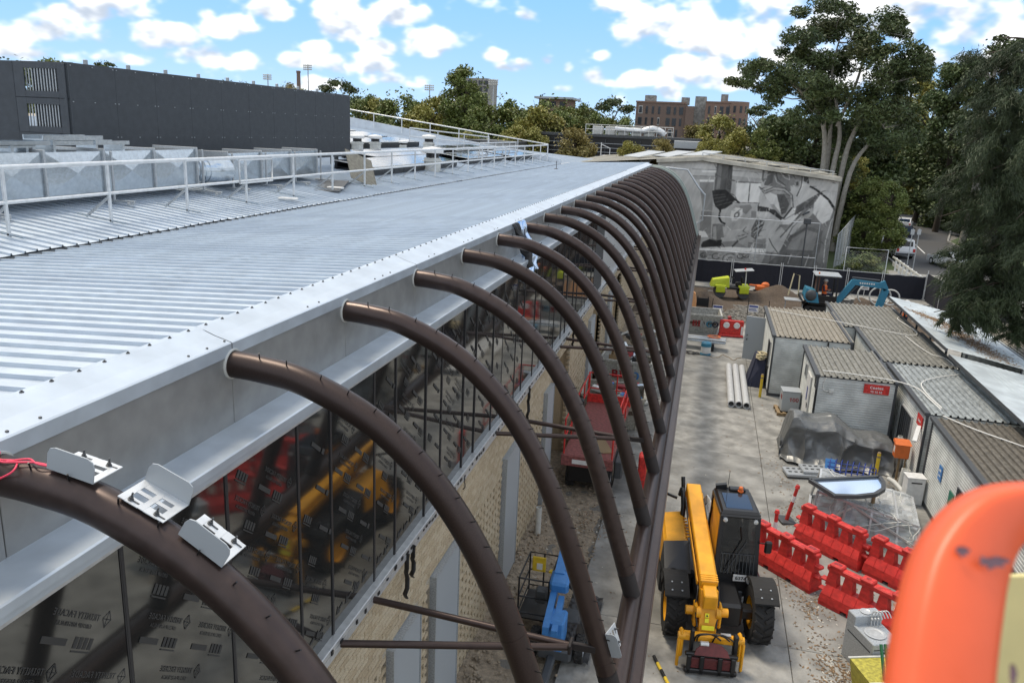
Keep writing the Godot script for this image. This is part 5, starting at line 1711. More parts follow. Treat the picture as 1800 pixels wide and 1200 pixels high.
	q.hexa([V(bx - 0.02, 0.55, 1.056), V(bx + 0.06, 0.55, 1.056), V(bx + 0.06, 0.55, 1.04), V(bx - 0.02, 0.55, 1.04), V(bx + 0.01, 0.70, 1.03), V(bx + 0.03, 0.70, 1.03), V(bx + 0.03, 0.70, 1.0), V(bx + 0.01, 0.70, 1.0)])
	put(q, "marks", MT.black, head)
	# carriage
	q = MB.new()
	q.cbox(V(bx + 0.06, 0.66, 1.12), V(1.16, 0.16, 0.16), 0.03, Basis(V(0, 0, 1), -0.03))
	for s in [-0.50, 0.64]:
		q.cbox(V(bx + s, 0.52, 1.13), V(0.08, 0.56, 0.22), 0.03); q.cyl(V(bx + s - 0.07, 0.70, 1.18), V(bx + s + 0.07, 0.70, 1.18), 0.08, 10)
	q.cbox(V(bx - 0.55, 0.35, 1.22), V(0.06, 0.62, 0.08), 0.02); q.cbox(V(bx + 0.70, 0.35, 1.22), V(0.06, 0.62, 0.08), 0.02)
	var cg := put(q, "carriage", MT.jcb, t)
	q = MB.new()
	q.cbox(V(bx - 0.30, 0.48, 1.20), V(0.08, 0.80, 0.10), 0.02); q.cbox(V(bx + 0.55, 0.42, 1.20), V(0.10, 0.80, 0.12), 0.02)
	q.cbox(V(bx + 0.08, 0.44, 1.36), V(1.02, 0.08, 0.10), 0.02); q.cbox(V(bx + 0.08, 0.10, 1.40), V(1.02, 0.10, 0.10), 0.02)
	for s in [-0.35, -0.1, 0.25, 0.5]: q.cbox(V(bx + s, 0.24, 1.42), V(0.09, 0.40, 0.06), 0.015)
	put(q, "fork_frame", MT.black, cg)
	q = MB.new()
	q.prism([Vector2(-0.34, 0), Vector2(0.34, 0), Vector2(0.30, 0.12), Vector2(0.18, 0.22), Vector2(0, 0.26), Vector2(-0.18, 0.22), Vector2(-0.30, 0.12)], Transform3D(Basis(V(1, 0, 0), V(0, 0.8, -0.6), V(0, 0.6, 0.8)), V(bx + 0.08, 0.42, 1.38)), 0.08)
	q.cbox(V(bx + 0.08, 0.26, 1.36), V(0.82, 0.24, 0.10), 0.02)
	put(q, "red_attachment", MT.maroon, cg)
	q = MB.new()
	q.cyl(V(bx - 0.14, 0.62, 1.28), V(bx + 0.02, 0.62, 1.28), 0.055, 12); q.cbox(V(bx + 0.36, 0.76, 1.12), V(0.2, 0.02, 0.08), 0.004)
	put(q, "cylinder", MT.alu, cg)
	for e in [[-0.25, 0.3], [-0.2, 0.42], [0.1, 0.2]]:
		q = MB.new()
		q.tube(smooth([V(bx + e[0], 0.62, 1.2), V(bx + e[0] + 0.05, 0.80, 1.26), V(bx + e[0] + e[1], 0.82, 1.24), V(bx + e[0] + e[1] + 0.2, 0.72, 1.26)], 5), 0.016, 6)
		put(q, "hose", MT.black, cg)
	q = MB.new()
	q.tube(smooth([V(-0.62, 2.0, -2.5), V(-0.60, 2.2, -2.35), V(-0.58, 1.9, -2.1), V(-0.6, 1.6, -2.0)], 4), 0.06, 8); q.tube([V(-0.52, 1.7, -2.5), V(-0.56, 2.35, -2.75)], 0.05, 8)
	q.beam(V(-0.7, 1.95, -2.4), V(-1.25, 2.1, -2.55), 0.05, 0.05); q.cbox(V(-1.28, 2.05, -2.55), V(0.22, 0.12, 0.08), 0.03)
	put(q, "exhaust", MT.black, t)
	q = MB.new()
	for i in 5: q.tube(smooth([V(-0.10, 2.0, -2.3 + i * 0.06), V(-0.06 + i * 0.01, 2.22, -2.1 + i * 0.06), V(-0.06, 2.0, -1.9 + i * 0.06)], 4), 0.018, 6)
	put(q, "hoses", MT.galvdull, t)
	for i in 4:
		q = MB.new()
		var s := 0.20 if i < 2 else -0.21
		q.tube(smooth([rear + V(s, 0.05 - 0.07 * (i % 2), 0.5), (rear + front) * 0.5 + V(s + 0.015, -0.05 * (i % 2), 0), front + V(s + 0.02, 0.02 - 0.06 * (i % 2), -0.2), V(bx + s * 1.1, 1.15, 0.78), V(bx + s * 0.9, 0.8, 1.0)], 5), 0.017, 6)
		put(q, "boom_hose", MT.black, t)
	q = MB.new()
	for e in [[0.172, 0.0], [-0.172, 0.0]]: q.cbox((rear + front) * 0.5 + V(e[0], -0.06, 0.25), V(0.006, 0.16, 1.3), 0.002, bb2)
	put(q, "boom_stripe", MT.black, t)
	q = MB.new()
	q.cbox(V(0.30, 0.66, -0.46), V(0.62, 0.30, 0.06), 0.02)
	for i in 5: q.bb(0.04 + i * 0.11, 0.56, -0.43, 0.09 + i * 0.11, 0.76, -0.424)
	put(q, "front_plate", MT.charcoal, t)
	q = MB.new()
	q.cbox(V(0.98, 0.62, -1.2), V(0.22, 0.05, 0.5), 0.01); q.cbox(V(1.0, 0.40, -1.2), V(0.22, 0.04, 0.45), 0.01); q.beam(V(0.92, 0.38, -1.0), V(0.88, 0.85, -1.0), 0.04, 0.04); q.beam(V(0.92, 0.38, -1.4), V(0.88, 0.85, -1.4), 0.04, 0.04)
	put(q, "cab_step", MT.black, t)
	q = MB.new()
	q.beam(V(0.16, 1.25, -0.50), V(0.50, 1.95, -0.63), 0.016, 0.016); q.beam(V(0.50, 1.95, -0.63), V(0.46, 2.2, -0.67), 0.03, 0.02)
	put(q, "wiper", MT.black, cab)

func barriers() -> void:
	var t := thing("water_barrier", "", "barrier", Vector3.ZERO, 0.0, "red plastic barriers in the yard")
	var q := MB.new()
	# moulded base with sloping sides, clipped ends and fork slots
	var L := 0.95
	for s in [[-L, -0.42], [-0.26, 0.26], [0.42, L]]:
		q.bb(s[0], 0.0, -0.22, s[1], 0.10, 0.22)
	q.hexa([V(-L, 0.10, 0.24), V(L, 0.10, 0.24), V(L, 0.10, -0.24), V(-L, 0.10, -0.24), V(-L + 0.03, 0.30, 0.22), V(L - 0.03, 0.30, 0.22), V(L - 0.03, 0.30, -0.22), V(-L + 0.03, 0.30, -0.22)])
	q.hexa([V(-L + 0.03, 0.30, 0.22), V(L - 0.03, 0.30, 0.22), V(L - 0.03, 0.30, -0.22), V(-L + 0.03, 0.30, -0.22), V(-L + 0.08, 0.50, 0.11), V(L - 0.08, 0.50, 0.11), V(L - 0.08, 0.50, -0.11), V(-L + 0.08, 0.50, -0.11)])
	var base := put(q, "base", MT.red, t)
	q = MB.new()
	for i in 6:
		for s in [-1, 1]: q.beam(V(-0.7 + i * 0.28, 0.30, s * 0.222), V(-0.7 + i * 0.28, 0.49, s * 0.118), 0.03, 0.02)
	put(q, "base_ribs", MT.red, base)
	var fr := MB.new()
	for x in [-0.78, -0.40, 0.0, 0.40, 0.78]: fr.hexa([V(x - 0.13, 0.49, 0.11), V(x + 0.13, 0.49, 0.11), V(x + 0.13, 0.49, -0.11), V(x - 0.13, 0.49, -0.11), V(x - 0.085, 0.86, 0.09), V(x + 0.085, 0.86, 0.09), V(x + 0.085, 0.86, -0.09), V(x - 0.085, 0.86, -0.09)])
	put(fr, "uprights", MT.red, t)
	q = MB.new()
	q.cbox(V(0, 0.90, 0), V(1.86, 0.13, 0.20), 0.025)
	for e in [[-0.72, 0.30], [0.0, 0.30], [0.72, 0.30]]: q.cbox(V(e[0], 0.985, 0), V(e[1], 0.09, 0.24), 0.025)
	var top := put(q, "top_rail", MT.red, t)
	q = MB.new()
	for x in [-0.72, 0.72]: q.bb(x - 0.09, 1.028, -0.05, x + 0.09, 1.033, 0.05)
	q.lathe([Vector2(0.055, 0.0), Vector2(0.055, 0.006), Vector2(0, 0.006)], V(0, 1.028, 0), Vector3.UP, 12)
	put(q, "sockets", MT.reddeep, top)
	q = MB.new()
	for e in [[0.95, 0.66, 0.10], [0.97, 0.40, 0.10], [-0.95, 0.56, 0.08], [-0.97, 0.30, 0.08]]:
		q = MB.new()
		q.cbox(V(e[0], e[1], 0), V(0.22, e[2], 0.16), 0.03)
		put(q, "hinge_lug", MT.red, t)
	var sp := [[2.72, -18.60, 3.5, -17.85, "red plastic barrier directly behind the telehandler's wheel, front row"], [4.30, -17.05, 5.15, -16.40, "red plastic barrier nearest the camera in the front row"], [3.98, -20.0, 4.75, -19.3, "red plastic barrier in the back row beside the wrapped glass"], [5.50, -18.75, 6.3, -18.05, "red plastic barrier half behind the orange rail, back row"]]
	for i in 4:
		var o: Node3D = t if i == 0 else copy(t, Vector3.ZERO, 0)
		o.position = V(sp[i][0], 0, sp[i][1])
		o.rotation.y = -atan2(sp[i][3] - sp[i][1], sp[i][2] - sp[i][0])
		o.set_meta("label", sp[i][4])
	q = MB.new()
	q.cbox(V(0.45, 0.90, 0.105), V(0.5, 0.06, 0.006), 0.002)
	var st := put(q, "sticker", MT.black, get_node("water_barrier_003"))
	q = MB.new()
	for i in 9: q.bb(0.24 + i * 0.05, 0.888, 0.108, 0.27 + i * 0.05, 0.912, 0.110)
	put(q, "marks", mat("sticker2", [0.6, 0.5, 0.1], 0.6), st)
	# far red-and-white barrier by the skip
	t = thing("water_barrier", "red barrier with two white oval holes beside the skip", "barrier", V(1.95, 0, -43.0), 6, "red plastic barriers in the yard")
	q = MB.new()
	q.cbox(V(0, 0.45, 0), V(1.25, 0.9, 0.16), 0.05); q.cbox(V(0, 0.06, 0), V(1.3, 0.12, 0.42), 0.04)
	put(q, "body", MT.red, t)
	q = MB.new()
	for x in [-0.28, 0.26]: q.lathe([Vector2(0.17, 0), Vector2(0.15, 0.03), Vector2(0, 0.03)], V(x, 0.62, 0.085), V(0, 0, 1), 16)
	q.cbox(V(0.55, 0.35, 0.085), V(0.10, 0.45, 0.02), 0.005)
	put(q, "ovals", MT.white, t)
	t = thing("water_barrier", "red barrier beyond the tree at the right edge by the street", "barrier", V(17.6, 0, -49.0), 30, "red plastic barriers in the yard")
	q = MB.new()
	q.cbox(V(0, 0.45, 0), V(2.0, 0.9, 0.3), 0.06); q.cbox(V(0, 0.08, 0), V(2.0, 0.16, 0.5), 0.04)
	put(q, "body", MT.red, t)
	q = MB.new()
	for y in [0.4, 0.65]: q.cbox(V(0, y, 0.152), V(1.8, 0.04, 0.02), 0.005)
	put(q, "grooves", MT.reddeep, t)

func bollard(label: String, at: Vector3, h: float, lean := 0.0) -> void:
	var t := thing("bollard", label, "bollard", at)
	t.rotation.z = lean
	var q := MB.new()
	q.tube([V(0, 0, 0), V(0, h, 0)], 0.055, 12)
	put(q, "post", MT.yellow, t)
	q = MB.new()
	q.lathe([Vector2(0.057, h), Vector2(0.05, h + 0.03), Vector2(0, h + 0.05)], Vector3.ZERO, Vector3.UP, 12)
	q.lathe([Vector2(0.057, h - 0.14), Vector2(0.058, h - 0.14), Vector2(0.058, h - 0.08), Vector2(0.057, h - 0.08)], Vector3.ZERO, Vector3.UP, 12)
	put(q, "cap", MT.timber, t)

func ttop(label: String, at: Vector3, lx: float) -> void:
	var t := thing("warning_post", label, "warning post", at)
	t.rotation.z = lx
	var q := MB.new()
	q.tube([V(0, 0, 0), V(0, 1.02, 0)], [0.055, 0.045], 12)
	q.lathe([Vector2(0.045, 1.02), Vector2(0.07, 1.04), Vector2(0.05, 1.12), Vector2(0, 1.14)], Vector3.ZERO, Vector3.UP, 12)
	put(q, "post", MT.red, t)
	q = MB.new()
	q.lathe([Vector2(0.0535, 0.62), Vector2(0.0545, 0.62), Vector2(0.052, 0.80), Vector2(0.050, 0.80)], Vector3.ZERO, Vector3.UP, 12)
	put(q, "band", MT.white, t)
	q = MB.new()
	q.cbox(V(0, 0.03, 0), V(0.46, 0.06, 0.46), 0.02, yaw(20))
	put(q, "base", MT.charcoal, t)

func skip_bin(label: String, at: Vector3, turn: float, w: float, l: float, h: float, m: Material) -> Node3D:
	var t := thing("skip_bin", label, "skip", at, turn)
	var q := MB.new()
	var f := 0.18
	var P := [V(-w / 2 + f, 0, l / 2 - f * 1.6), V(w / 2 - f, 0, l / 2 - f * 1.6), V(w / 2 - f, 0, -l / 2 + f), V(-w / 2 + f, 0, -l / 2 + f)]
	var T := [V(-w / 2, h, l / 2), V(w / 2, h, l / 2), V(w / 2, h, -l / 2), V(-w / 2, h, -l / 2)]
	for i in 4:
		var j := (i + 1) % 4
		q.quad(P[i], P[j], T[j], T[i])
		q.quad(P[j] * 0.97 + V(0, 0.06, 0), P[i] * 0.97 + V(0, 0.06, 0), T[i] * V(0.965, 1, 0.965), T[j] * V(0.965, 1, 0.965))
	q.quad(P[3], P[2], P[1], P[0])
	var b := put(q, "body", m, t)
	q = MB.new()
	for i in 4: q.beam(T[i], T[(i + 1) % 4], 0.09, 0.09)
	for x in [-w * 0.46, -w * 0.15, w * 0.18, w * 0.46]: q.beam(V(x * 0.82, 0.02, l / 2 - f * 1.5), V(x, h, l / 2 + 0.02), 0.05, 0.04)
	put(q, "rim", m, b)
	q = MB.new()
	q.bb(-w * 0.46, h * 0.5, -l * 0.45, w * 0.46, h * 0.62, l * 0.44)
	put(q, "fill", MT.darkearth, t)
	return t

func junk(n: int, c: Vector3, s: Vector3, sd: int, group: String) -> void:
	var r2 := RandomNumberGenerator.new()
	r2.seed = sd
	var ms := [MT.timber, MT.white, MT.offwhite, MT.charcoal, MT.galv, MT.ply, MT.blue, MT.reddeep, MT.concrete2]
	for i in n:
		var q := MB.new()
		var d := V(r2.randf_range(0.12, 0.9), r2.randf_range(0.02, 0.25), r2.randf_range(0.08, 0.4))
		var bs := Basis.from_euler(V(r2.randf_range(-0.4, 0.4), r2.randf() * TAU, r2.randf_range(-0.35, 0.35)))
		q.cbox(V(0, 0, 0), d, 0.012)
		if i % 3 == 0: q.cbox(V(0.05, d.y * 0.7, 0.03), d * V(0.6, 0.9, 0.7), 0.01, yaw(25))
		var o := put(q, "scrap_piece", ms[r2.randi() % ms.size()])
		o.transform = Transform3D(bs, c + V(r2.randf_range(-s.x, s.x), r2.randf() * s.y + d.y * 0.4, r2.randf_range(-s.z, s.z)))
		tag(o, "piece of building scrap in the heap " + group, "scrap", "scrap " + group)

func yard_things() -> void:
	var q := MB.new()
	# pipes
	for i in 3:
		q = MB.new()
		var x := 1.74 + i * 0.29
		q.lathe([Vector2(0.105, 0.02), Vector2(0.105, 0), Vector2(0.135, 0), Vector2(0.135, 5.6), Vector2(0.105, 5.6), Vector2(0.105, 0.02)], V(x, 0.137, -30.95 - 0.05 * (i % 2)), V(0.0, 0, -1), 20)
		q.lathe([Vector2(0.104, 0.8), Vector2(0, 0.8)], V(x, 0.137, -30.95), V(0, 0, -1), 12)
		tag(put(q, "steel_pipe", MT.whitepipe), ["left pipe of the three pale pipes lying on the concrete", "middle pipe of the three pale pipes lying on the concrete", "right pipe of the three pale pipes lying on the concrete"][i], "pipe", "pale pipes on the yard")
	# dark blue box with rope
	var t := thing("storage_box", "dark blue slanted box leaning by the open-door shed, rope on top", "box")
	q = MB.new()
	q.hexa([V(2.42, 0, -34.1), V(3.12, 0, -34.0), V(3.16, 0, -36.0), V(2.52, 0, -36.1), V(2.72, 1.15, -34.6), V(3.14, 1.20, -34.4), V(3.16, 1.15, -35.9), V(2.78, 1.1, -36.0)])
	put(q, "body", MT.navy, t)
	q = MB.new()
	for i in 5: q.beam(V(2.43 + i * 0.17, 0.02, -34.085 + i * 0.02), V(2.73 + i * 0.10, 1.15, -34.585 + i * 0.045), 0.03, 0.03)
	put(q, "ribs", MT.navy, t)
	q = MB.new()
	var pts := []
	for i in 60:
		var a := i * 0.9
		pts.append(V(2.95 + cos(a) * (0.16 + 0.08 * sin(i * 1.3)), 1.2 + 0.12 * sin(i * 0.37) + 0.10, -34.55 + sin(a) * (0.25 + 0.06 * cos(i * 2.1))))
	q.tube(pts, 0.022, 5)
	tag(put(q, "rope_coil", MT.rope), "tangled cream rope on the dark blue box", "rope")
	bollard("yellow bollard in front of the open-door shed", V(2.93, 0, -32.75), 0.95)
	bollard("yellow bollard in front of the grey tarpaulin", V(6.02, 0, -25.25), 0.95)
	ttop("leaning red and white post on a black base beside the wrapped glass", V(3.05, 0, -21.5), -0.16)
	ttop("red and white post behind the telehandler cab", V(2.55, 0, -19.7), 0.0)
	# cabinet on pallet
	t = thing("pallet", "small timber pallet under the grey cabinet", "pallet", V(3.9, 0, -31.1), 4)
	for i in 5:
		q = MB.new()
		q.cbox(V(-0.42 + i * 0.21, 0.125, 0), V(0.12, 0.025, 1.0), 0.004)
		put(q, "slat", MT.timber, t)
	for i in 3:
		q = MB.new()
		q.cbox(V(0, 0.057, -0.42 + i * 0.42), V(0.98, 0.11, 0.09), 0.006)
		put(q, "bearer", MT.timber, t)
	t = thing("cabinet", "grey cabinet with red painted 100 on its front", "cabinet", V(3.9, 0.14, -31.1), 4)
	q = MB.new()
	q.cbox(V(0, 0.40, 0), V(0.66, 0.80, 0.6), 0.02); q.cbox(V(0, 0.815, 0), V(0.70, 0.03, 0.64), 0.008)
	put(q, "body", MT.panelgrey, t)
	lettering("100", 0.22, MT.reddeep, t, V(0.10, 0.50, 0.302))
	q = MB.new()
	q.bb(-0.336, 0.45, 0.1, -0.331, 0.62, 0.2); q.bb(-0.336, 0.45, -0.05, -0.331, 0.62, 0.05)
	put(q, "red_marks", MT.reddeep, t)
	# tarpaulin over a pile
	var nf := FastNoiseLite.new()
	nf.seed = 31; nf.frequency = 1.1; nf.fractal_octaves = 2
	var sec := [[-27.75, 0.05], [-27.72, 0.5], [-27.62, 1.05], [-27.3, 1.32], [-26.8, 1.40], [-26.3, 1.32], [-26.05, 1.08], [-25.95, 0.75], [-25.85, 0.42], [-25.7, 0.20], [-25.45, 0.10]]
	var rows := []
	var nu := 110
	for i in nu + 1:
		var u := float(i) / nu
		var row := []
		var endf := smoothstep(0.0, 0.07, u) * smoothstep(1.0, 0.94, u)
		var hh := 0.98 + 0.10 * sin(u * 5.5) - 0.22 * smoothstep(0.35, 0.9, u) + 0.06 * sin(u * 17.0)
		for k in sec.size() * 5 - 4:
			var j := mini(k / 5, sec.size() - 2)
			var f := (k - j * 5) / 5.0
			var z: float = lerpf(sec[j][0], sec[j + 1][0], f)
			var y: float = lerpf(sec[j][1], sec[j + 1][1], f)
			var fold := pow(absf(sin(u * 13.0 + 0.7 * sin(u * 7.0))), 0.6) * 0.30 * smoothstep(1.25, 0.7, y) * smoothstep(-26.6, -26.0, z)
			var x := lerpf(3.22, 6.85, u)
			var nz := (0.45 - absf(nf.get_noise_3d(x * 0.9, y * 0.8, z * 0.8)) * 2.0) * 0.075 + nf.get_noise_3d(x * 0.5, y * 0.7, z * 0.7) * 0.10
			var zz := lerpf(-26.7, z, lerpf(0.55, 1.0, endf)) - fold + nz
			row.append(V(x + nz * 0.5, maxf(0.02, (y * hh * lerpf(0.35 if y > 0.3 else 1.0, 1.0, endf)) + nz * 0.6), zz))
		rows.append(row)
	q = MB.new()
	var mrow: int = rows[0].size()
	for i in nu:
		for k in mrow - 1:
			q.quad(rows[i][k], rows[i][k + 1], rows[i + 1][k + 1], rows[i + 1][k])
	for e in [0, nu]:
		for k in mrow - 1: q.tri(V(rows[e][0].x, 0.02, -26.7), rows[e][k], rows[e][k + 1])
	tag(put(q, "tarpaulin", MT.tarp), "silver grey tarpaulin draped in folds over a long pile", "tarpaulin")
	q = MB.new()
	for i in 3: q.cbox(V(3.75 + i * 1.15, 0.3, -26.9), V(1.0, 0.55, 1.1), 0.04, yaw(i * 7.0 - 6))
	tag(put(q, "covered_pile", MT.charcoal), "dark goods showing under the front hem of the tarpaulin", "pile")
	# grey slotted panels in front of the tarp
	for e in [[3.75, 0.10, -24.95, 12.0], [4.25, 0.20, -25.1, 10.0]]:
		t = thing("slotted_panel", "grey slotted metal panel lying in front of the tarpaulin, " + ("nearer" if e[0] < 4 else "farther") + " one", "panel", V(e[0], e[1], e[2]), e[3])
		q = MB.new()
		q.cbox(V(0, 0, 0), V(1.0, 0.10, 0.62), 0.015)
		put(q, "body", MT.galvdull, t)
		q = MB.new()
		for i in 5:
			for j in 2: q.bb(-0.40 + i * 0.18, 0.05, -0.2 + j * 0.25, -0.30 + i * 0.18, 0.054, -0.12 + j * 0.25)
		put(q, "slots", MT.black, t)
	# blue tubular frames
	t = thing("blue_racks", "tangle of bright blue tube racks at the tarpaulin's hem", "racks", V(5.35, 0.0, -25.25), -4)
	for i in 9:
		q = MB.new()
		var x := -0.75 + i * 0.17
		q.tube([V(x, 0.02, 0.25), V(x + 0.05, 0.50, -0.05), V(x + 0.10, 0.46, -0.3), V(x + 0.06, 0.04, -0.3)], 0.018, 6)
		put(q, "hoop", MT.bluedeep, t)
	for i in 4:
		q = MB.new()
		q.tube([V(-0.78, 0.10 + i * 0.11, 0.2 - i * 0.07), V(0.70, 0.12 + i * 0.11, 0.2 - i * 0.07)], 0.014, 6)
		put(q, "cross_bar", MT.bluedeep, t)
	q = MB.new()
	q.cbox(V(-0.70, 0.30, 0.05), V(0.3, 0.5, 0.03), 0.01, Basis(V(1, 0, 0), -0.5))
	put(q, "plate", MT.blue, t)
	for e in [[6.75, -25.0, 0.62, 0.13, "pale upright plastic pipe leaning at the right end of the tarpaulin"], [6.9, -26.6, 1.1, 0.17, "pale drum behind the right end of the tarpaulin"]]:
		q = MB.new()
		q.lathe([Vector2(e[3], 0), Vector2(e[3], e[2]), Vector2(e[3] - 0.02, e[2]), Vector2(e[3] - 0.02, e[2] - 0.05), Vector2(0, e[2] - 0.05)], V(e[0], 0, e[1]), V(0.08, 1, -0.05).normalized(), 16)
		tag(put(q, "plastic_pipe", MT.offwhite), e[4], "pipe")
	# orange switch box on a stand and white cabinet
	t = thing("power_box", "orange site power box on a timber stand by the barred window", "power box", V(6.72, 0, -25.6), 0)
	q = MB.new()
	q.cbox(V(0, 1.02, 0), V(0.42, 0.46, 0.30), 0.015); q.hexa([V(-0.24, 1.25, 0.2), V(0.24, 1.25, 0.2), V(0.24, 1.25, -0.2), V(-0.24, 1.25, -0.2), V(-0.22, 1.33, -0.05), V(0.22, 1.33, -0.05), V(0.22, 1.33, -0.2), V(-0.22, 1.33, -0.2)])
	put(q, "box", MT.orange, t)
	q = MB.new()
	q.cbox(V(0.0, 0.4, -0.05), V(0.06, 0.8, 0.06), 0.008); q.cbox(V(0.15, 0.4, 0.05), V(0.05, 0.8, 0.05), 0.008)
	put(q, "stand", MT.timber, t)
	q = MB.new()
	q.bb(-0.216, 0.95, -0.08, -0.211, 1.14, 0.08)
	put(q, "label", MT.white, t)
	for i in 4:
		q = MB.new()
		q.tube(smooth([V(0.1 + i * 0.03, 0.8, 0.02), V(0.22, 0.5, 0.1 - i * 0.06), V(0.12 + 0.04 * i, 0.25, 0.0), V(0.25, 0.02, 0.15 * i - 0.2)], 4), 0.014, 5)
		put(q, "lead", MT.cable, t)
	t = thing("meter_cabinet", "white low cabinet standing by the near shed's corner", "cabinet", V(6.80, 0, -24.0), 6)
	q = MB.new()
	q.cbox(V(0, 0.42, 0), V(0.5, 0.84, 0.4), 0.02); q.cbox(V(0, 0.85, 0), V(0.54, 0.03, 0.44), 0.008)
	put(q, "body", MT.white, t)
	q = MB.new()
	q.bb(-0.15, 0.68, 0.202, 0.15, 0.72, 0.206)
	put(q, "slot", MT.black, t)
	q = MB.new()
	q.tube(smooth([V(6.35, 0.25, -25.0), V(6.45, 0.3, -24.6), V(6.6, 0.22, -24.1)], 5), 0.07, 10)
	tag(put(q, "drain_hose", MT.offwhite), "pale flexible hose beside the white cabinet", "hose")
	wrapped_glass()
	# wash trough
	t = thing("drinking_trough", "stainless wash trough with taps standing by the front barriers", "trough", V(4.12, 0, -15.35), 24)
	q = MB.new()
	q.cbox(V(0, 0.42, 0), V(0.62, 0.84, 0.9), 0.015); q.cbox(V(0, 0.93, -0.32), V(0.62, 0.22, 0.26), 0.015)
	put(q, "body", MT.galvdull, t)
	for e in [[-0.05, 0.845, 0.12, 0.19], [0.0, 1.045, -0.32, 0.10]]:
		q = MB.new()
		q.lathe([Vector2(e[3], 0.0), Vector2(e[3] * 1.1, 0.012), Vector2(e[3] * 0.9, 0.014), Vector2(e[3] * 0.7, 0.004), Vector2(0, 0.002)], V(e[0], e[1], e[2]), Vector3.UP, 18)
		put(q, "bowl", MT.alu, t)
	for i in 4:
		q = MB.new()
		var x := 0.02 + 0.07 * i
		q.tube(smooth([V(x, 0.84, -0.12), V(x, 1.12, -0.14), V(x + 0.06, 1.2, -0.06), V(x + 0.1, 1.1, 0.02)], 4), 0.013, 6)
		q.ball(V(x, 1.0, -0.12), V(0.03, 0.03, 0.03), 6)
		put(q, "tap", MT.alu, t)
	q = MB.new()
	q.bb(-0.313, 0.62, -0.36, -0.311, 0.645, 0.4); q.bb(-0.28, 0.70, 0.452, 0.28, 0.72, 0.454); q.bb(-0.1, 0.62, 0.452, 0.25, 0.655, 0.454)
	put(q, "trim_lines", MT.black, t)
	t = thing("garden_trolley", "yellow tub with green tube handle below the wash trough", "trolley", V(4.05, 0, -14.35), 20)
	q = MB.new()
	q.hexa([V(-0.28, 0.12, 0.3), V(0.28, 0.12, 0.3), V(0.28, 0.12, -0.3), V(-0.28, 0.12, -0.3), V(-0.36, 0.62, 0.38), V(0.36, 0.62, 0.38), V(0.36, 0.62, -0.38), V(-0.36, 0.62, -0.38)])
	put(q, "tub", mat("oldyellow", [0.50, 0.44, 0.06], 0.6, 0.0, "dirty", 1.0), t)
	for z in [-0.38, 0.38]:
		q = MB.new()
		q.cbox(V(0, 0.63, z), V(0.78, 0.03, 0.04), 0.006)
		put(q, "rim_bar", MT.offwhite, t)
	for s in [0.0, 0.09]:
		q = MB.new()
		q.tube([V(-0.05 + s, 0.1, 0.3), V(-0.05 + s, 0.45, 0.40), V(0.0 + s, 1.15, -0.05)], 0.03, 8)
		put(q, "handle", mat("greenpaint", [0.02, 0.14, 0.05], 0.5, 0.0, "soft", 1.0), t)
	for x in [-0.3, 0.3]:
		q = MB.new()
		q.lathe([Vector2(0, -0.04), Vector2(0.14, -0.04), Vector2(0.14, 0.04), Vector2(0, 0.04)], V(x, 0.14, 0.05), V(1, 0, 0), 14)
		put(q, "wheel", MT.rubber, t)
	# hazard strap and cord on the ground
	for i in 9:
		q = MB.new()
		q.tube([V(-0.10 + i * 0.085, 0.05, -14.3 + i * 0.20), V(-0.06 + i * 0.085, 0.05, -14.2 + i * 0.20)], 0.035, 8)
		q.tube([V(-0.06 + i * 0.085, 0.05, -14.2 + i * 0.20), V(-0.015 + i * 0.085, 0.05, -14.1 + i * 0.20)], 0.034, 8)
		if i == 0: t = thing("hazard_pole", "yellow and black striped pole lying left of the telehandler", "pole")
		put(q, "stripe", MT.yellow if i % 2 else MT.black, t)
	# skip, steel stack and tools in the middle of the yard
	t = skip_bin("pale waste skip lettered BINGO beyond the steel stack", V(-0.1, 0, -43.7), 3, 2.9, 1.8, 1.05, mat("skipwhite", [0.50, 0.50, 0.46], 0.7, 0.0, "dirty", 0.7))
	var lx := [0.08, 0.30, 0.53, 0.84, 1.16]
	for i in 5: lettering("BINGO"[i], 0.5, [MT.reddeep, MT.reddeep, MT.galvdull, MT.teal, MT.navy][i], t, V(lx[i], 0.58, 0.87), Basis(V(1, 0, 0), 0.27), "letter")
	t = skip_bin("cream skip with red BIN lettering under the ribs, full of rubbish", V(-2.55, 0, -27.6), 4, 2.2, 1.8, 1.25, mat("skipcream", [0.46, 0.44, 0.37], 0.75, 0.0, "dirty", 0.9))
	lettering("BIN", 0.52, MT.reddeep, t, V(0.1, 0.70, 0.86), Basis(V(1, 0, 0), 0.23))
	junk(16, V(-2.5, 0.9, -27.8), V(0.8, 0.35, 0.7), 5, "in the cream skip under the ribs")
	t = skip_bin("white skip with red and blue marks farther under the ribs", V(-2.5, 0, -32.6), -3, 2.1, 2.4, 1.25, MT.skipwhite)
	lettering("BI", 0.5, MT.reddeep, t, V(-0.3, 0.7, 1.14), Basis(V(1, 0, 0), 0.23)); lettering("O", 0.5, MT.blue, t, V(0.45, 0.7, 1.14), Basis(V(1, 0, 0), 0.23))
	junk(16, V(-2.5, 0.9, -32.6), V(0.8, 0.35, 1.0), 6, "in the white skip farther under the ribs")
	junk(24, V(-2.7, 0.0, -38.0), V(0.9, 0.6, 3.0), 7, "along the wall at the far end")
	junk(10, V(-2.4, 0.0, -30.2), V(0.8, 0.35, 0.5), 9, "between the two skips under the ribs")
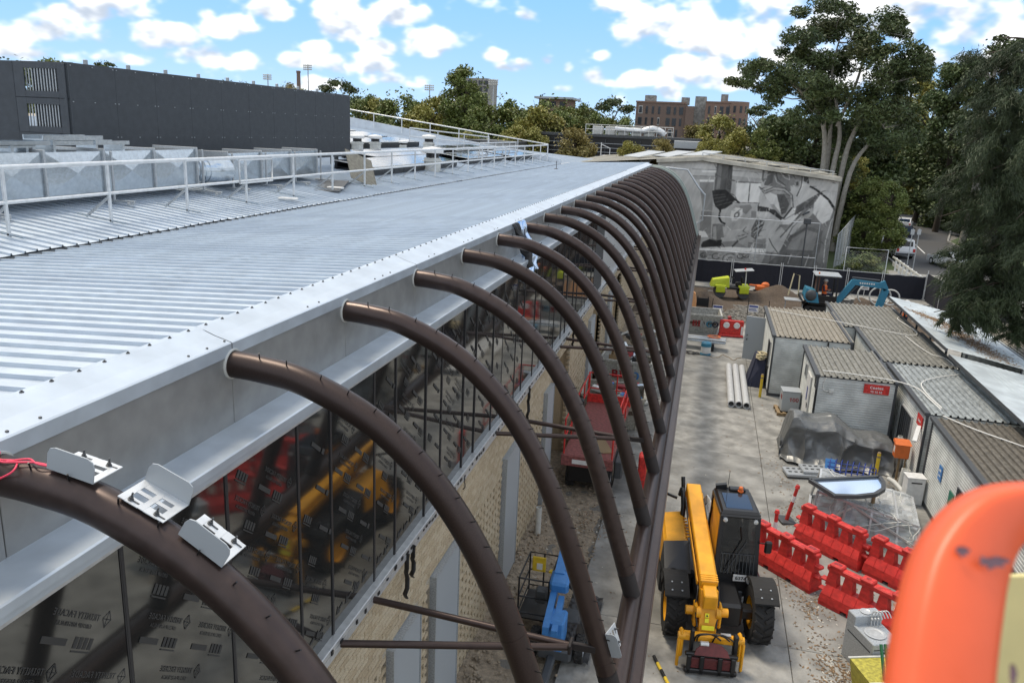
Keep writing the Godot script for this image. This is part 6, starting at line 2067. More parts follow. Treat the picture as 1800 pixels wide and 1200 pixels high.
	for i in 7:
		q = MB.new()
		var y := 0.42 + 0.075 * (i / 4)
		q.cbox(V(0.35 + 0.08 * (i % 3), y, -40.2 + (i % 4) * 0.2), V(2.5 - 0.12 * (i % 3), 0.07, 0.15), 0.008, yaw(-3 + (i % 3)))
		tag(put(q, "steel_length", MT.galv if i % 2 else MT.whitepipe), "long pale steel length in the stack before the skip", "steel", "steel lengths in the stack")
	t = thing("stack_bearer", "dark bearers under the steel stack before the skip", "bearers", V(0.4, 0, -39.9))
	for x in [-0.9, 0.6]:
		q = MB.new()
		q.cbox(V(x, 0.19, 0), V(0.14, 0.38, 1.1), 0.01)
		put(q, "block", MT.black, t)
	t = thing("site_vacuum", "small blue and white site vacuum with hose by the steel stack", "vacuum", V(0.68, 0, -38.7))
	q = MB.new()
	q.lathe([Vector2(0.22, 0.08), Vector2(0.24, 0.10), Vector2(0.23, 0.42)], Vector3.ZERO, Vector3.UP, 16)
	put(q, "tank", MT.white, t)
	q = MB.new()
	q.lathe([Vector2(0.25, 0.42), Vector2(0.24, 0.58), Vector2(0.15, 0.64), Vector2(0, 0.65)], Vector3.ZERO, Vector3.UP, 16); q.cbox(V(0, 0.04, 0), V(0.5, 0.06, 0.5), 0.02)
	put(q, "motor_head", MT.teal, t)
	q = MB.new()
	pts = []
	for i in 26: pts.append(V(-0.5 + 0.32 * cos(i * 0.55) - i * 0.012, 0.04 + 0.01 * (i % 3), 0.1 + 0.2 * sin(i * 0.55)))
	q.tube(pts, 0.025, 6)
	put(q, "hose", MT.black, t)
	q = MB.new()
	pts = []
	for i in 40: pts.append(V(1.0 + 0.3 * cos(i * 0.8) + 0.02 * (i % 5), 0.62 + 0.02 * sin(i * 1.7), -40.0 + 0.25 * sin(i * 0.8)))
	q.tube(pts, 0.014, 5)
	tag(put(q, "extension_lead", MT.orange), "tangled orange cord on the steel stack", "cord")
	q = MB.new()
	pts = []
	for i in 22: pts.append(V(0.9 + i * 0.07, 0.02, -38.5 + 0.35 * sin(i * 0.5) + 0.1 * sin(i * 1.3)))
	q.tube(pts, 0.012, 5)
	tag(put(q, "thin_lead", MT.timber), "thin brown lead lying on the concrete beside the vacuum", "lead")
	scissor_lift()
	boom_lift()
	q = MB.new()
	q.lathe([Vector2(0.06, 0.0), Vector2(0.075, 0), Vector2(0.075, 0.78), Vector2(0.06, 0.78), Vector2(0.06, 0.6), Vector2(0, 0.6)], V(-3.42, -0.03, -18.6), Vector3.UP, 14)
	tag(put(q, "standpipe", MT.offwhite), "short white standpipe in the dirt by the brick wall", "pipe")
	t = thing("red_post", "red plastic post with hazard tape between the beam and scissor lift", "post", V(-1.05, 0, -22.3))
	q = MB.new()
	q.cbox(V(0, 0.55, 0), V(0.25, 1.1, 0.4), 0.04)
	put(q, "body", MT.red, t)
	q = MB.new()
	for i in 6: q.cbox(V(0.128, 0.15 + i * 0.1, 0.0), V(0.01, 0.05, 0.1), 0.002, Basis(V(1, 0, 0), 0.6))
	put(q, "hazard_tape", MT.yellow, t)

func wrapped_glass() -> void:
	var t := thing("skylight_frames", "skylight frames wrapped in clear plastic behind the red barriers", "skylight")
	var P := [V(3.55, 0.05, -21.2), V(6.3, 0.05, -20.7), V(6.7, 0.05, -23.2), V(3.9, 0.05, -23.4)]
	var T := [V(3.75, 1.05, -21.4), V(6.25, 0.62, -21.0), V(6.5, 0.62, -22.9), V(4.0, 1.1, -22.9)]
	var q := MB.new()
	for i in 4:
		q.beam(P[i], P[(i + 1) % 4], 0.07, 0.07); q.beam(T[i], T[(i + 1) % 4], 0.06, 0.06); q.beam(P[i], T[i], 0.06, 0.06)
	for f in [0.3, 0.55, 0.8]:
		q.beam(P[0].lerp(P[1], f), T[0].lerp(T[1], f), 0.05, 0.05); q.beam(T[0].lerp(T[1], f), T[3].lerp(T[2], f), 0.05, 0.05)
	q.beam(P[0], T[0].lerp(T[1], 0.4), 0.05, 0.05); q.beam(T[0].lerp(T[1], 0.3), V(6.3, 0.1, -20.7), 0.05, 0.05)
	put(q, "frame", MT.alu, t)
	q = MB.new()
	for i in 5:
		var f := 0.06 + i * 0.19
		q.quad(P[0].lerp(P[1], f) + V(0, 0.06, -0.25), P[0].lerp(P[1], f + 0.16) + V(0, 0.06, -0.25), T[0].lerp(T[1], f + 0.16) + V(0, -0.1, -0.3), T[0].lerp(T[1], f) + V(0, -0.1, -0.3))
	put(q, "glass_panes", mat("greenglass", [0.10, 0.14, 0.13], 0.06, 0.3), t)
	q = MB.new()
	q.bb(3.9, 0.06, -21.6, 6.3, 0.30, -22.9)
	put(q, "packing", MT.charcoal, t)
	# draped polythene with creases
	var nf := FastNoiseLite.new()
	nf.seed = 77; nf.frequency = 1.6; nf.fractal_octaves = 4
	q = MB.new()
	var C := [[P[0], T[0], T[1], P[1]], [T[0], T[3], T[2], T[1]], [P[1], T[1], T[2], P[2]]]
	for c in C:
		var n := 22
		var G := []
		for j in n + 1:
			var row := []
			for i in n + 1:
				var u := float(i) / n
				var v := float(j) / n
				var p: Vector3 = c[0].lerp(c[3], u).lerp(c[1].lerp(c[2], u), v)
				var nn: Vector3 = (c[3] - c[0]).cross(c[1] - c[0]).normalized()
				row.append(p + nn * (0.03 + nf.get_noise_3dv(p * 1.6) * 0.10 - 0.08 * sin(u * PI) * sin(v * PI)))
			G.append(row)
		for j in n:
			for i in n: q.quad(G[j][i], G[j][i + 1], G[j + 1][i + 1], G[j + 1][i])
	put(q, "plastic_wrap", MT.polythene, t)
	var r2 := RandomNumberGenerator.new()
	r2.seed = 61
	for i in 11:
		q = MB.new()
		var a: Vector3 = T[0].lerp(T[1], r2.randf()) + V(0, 0.04, 0.05)
		var b: Vector3 = P[0].lerp(P[1], r2.randf()) + V(0, r2.randf() * 0.4, 0.12)
		if i % 3 == 0: b = T[3].lerp(T[2], r2.randf()) + V(0, 0.05, 0)
		var pp := []
		for j in 7: pp.append(a.lerp(b, j / 6.0) + V(r2.randfn(0, 0.05), -0.10 * sin(j * PI / 6.0) + r2.randfn(0, 0.02), 0.06 + r2.randfn(0, 0.03)))
		q.tube(smooth(pp, 3), r2.randf_range(0.008, 0.022), 5, true, 0.5)
		put(q, "plastic_tie", MT.offwhite, t)
	# curved glass panel resting on top
	t = thing("curved_panel", "pale blue mirrored glass panel with one rounded corner lying on the wrapped frames", "glass panel")
	var out := [Vector2(3.50, -21.45), Vector2(4.02, -20.62), Vector2(4.6, -20.78), Vector2(5.1, -21.08), Vector2(5.38, -21.50), Vector2(5.46, -21.95), Vector2(5.43, -22.35)]
	var tr := Transform3D(Basis(V(1, 0, 0), V(0, 0, 1), V(0, -1, 0)), V(0, 1.30, 0))
	q = MB.new()
	for i in out.size():
		var a: Vector3 = tr * V(out[i].x, out[i].y, -0.02)
		var b: Vector3 = tr * V(out[(i + 1) % out.size()].x, out[(i + 1) % out.size()].y, -0.02)
		q.beam(a, b, 0.10, 0.10)
		q.ball(a, V(0.05, 0.05, 0.05), 8)
	put(q, "frame", MT.charcoal, t)
	q = MB.new()
	q.prism(out, tr, -0.02)
	put(q, "glass", MT.skyglass, t)
	q = MB.new()
	q.cyl(V(4.1, 1.08, -21.2), V(4.1, 1.22, -21.2), 0.05, 8); q.cyl(V(5.2, 0.85, -21.6), V(5.2, 1.22, -21.6), 0.05, 8); q.cyl(V(5.2, 0.85, -22.2), V(5.2, 1.22, -22.2), 0.05, 8)
	put(q, "prop", MT.timber, t)

func scissor_lift() -> void:
	var t := thing("scissor_lift", "red scissor lift with railed deck parked under the ribs by the brick wall", "scissor lift")
	var x0 := -3.3
	var x1 := -1.85
	var q := MB.new()
	q.cbox(V(-2.58, 0.55, -23.6), V(1.2, 0.55, 4.2), 0.04)
	put(q, "chassis", MT.black, t)
	for z in [-21.9, -25.2]:
		for x in [-3.12, -2.04]: wheel(t, V(x, 0.36, z), 0.37, 0.25, MT.galvdull, 12)
	q = MB.new()
	q.cbox(V(-2.58, 1.18, -23.6), V(x1 - x0, 0.14, 4.9), 0.02); q.cbox(V(-2.58, 1.08, -21.13), V(x1 - x0 + 0.04, 0.32, 0.05), 0.01)
	put(q, "deck", MT.dustyred, t)
	q = MB.new()
	q.cbox(V(-2.58, 1.07, -21.10), V(0.85, 0.13, 0.012), 0.002); q.cbox(V(-2.45, 1.22, -21.10), V(0.24, 0.16, 0.012), 0.002)
	put(q, "notice_plate", MT.white, t)
	for s in [x0 + 0.03, x1 - 0.03]:
		q = MB.new()
		for y in [1.75, 2.3]: q.tube([V(s, y, -21.2), V(s, y, -26.0)], 0.025, 6)
		for i in 5: q.tube([V(s, 1.2, -21.2 - i * 1.2), V(s, 2.3, -21.2 - i * 1.2)], 0.025, 6)
		put(q, "side_rail", MT.red, t)
	q = MB.new()
	for y in [1.75, 2.3]: q.tube([V(x0, y, -26.0), V(x1, y, -26.0)], 0.025, 6)
	for i in 4: q.tube([V(lerpf(x0, x1, i / 3.0), 1.2, -26.0), V(lerpf(x0, x1, i / 3.0), 2.3, -26.0)], 0.025, 6)
	q.cbox(V(-2.58, 1.4, -26.0), V(1.4, 0.3, 0.04), 0.01)
	put(q, "end_rail", MT.red, t)
	q = MB.new()
	q.cbox(V(x0 + 0.15, 2.1, -23.2), V(0.22, 0.35, 0.3), 0.05); q.cyl(V(x0 + 0.15, 1.2, -23.2), V(x0 + 0.15, 1.95, -23.2), 0.04, 8)
	put(q, "control_box", MT.black, t)
	q = MB.new()
	q.cbox(V(-2.35, 1.27, -22.0), V(0.6, 0.03, 1.0), 0.005, yaw(20))
	tag(put(q, "ply_offcut", MT.timber), "tan ply offcut lying on the red scissor lift deck", "board")
	q = MB.new()
	q.cbox(V(-1.72, 0.75, -22.4), V(0.25, 0.55, 1.5), 0.04)
	put(q, "battery_box", MT.charcoal, t)

func boom_lift() -> void:
	var t := thing("boom_lift", "blue trailer boom lift folded in the dirt strip with yellow-tagged basket", "boom lift")
	var q := MB.new()
	q.cbox(V(-1.95, 0.38, -14.0), V(0.8, 0.3, 1.8), 0.05); q.cbox(V(-2.0, 0.30, -12.8), V(0.2, 0.15, 1.4), 0.04)
	put(q, "chassis", MT.charcoal, t)
	for x in [-2.5, -1.4]: wheel(t, V(x, 0.33, -13.6), 0.34, 0.2, MT.galvdull, 14)
	q = MB.new()
	q.beam(V(-2.14, 1.12, -12.9), V(-2.20, 1.30, -14.3), 0.15, 0.22)
	put(q, "lower_boom", MT.blue, t)
	q = MB.new()
	q.beam(V(-1.94, 1.08, -12.9), V(-1.99, 1.25, -14.1), 0.14, 0.18)
	put(q, "lower_boom", MT.blue, t)
	q = MB.new()
	q.cbox(V(-2.0, 0.85, -13.4), V(0.5, 0.8, 0.6), 0.05)
	put(q, "turret", MT.blue, t)
	q = MB.new()
	q.cbox(V(-2.08, 1.55, -14.35), V(0.46, 0.34, 0.5), 0.06, Basis(V(1, 0, 0), 0.3))
	put(q, "knuckle", MT.blue, t)
	q = MB.new()
	q.beam(V(-2.12, 1.62, -14.4), V(-2.16, 1.85, -15.5), 0.24, 0.30); q.beam(V(-2.16, 1.85, -15.5), V(-2.24, 1.3, -15.95), 0.30, 0.32)
	put(q, "jib", MT.blue, t)
	q = MB.new()
	q.box(V(-2.15, 1.265, -13.25), V(0.12, 0.012, 0.2), Basis(V(1, 0, 0), 0.134))
	put(q, "decal", MT.white, t)
	q = MB.new()
	q.tube(smooth([V(-1.85, 1.5, -14.3), V(-1.62, 1.25, -14.5), V(-1.7, 1.0, -14.9), V(-1.95, 1.4, -15.3)], 5), 0.05, 8); q.tube(smooth([V(-1.9, 1.55, -14.2), V(-1.68, 1.6, -14.6), V(-1.8, 1.7, -15.2)], 5), 0.035, 8)
	put(q, "hose", MT.black, t)
	var o := MB.new()
	for y in [0.55, 1.0, 1.5]: o.tube([V(-3.1, y, -14.3), V(-2.35, y, -14.3), V(-2.35, y, -15.6), V(-3.1, y, -15.6), V(-3.1, y, -14.3)], 0.022, 6)
	for e in [[-3.1, -14.3], [-2.35, -14.3], [-2.35, -15.6], [-3.1, -15.6], [-2.72, -15.6]]: o.tube([V(e[0], 0.4, e[1]), V(e[0], 1.5, e[1])], 0.022, 6)
	o.bb(-3.1, 0.38, -14.3, -2.35, 0.42, -15.6)
	var bk := put(o, "basket", MT.black, t)
	q = MB.new()
	q.cbox(V(-2.85, 1.2, -15.57), V(0.36, 0.42, 0.05), 0.02)
	put(q, "yellow_guard", MT.yellow, bk)
	q = MB.new()
	q.cbox(V(-2.83, 1.15, -15.535), V(0.15, 0.18, 0.012), 0.003)
	put(q, "tag", MT.white, bk)
	q = MB.new()
	q.beam(V(-2.45, 1.45, -14.9), V(-2.1, 1.5, -14.8), 0.12, 0.05)
	put(q, "yellow_latch", MT.yellow, bk)
	q = MB.new()
	q.cbox(V(-2.55, 1.0, -14.5), V(0.3, 0.4, 0.25), 0.05)
	put(q, "controls", MT.charcoal, bk)
	t.scale = Vector3.ONE * 0.84
	t.position = V(-2.3, 0, -14.7) * 0.16
	var nf := FastNoiseLite.new()
	nf.frequency = 2.5
	var c := patch(-2.05, -1.35, -13.6, -16.0, 14, 30, func(x, z): return 0.06 + 0.10 * absf(nf.get_noise_2d(x * 2, z * 2)) + 0.45 * smoothstep(-15.2, -14.0, z) * smoothstep(-1.45, -1.7, x))
	tag(put(c, "black_sheet", MT.black), "crumpled black plastic sheet beside the blue boom lift", "sheet")

func far_yard() -> void:
	# tandem roller
	var t := thing("road_roller", "lime green tandem roller with canopy on the dug ground", "roller", V(2.15, 0.05, -54.0), -84)
	t.scale = Vector3.ONE * 0.8
	var q := MB.new()
	for z in [-0.95, 0.95]:
		q = MB.new()
		q.lathe([Vector2(0, -0.6), Vector2(0.30, -0.6), Vector2(0.44, -0.6), Vector2(0.45, -0.58), Vector2(0.45, 0.58), Vector2(0.44, 0.6), Vector2(0.30, 0.6), Vector2(0, 0.6)], V(0, 0.46, z), V(1, 0, 0), 24)
		put(q, "drum", MT.charcoal, t)
		q = MB.new()
		for s in [-0.68, 0.68]: q.cbox(V(s, 0.72, z), V(0.10, 0.5, 0.75), 0.04)
		q.cbox(V(0, 1.0, z), V(1.4, 0.16, 0.9), 0.04)
		put(q, "yoke", MT.lime, t)
	q = MB.new()
	q.hexa([V(-0.55, 0.9, 1.75), V(0.55, 0.9, 1.75), V(0.6, 0.9, 0.25), V(-0.6, 0.9, 0.25), V(-0.42, 1.45, 1.6), V(0.42, 1.45, 1.6), V(0.52, 1.72, 0.3), V(-0.52, 1.72, 0.3)])
	put(q, "hood", MT.lime, t)
	q = MB.new()
	q.cbox(V(0, 0.85, -0.3), V(1.1, 0.2, 1.4), 0.04); q.cbox(V(0, 1.15, -0.55), V(0.55, 0.35, 0.5), 0.06); q.cbox(V(0, 1.5, -0.78), V(0.5, 0.5, 0.12), 0.05); q.cyl(V(0.1, 1.3, -0.1), V(0.1, 1.75, 0.05), 0.04, 6)
	q.lathe([Vector2(0.18, 0), Vector2(0.2, 0.02), Vector2(0.18, 0.04)], V(0.1, 1.72, 0.03), V(0, 0.8, -0.5).normalized(), 12)
	put(q, "seat_deck", MT.black, t)
	q = MB.new()
	q.tube([V(0, 0.9, -1.1), V(0, 2.3, -1.05)], 0.05, 8)
	put(q, "canopy_post", MT.white, t)
	q = MB.new()
	q.cbox(V(0, 2.34, -0.85), V(1.2, 0.06, 1.5), 0.03, Basis(V(1, 0, 0), 0.12))
	put(q, "canopy", MT.galvdull, t)
	q = MB.new()
	q.lathe([Vector2(0.07, 0), Vector2(0.07, 0.12), Vector2(0, 0.14)], V(0, 2.38, -0.95), Vector3.UP, 8)
	put(q, "beacon", MT.red, t)
	# excavator
	t = thing("mini_excavator", "teal mini excavator with roofed cab and bent arm beyond the sheds", "excavator", V(7.5, 0.0, -51.8), 0)
	for z in [-0.65, 0.65]:
		q = MB.new()
		q.cbox(V(0, 0.24, z), V(1.5, 0.46, 0.34), 0.05)
		for x in [-0.78, 0.78]: q.lathe([Vector2(0, -0.17), Vector2(0.23, -0.17), Vector2(0.23, 0.17), Vector2(0, 0.17)], V(x, 0.25, z), V(0, 0, 1), 14)
		for i in 14: q.cbox(V(-0.8 + i * 0.123, 0.49, z), V(0.05, 0.03, 0.36), 0.005)
		put(q, "track", MT.rubber, t)
	q = MB.new()
	q.cbox(V(-0.1, 0.62, 0), V(1.3, 0.2, 1.2), 0.04)
	q.tube(smooth([V(-1.05, 0.70, 0.75), V(-1.2, 0.95, 0.2), V(-1.2, 0.95, -0.4), V(-1.0, 0.7, -0.75)], 4), 0.16, 8)
	put(q, "undercarriage", MT.black, t)
	q = MB.new()
	q.hexa([V(-1.15, 0.72, 0.72), V(-0.2, 0.72, 0.78), V(-0.2, 0.72, -0.78), V(-1.15, 0.72, -0.72), V(-1.0, 1.55, 0.6), V(-0.35, 1.35, 0.75), V(-0.35, 1.35, -0.75), V(-1.0, 1.55, -0.6)])
	var cw := put(q, "engine_cover", MT.teal, t)
	q = MB.new()
	q.ball(V(-0.7, 1.15, 0.70), V(0.34, 0.36, 0.16), 14)
	put(q, "dark_panel", MT.charcoal, cw)
	for e in [[-0.45, 0.7], [0.75, 0.7], [0.75, -0.7], [-0.45, -0.7]]:
		q = MB.new()
		q.beam(V(e[0], 0.70, e[1]), V(e[0] * 0.95, 2.38, e[1] * 0.92), 0.08, 0.08)
		put(q, "cab_post", MT.black, t)
	q = MB.new()
	q.cbox(V(0.15, 0.95, 0.68), V(1.2, 0.5, 0.06), 0.02); q.cbox(V(0.72, 0.85, 0), V(0.08, 0.4, 1.3), 0.02); q.cbox(V(0.15, 0.74, 0), V(1.25, 0.08, 1.45), 0.02)
	put(q, "cab_base", MT.black, t)
	q = MB.new()
	q.cbox(V(0.15, 2.42, 0), V(1.55, 0.14, 1.45), 0.06)
	put(q, "cab_roof", MT.galvdull, t)
	q = MB.new()
	q.cbox(V(-0.35, 1.7, 0.0), V(0.10, 1.2, 1.25), 0.03); q.cbox(V(0.0, 1.0, 0.0), V(0.6, 0.25, 0.6), 0.06)
	put(q, "seat_back", mat("brownseat", [0.10, 0.045, 0.028], 0.7), t)
	q = MB.new()
	q.bb(-0.42, 2.50, 0.5, -0.34, 2.60, 0.58)
	put(q, "beacon", MT.orange, t)
	q = MB.new()
	q.beam(V(0.9, 0.75, 0.1), V(1.75, 2.15, 0.05), 0.24, 0.34)
	q.beam(V(1.65, 2.1, 0.05), V(3.35, 1.98, 0.0), 0.24, 0.32)
	var bm := put(q, "boom", MT.teal, t)
	q = MB.new()
	q.cyl(V(1.6, 2.36, 0.05), V(3.2, 2.30, 0.0), 0.05, 8); q.cyl(V(1.2, 0.9, 0.05), V(2.0, 1.9, 0.05), 0.055, 8)
	put(q, "ram", MT.charcoal, bm)
	q = MB.new()
	for i in 7: q.bb(2.05 + i * 0.13, 2.02, 0.172, 2.13 + i * 0.13, 2.12, 0.176)
	put(q, "decal", MT.white, bm)
	q = MB.new()
	q.beam(V(3.35, 2.25, 0), V(3.62, 1.75, 0), 0.20, 0.30); q.beam(V(3.6, 1.8, 0), V(3.30, 0.35, 0), 0.20, 0.42)
	put(q, "arm", MT.teal, t)
	q = MB.new()
	q.prism([Vector2(-0.35, 0), Vector2(0.2, 0.1), Vector2(0.3, 0.55), Vector2(-0.1, 0.7), Vector2(-0.35, 0.5)], Transform3D(Basis.IDENTITY, V(3.3, 0.0, -0.35)), 0.7)
	put(q, "bucket", MT.charcoal, t)
	q = MB.new()
	q.cbox(V(-1.55, 0.75, 0.3), V(1.3, 0.04, 0.9), 0.01); q.beam(V(-1.1, 0.3, 0.5), V(-1.1, 0.75, 0.5), 0.05, 0.05); q.beam(V(-2.1, 0.0, 0.3), V(-2.1, 0.75, 0.3), 0.05, 0.05)
	put(q, "side_shelf", MT.galvdull, t)
	q = MB.new()
	q.tube([V(-1.9, 0.8, -0.6), V(-1.7, 2.2, -0.7), V(-1.35, 2.1, -0.7), V(-1.3, 0.8, -0.6)], 0.04, 6)
	put(q, "guard_hoop", MT.rope, t)
	person("person in orange vest and white helmet sitting in the excavator cab", V(7.6, 1.10, -51.7), true)
	person("person in white helmet standing beyond the pale awning", V(11.6, 0, -48.3), false)
	# coiled white hose, boards, signs and plates near the fence
	t = thing("hose_coil", "large pale hose coil standing by the cloth fence", "hose", V(11.0, 0, -55.5))
	for k in 3:
		q = MB.new()
		var pts := []
		for i in 25: pts.append(V(0.6 * k + cos(TAU * i / 24.0) * (0.75 - 0.1 * k), 0.72 + sin(TAU * i / 24.0) * (0.7 - 0.1 * k), 0.12 * k))
		q.tube(pts, 0.05, 6)
		put(q, "loop", MT.offwhite, t)
	for e in [[9.4, 0.5, -54.6, 0.9, 0.5], [8.9, 0.5, -54.2, 1.3, 0.35]]:
		q = MB.new()
		q.cbox(V(e[0], e[1] * 0.5, e[2]), V(e[3], e[1], 0.6), 0.05, yaw(12)); q.cbox(V(e[0] + 0.1, e[1] + 0.03, e[2]), V(e[3] * 0.9, 0.06, 0.66), 0.01, yaw(9))
		tag(put(q, "concrete_block", MT.concrete2), "pale concrete block by the excavator arm", "block", "blocks by the excavator")
	for e in [[2.9, -46.6, "left"], [4.0, -46.2, "right"], [0.9, -45.6, "far left"]]:
		t = thing("site_notice", "small white and blue notice on a stake by the dug ground, %s one" % e[2], "notice", V(e[0], 0, e[1]))
		q = MB.new()
		q.cyl(V(0, 0, 0), V(0, 1.5, 0), 0.02, 6)
		put(q, "stake", MT.black, t)
		q = MB.new()
		q.cbox(V(0.3, 0.9, 0.02), V(0.55, 0.42, 0.015), 0.004)
		var s := put(q, "plate", MT.white, t)
		q = MB.new()
		q.bb(0.06, 0.98, 0.03, 0.54, 1.08, 0.033); q.bb(0.06, 0.86, 0.03, 0.45, 0.90, 0.033); q.bb(0.06, 0.78, 0.03, 0.5, 0.82, 0.033)
		put(q, "print", MT.bluedeep, s)
	t = thing("site_notice", "small notice board hung on the cloth fence near the awning", "notice", V(10.9, 0, -57.0))
	q = MB.new()
	q.cyl(V(0, 0, 0), V(0, 1.0, 0), 0.02, 6); q.cbox(V(0, 1.0, 0.03), V(0.55, 0.4, 0.02), 0.004)
	put(q, "board", MT.white, t)
	q = MB.new()
	q.bb(-0.22, 1.02, 0.042, 0.22, 1.12, 0.045); q.bb(-0.2, 0.9, 0.042, 0.2, 0.94, 0.045)
	put(q, "print", MT.maroon, t)
	junk(14, V(1.0, 0.0, -46.0), V(1.2, 0.35, 0.7), 14, "behind the BINGO skip")
	t = thing("plate_compactor", "orange machine lying on the path before the cloth fence", "compactor", V(4.3, 0.05, -57.2), 20)
	q = MB.new()
	q.cbox(V(0, 0.25, 0), V(0.8, 0.4, 0.5), 0.08); q.ball(V(0.25, 0.45, 0), V(0.3, 0.22, 0.25), 10); q.tube([V(-0.3, 0.4, 0), V(-0.9, 0.45, 0)], 0.06, 8)
	put(q, "body", MT.orange, t)
	q = MB.new()
	q.cbox(V(0, 0.06, 0), V(0.95, 0.08, 0.6), 0.02)
	put(q, "plate", MT.black, t)
	q = MB.new()
	q.hexa([V(-0.9, 0.0, -48.3), V(0.1, 0, -48.3), V(0.1, 0, -49.0), V(-0.9, 0, -49.0), V(-0.6, 1.5, -48.6), V(-0.1, 1.1, -48.6), V(-0.1, 1.1, -48.9), V(-0.6, 1.5, -48.9)])
	tag(put(q, "orange_wrap", mat("peach", [0.72, 0.36, 0.16], 0.7, 0.0, "soft", 1.0)), "peach plastic wrapped bundle at the far end of the beam", "bundle")
	t = thing("dark_stand", "black stand like an upright chair beside the gravel patch", "stand", V(0.35, 0, -46.9))
	q = MB.new()
	q.cbox(V(0, 0.95, 0), V(0.7, 0.5, 0.05), 0.01); q.cyl(V(-0.3, 0, 0), V(-0.3, 1.3, 0), 0.03, 6); q.cyl(V(0.3, 0, 0), V(0.3, 1.3, 0), 0.03, 6)
	put(q, "panel", MT.black, t)

func person(label: String, at: Vector3, seated: bool) -> void:
	var t := thing("person", label, "person", at, 70.0 if seated else 200.0)
	var b := []
	var hy := 0.12 if seated else 0.92
	var T := V(0, hy, 0)
	b.append([T, T + V(0, 0.25, 0.0), 0.14, 0.13]); b.append([T + V(0, 0.25, 0), T + V(0, 0.45, 0), 0.14, 0.15])
	b.append([T + V(-0.17, 0.50, 0), T + V(0.17, 0.50, 0), 0.075, 0.075]); b.append([T + V(0, 0.52, 0), T + V(0, 0.64, 0.01), 0.06, 0.055])
	b.append([T + V(0, 0.72, 0.02), T + V(0, 0.80, 0.01), 0.085, 0.095]); b.append([T + V(0, 0.74, 0.10), T + V(0, 0.735, 0.125), 0.02, 0.016])
	for s in [-1, 1]:
		b.append([T + V(s * 0.19, 0.50, 0), T + V(s * 0.25, 0.24, 0.04), 0.058, 0.048])
		var el := T + V(s * 0.25, 0.24, 0.04)
		var wr := T + (V(s * 0.16, 0.26, 0.28) if seated else V(s * 0.24, 0.0, 0.10))
		b.append([el, wr, 0.046, 0.034])
		for f in 5:
			var d := (wr - el).normalized()
			b.append([wr + d * 0.02, wr + d * (0.07 + 0.02 * (f % 3)) + V((f - 2) * 0.018, -0.01 if f else 0.03, 0), 0.018, 0.010])
		var hip := T + V(s * 0.09, -0.02, 0)
		var kn := T + (V(s * 0.12, 0.02, 0.42) if seated else V(s * 0.10, -0.45, 0.02))
		var an := kn + (V(0, -0.42, 0.03) if seated else V(0, -0.41, -0.03))
		b.append([hip, kn, 0.085, 0.06]); b.append([kn, an, 0.06, 0.042]); b.append([an + V(0, -0.02, -0.03), an + V(0, -0.03, 0.14), 0.042, 0.035])
	var m := StandardMaterial3D.new()
	m.roughness = 0.8
	m.vertex_color_use_as_albedo = true
	var q := body_mesh(b, 0.03)
	q.usec = true
	for p in q.v:
		var y: float = p.y - hy
		var c := Color(0.02, 0.025, 0.05)
		if y > 0.56: c = Color(0.42, 0.24, 0.16)
		elif y > 0.02 and absf(p.x) < 0.22 and p.z < 0.2: c = Color(0.75, 0.16, 0.03)
		elif p.z > 0.24 and y > 0.15: c = Color(0.42, 0.24, 0.16)
		q.c.append(c)
	put(q, "body", m, t)
	q = MB.new()
	q.lathe([Vector2(0.155, 0.0), Vector2(0.15, 0.012), Vector2(0.12, 0.02), Vector2(0.118, 0.07), Vector2(0.09, 0.115), Vector2(0, 0.135)], T + V(0, 0.80, 0.02), Vector3.UP, 16)
	put(q, "helmet", MT.white, t)

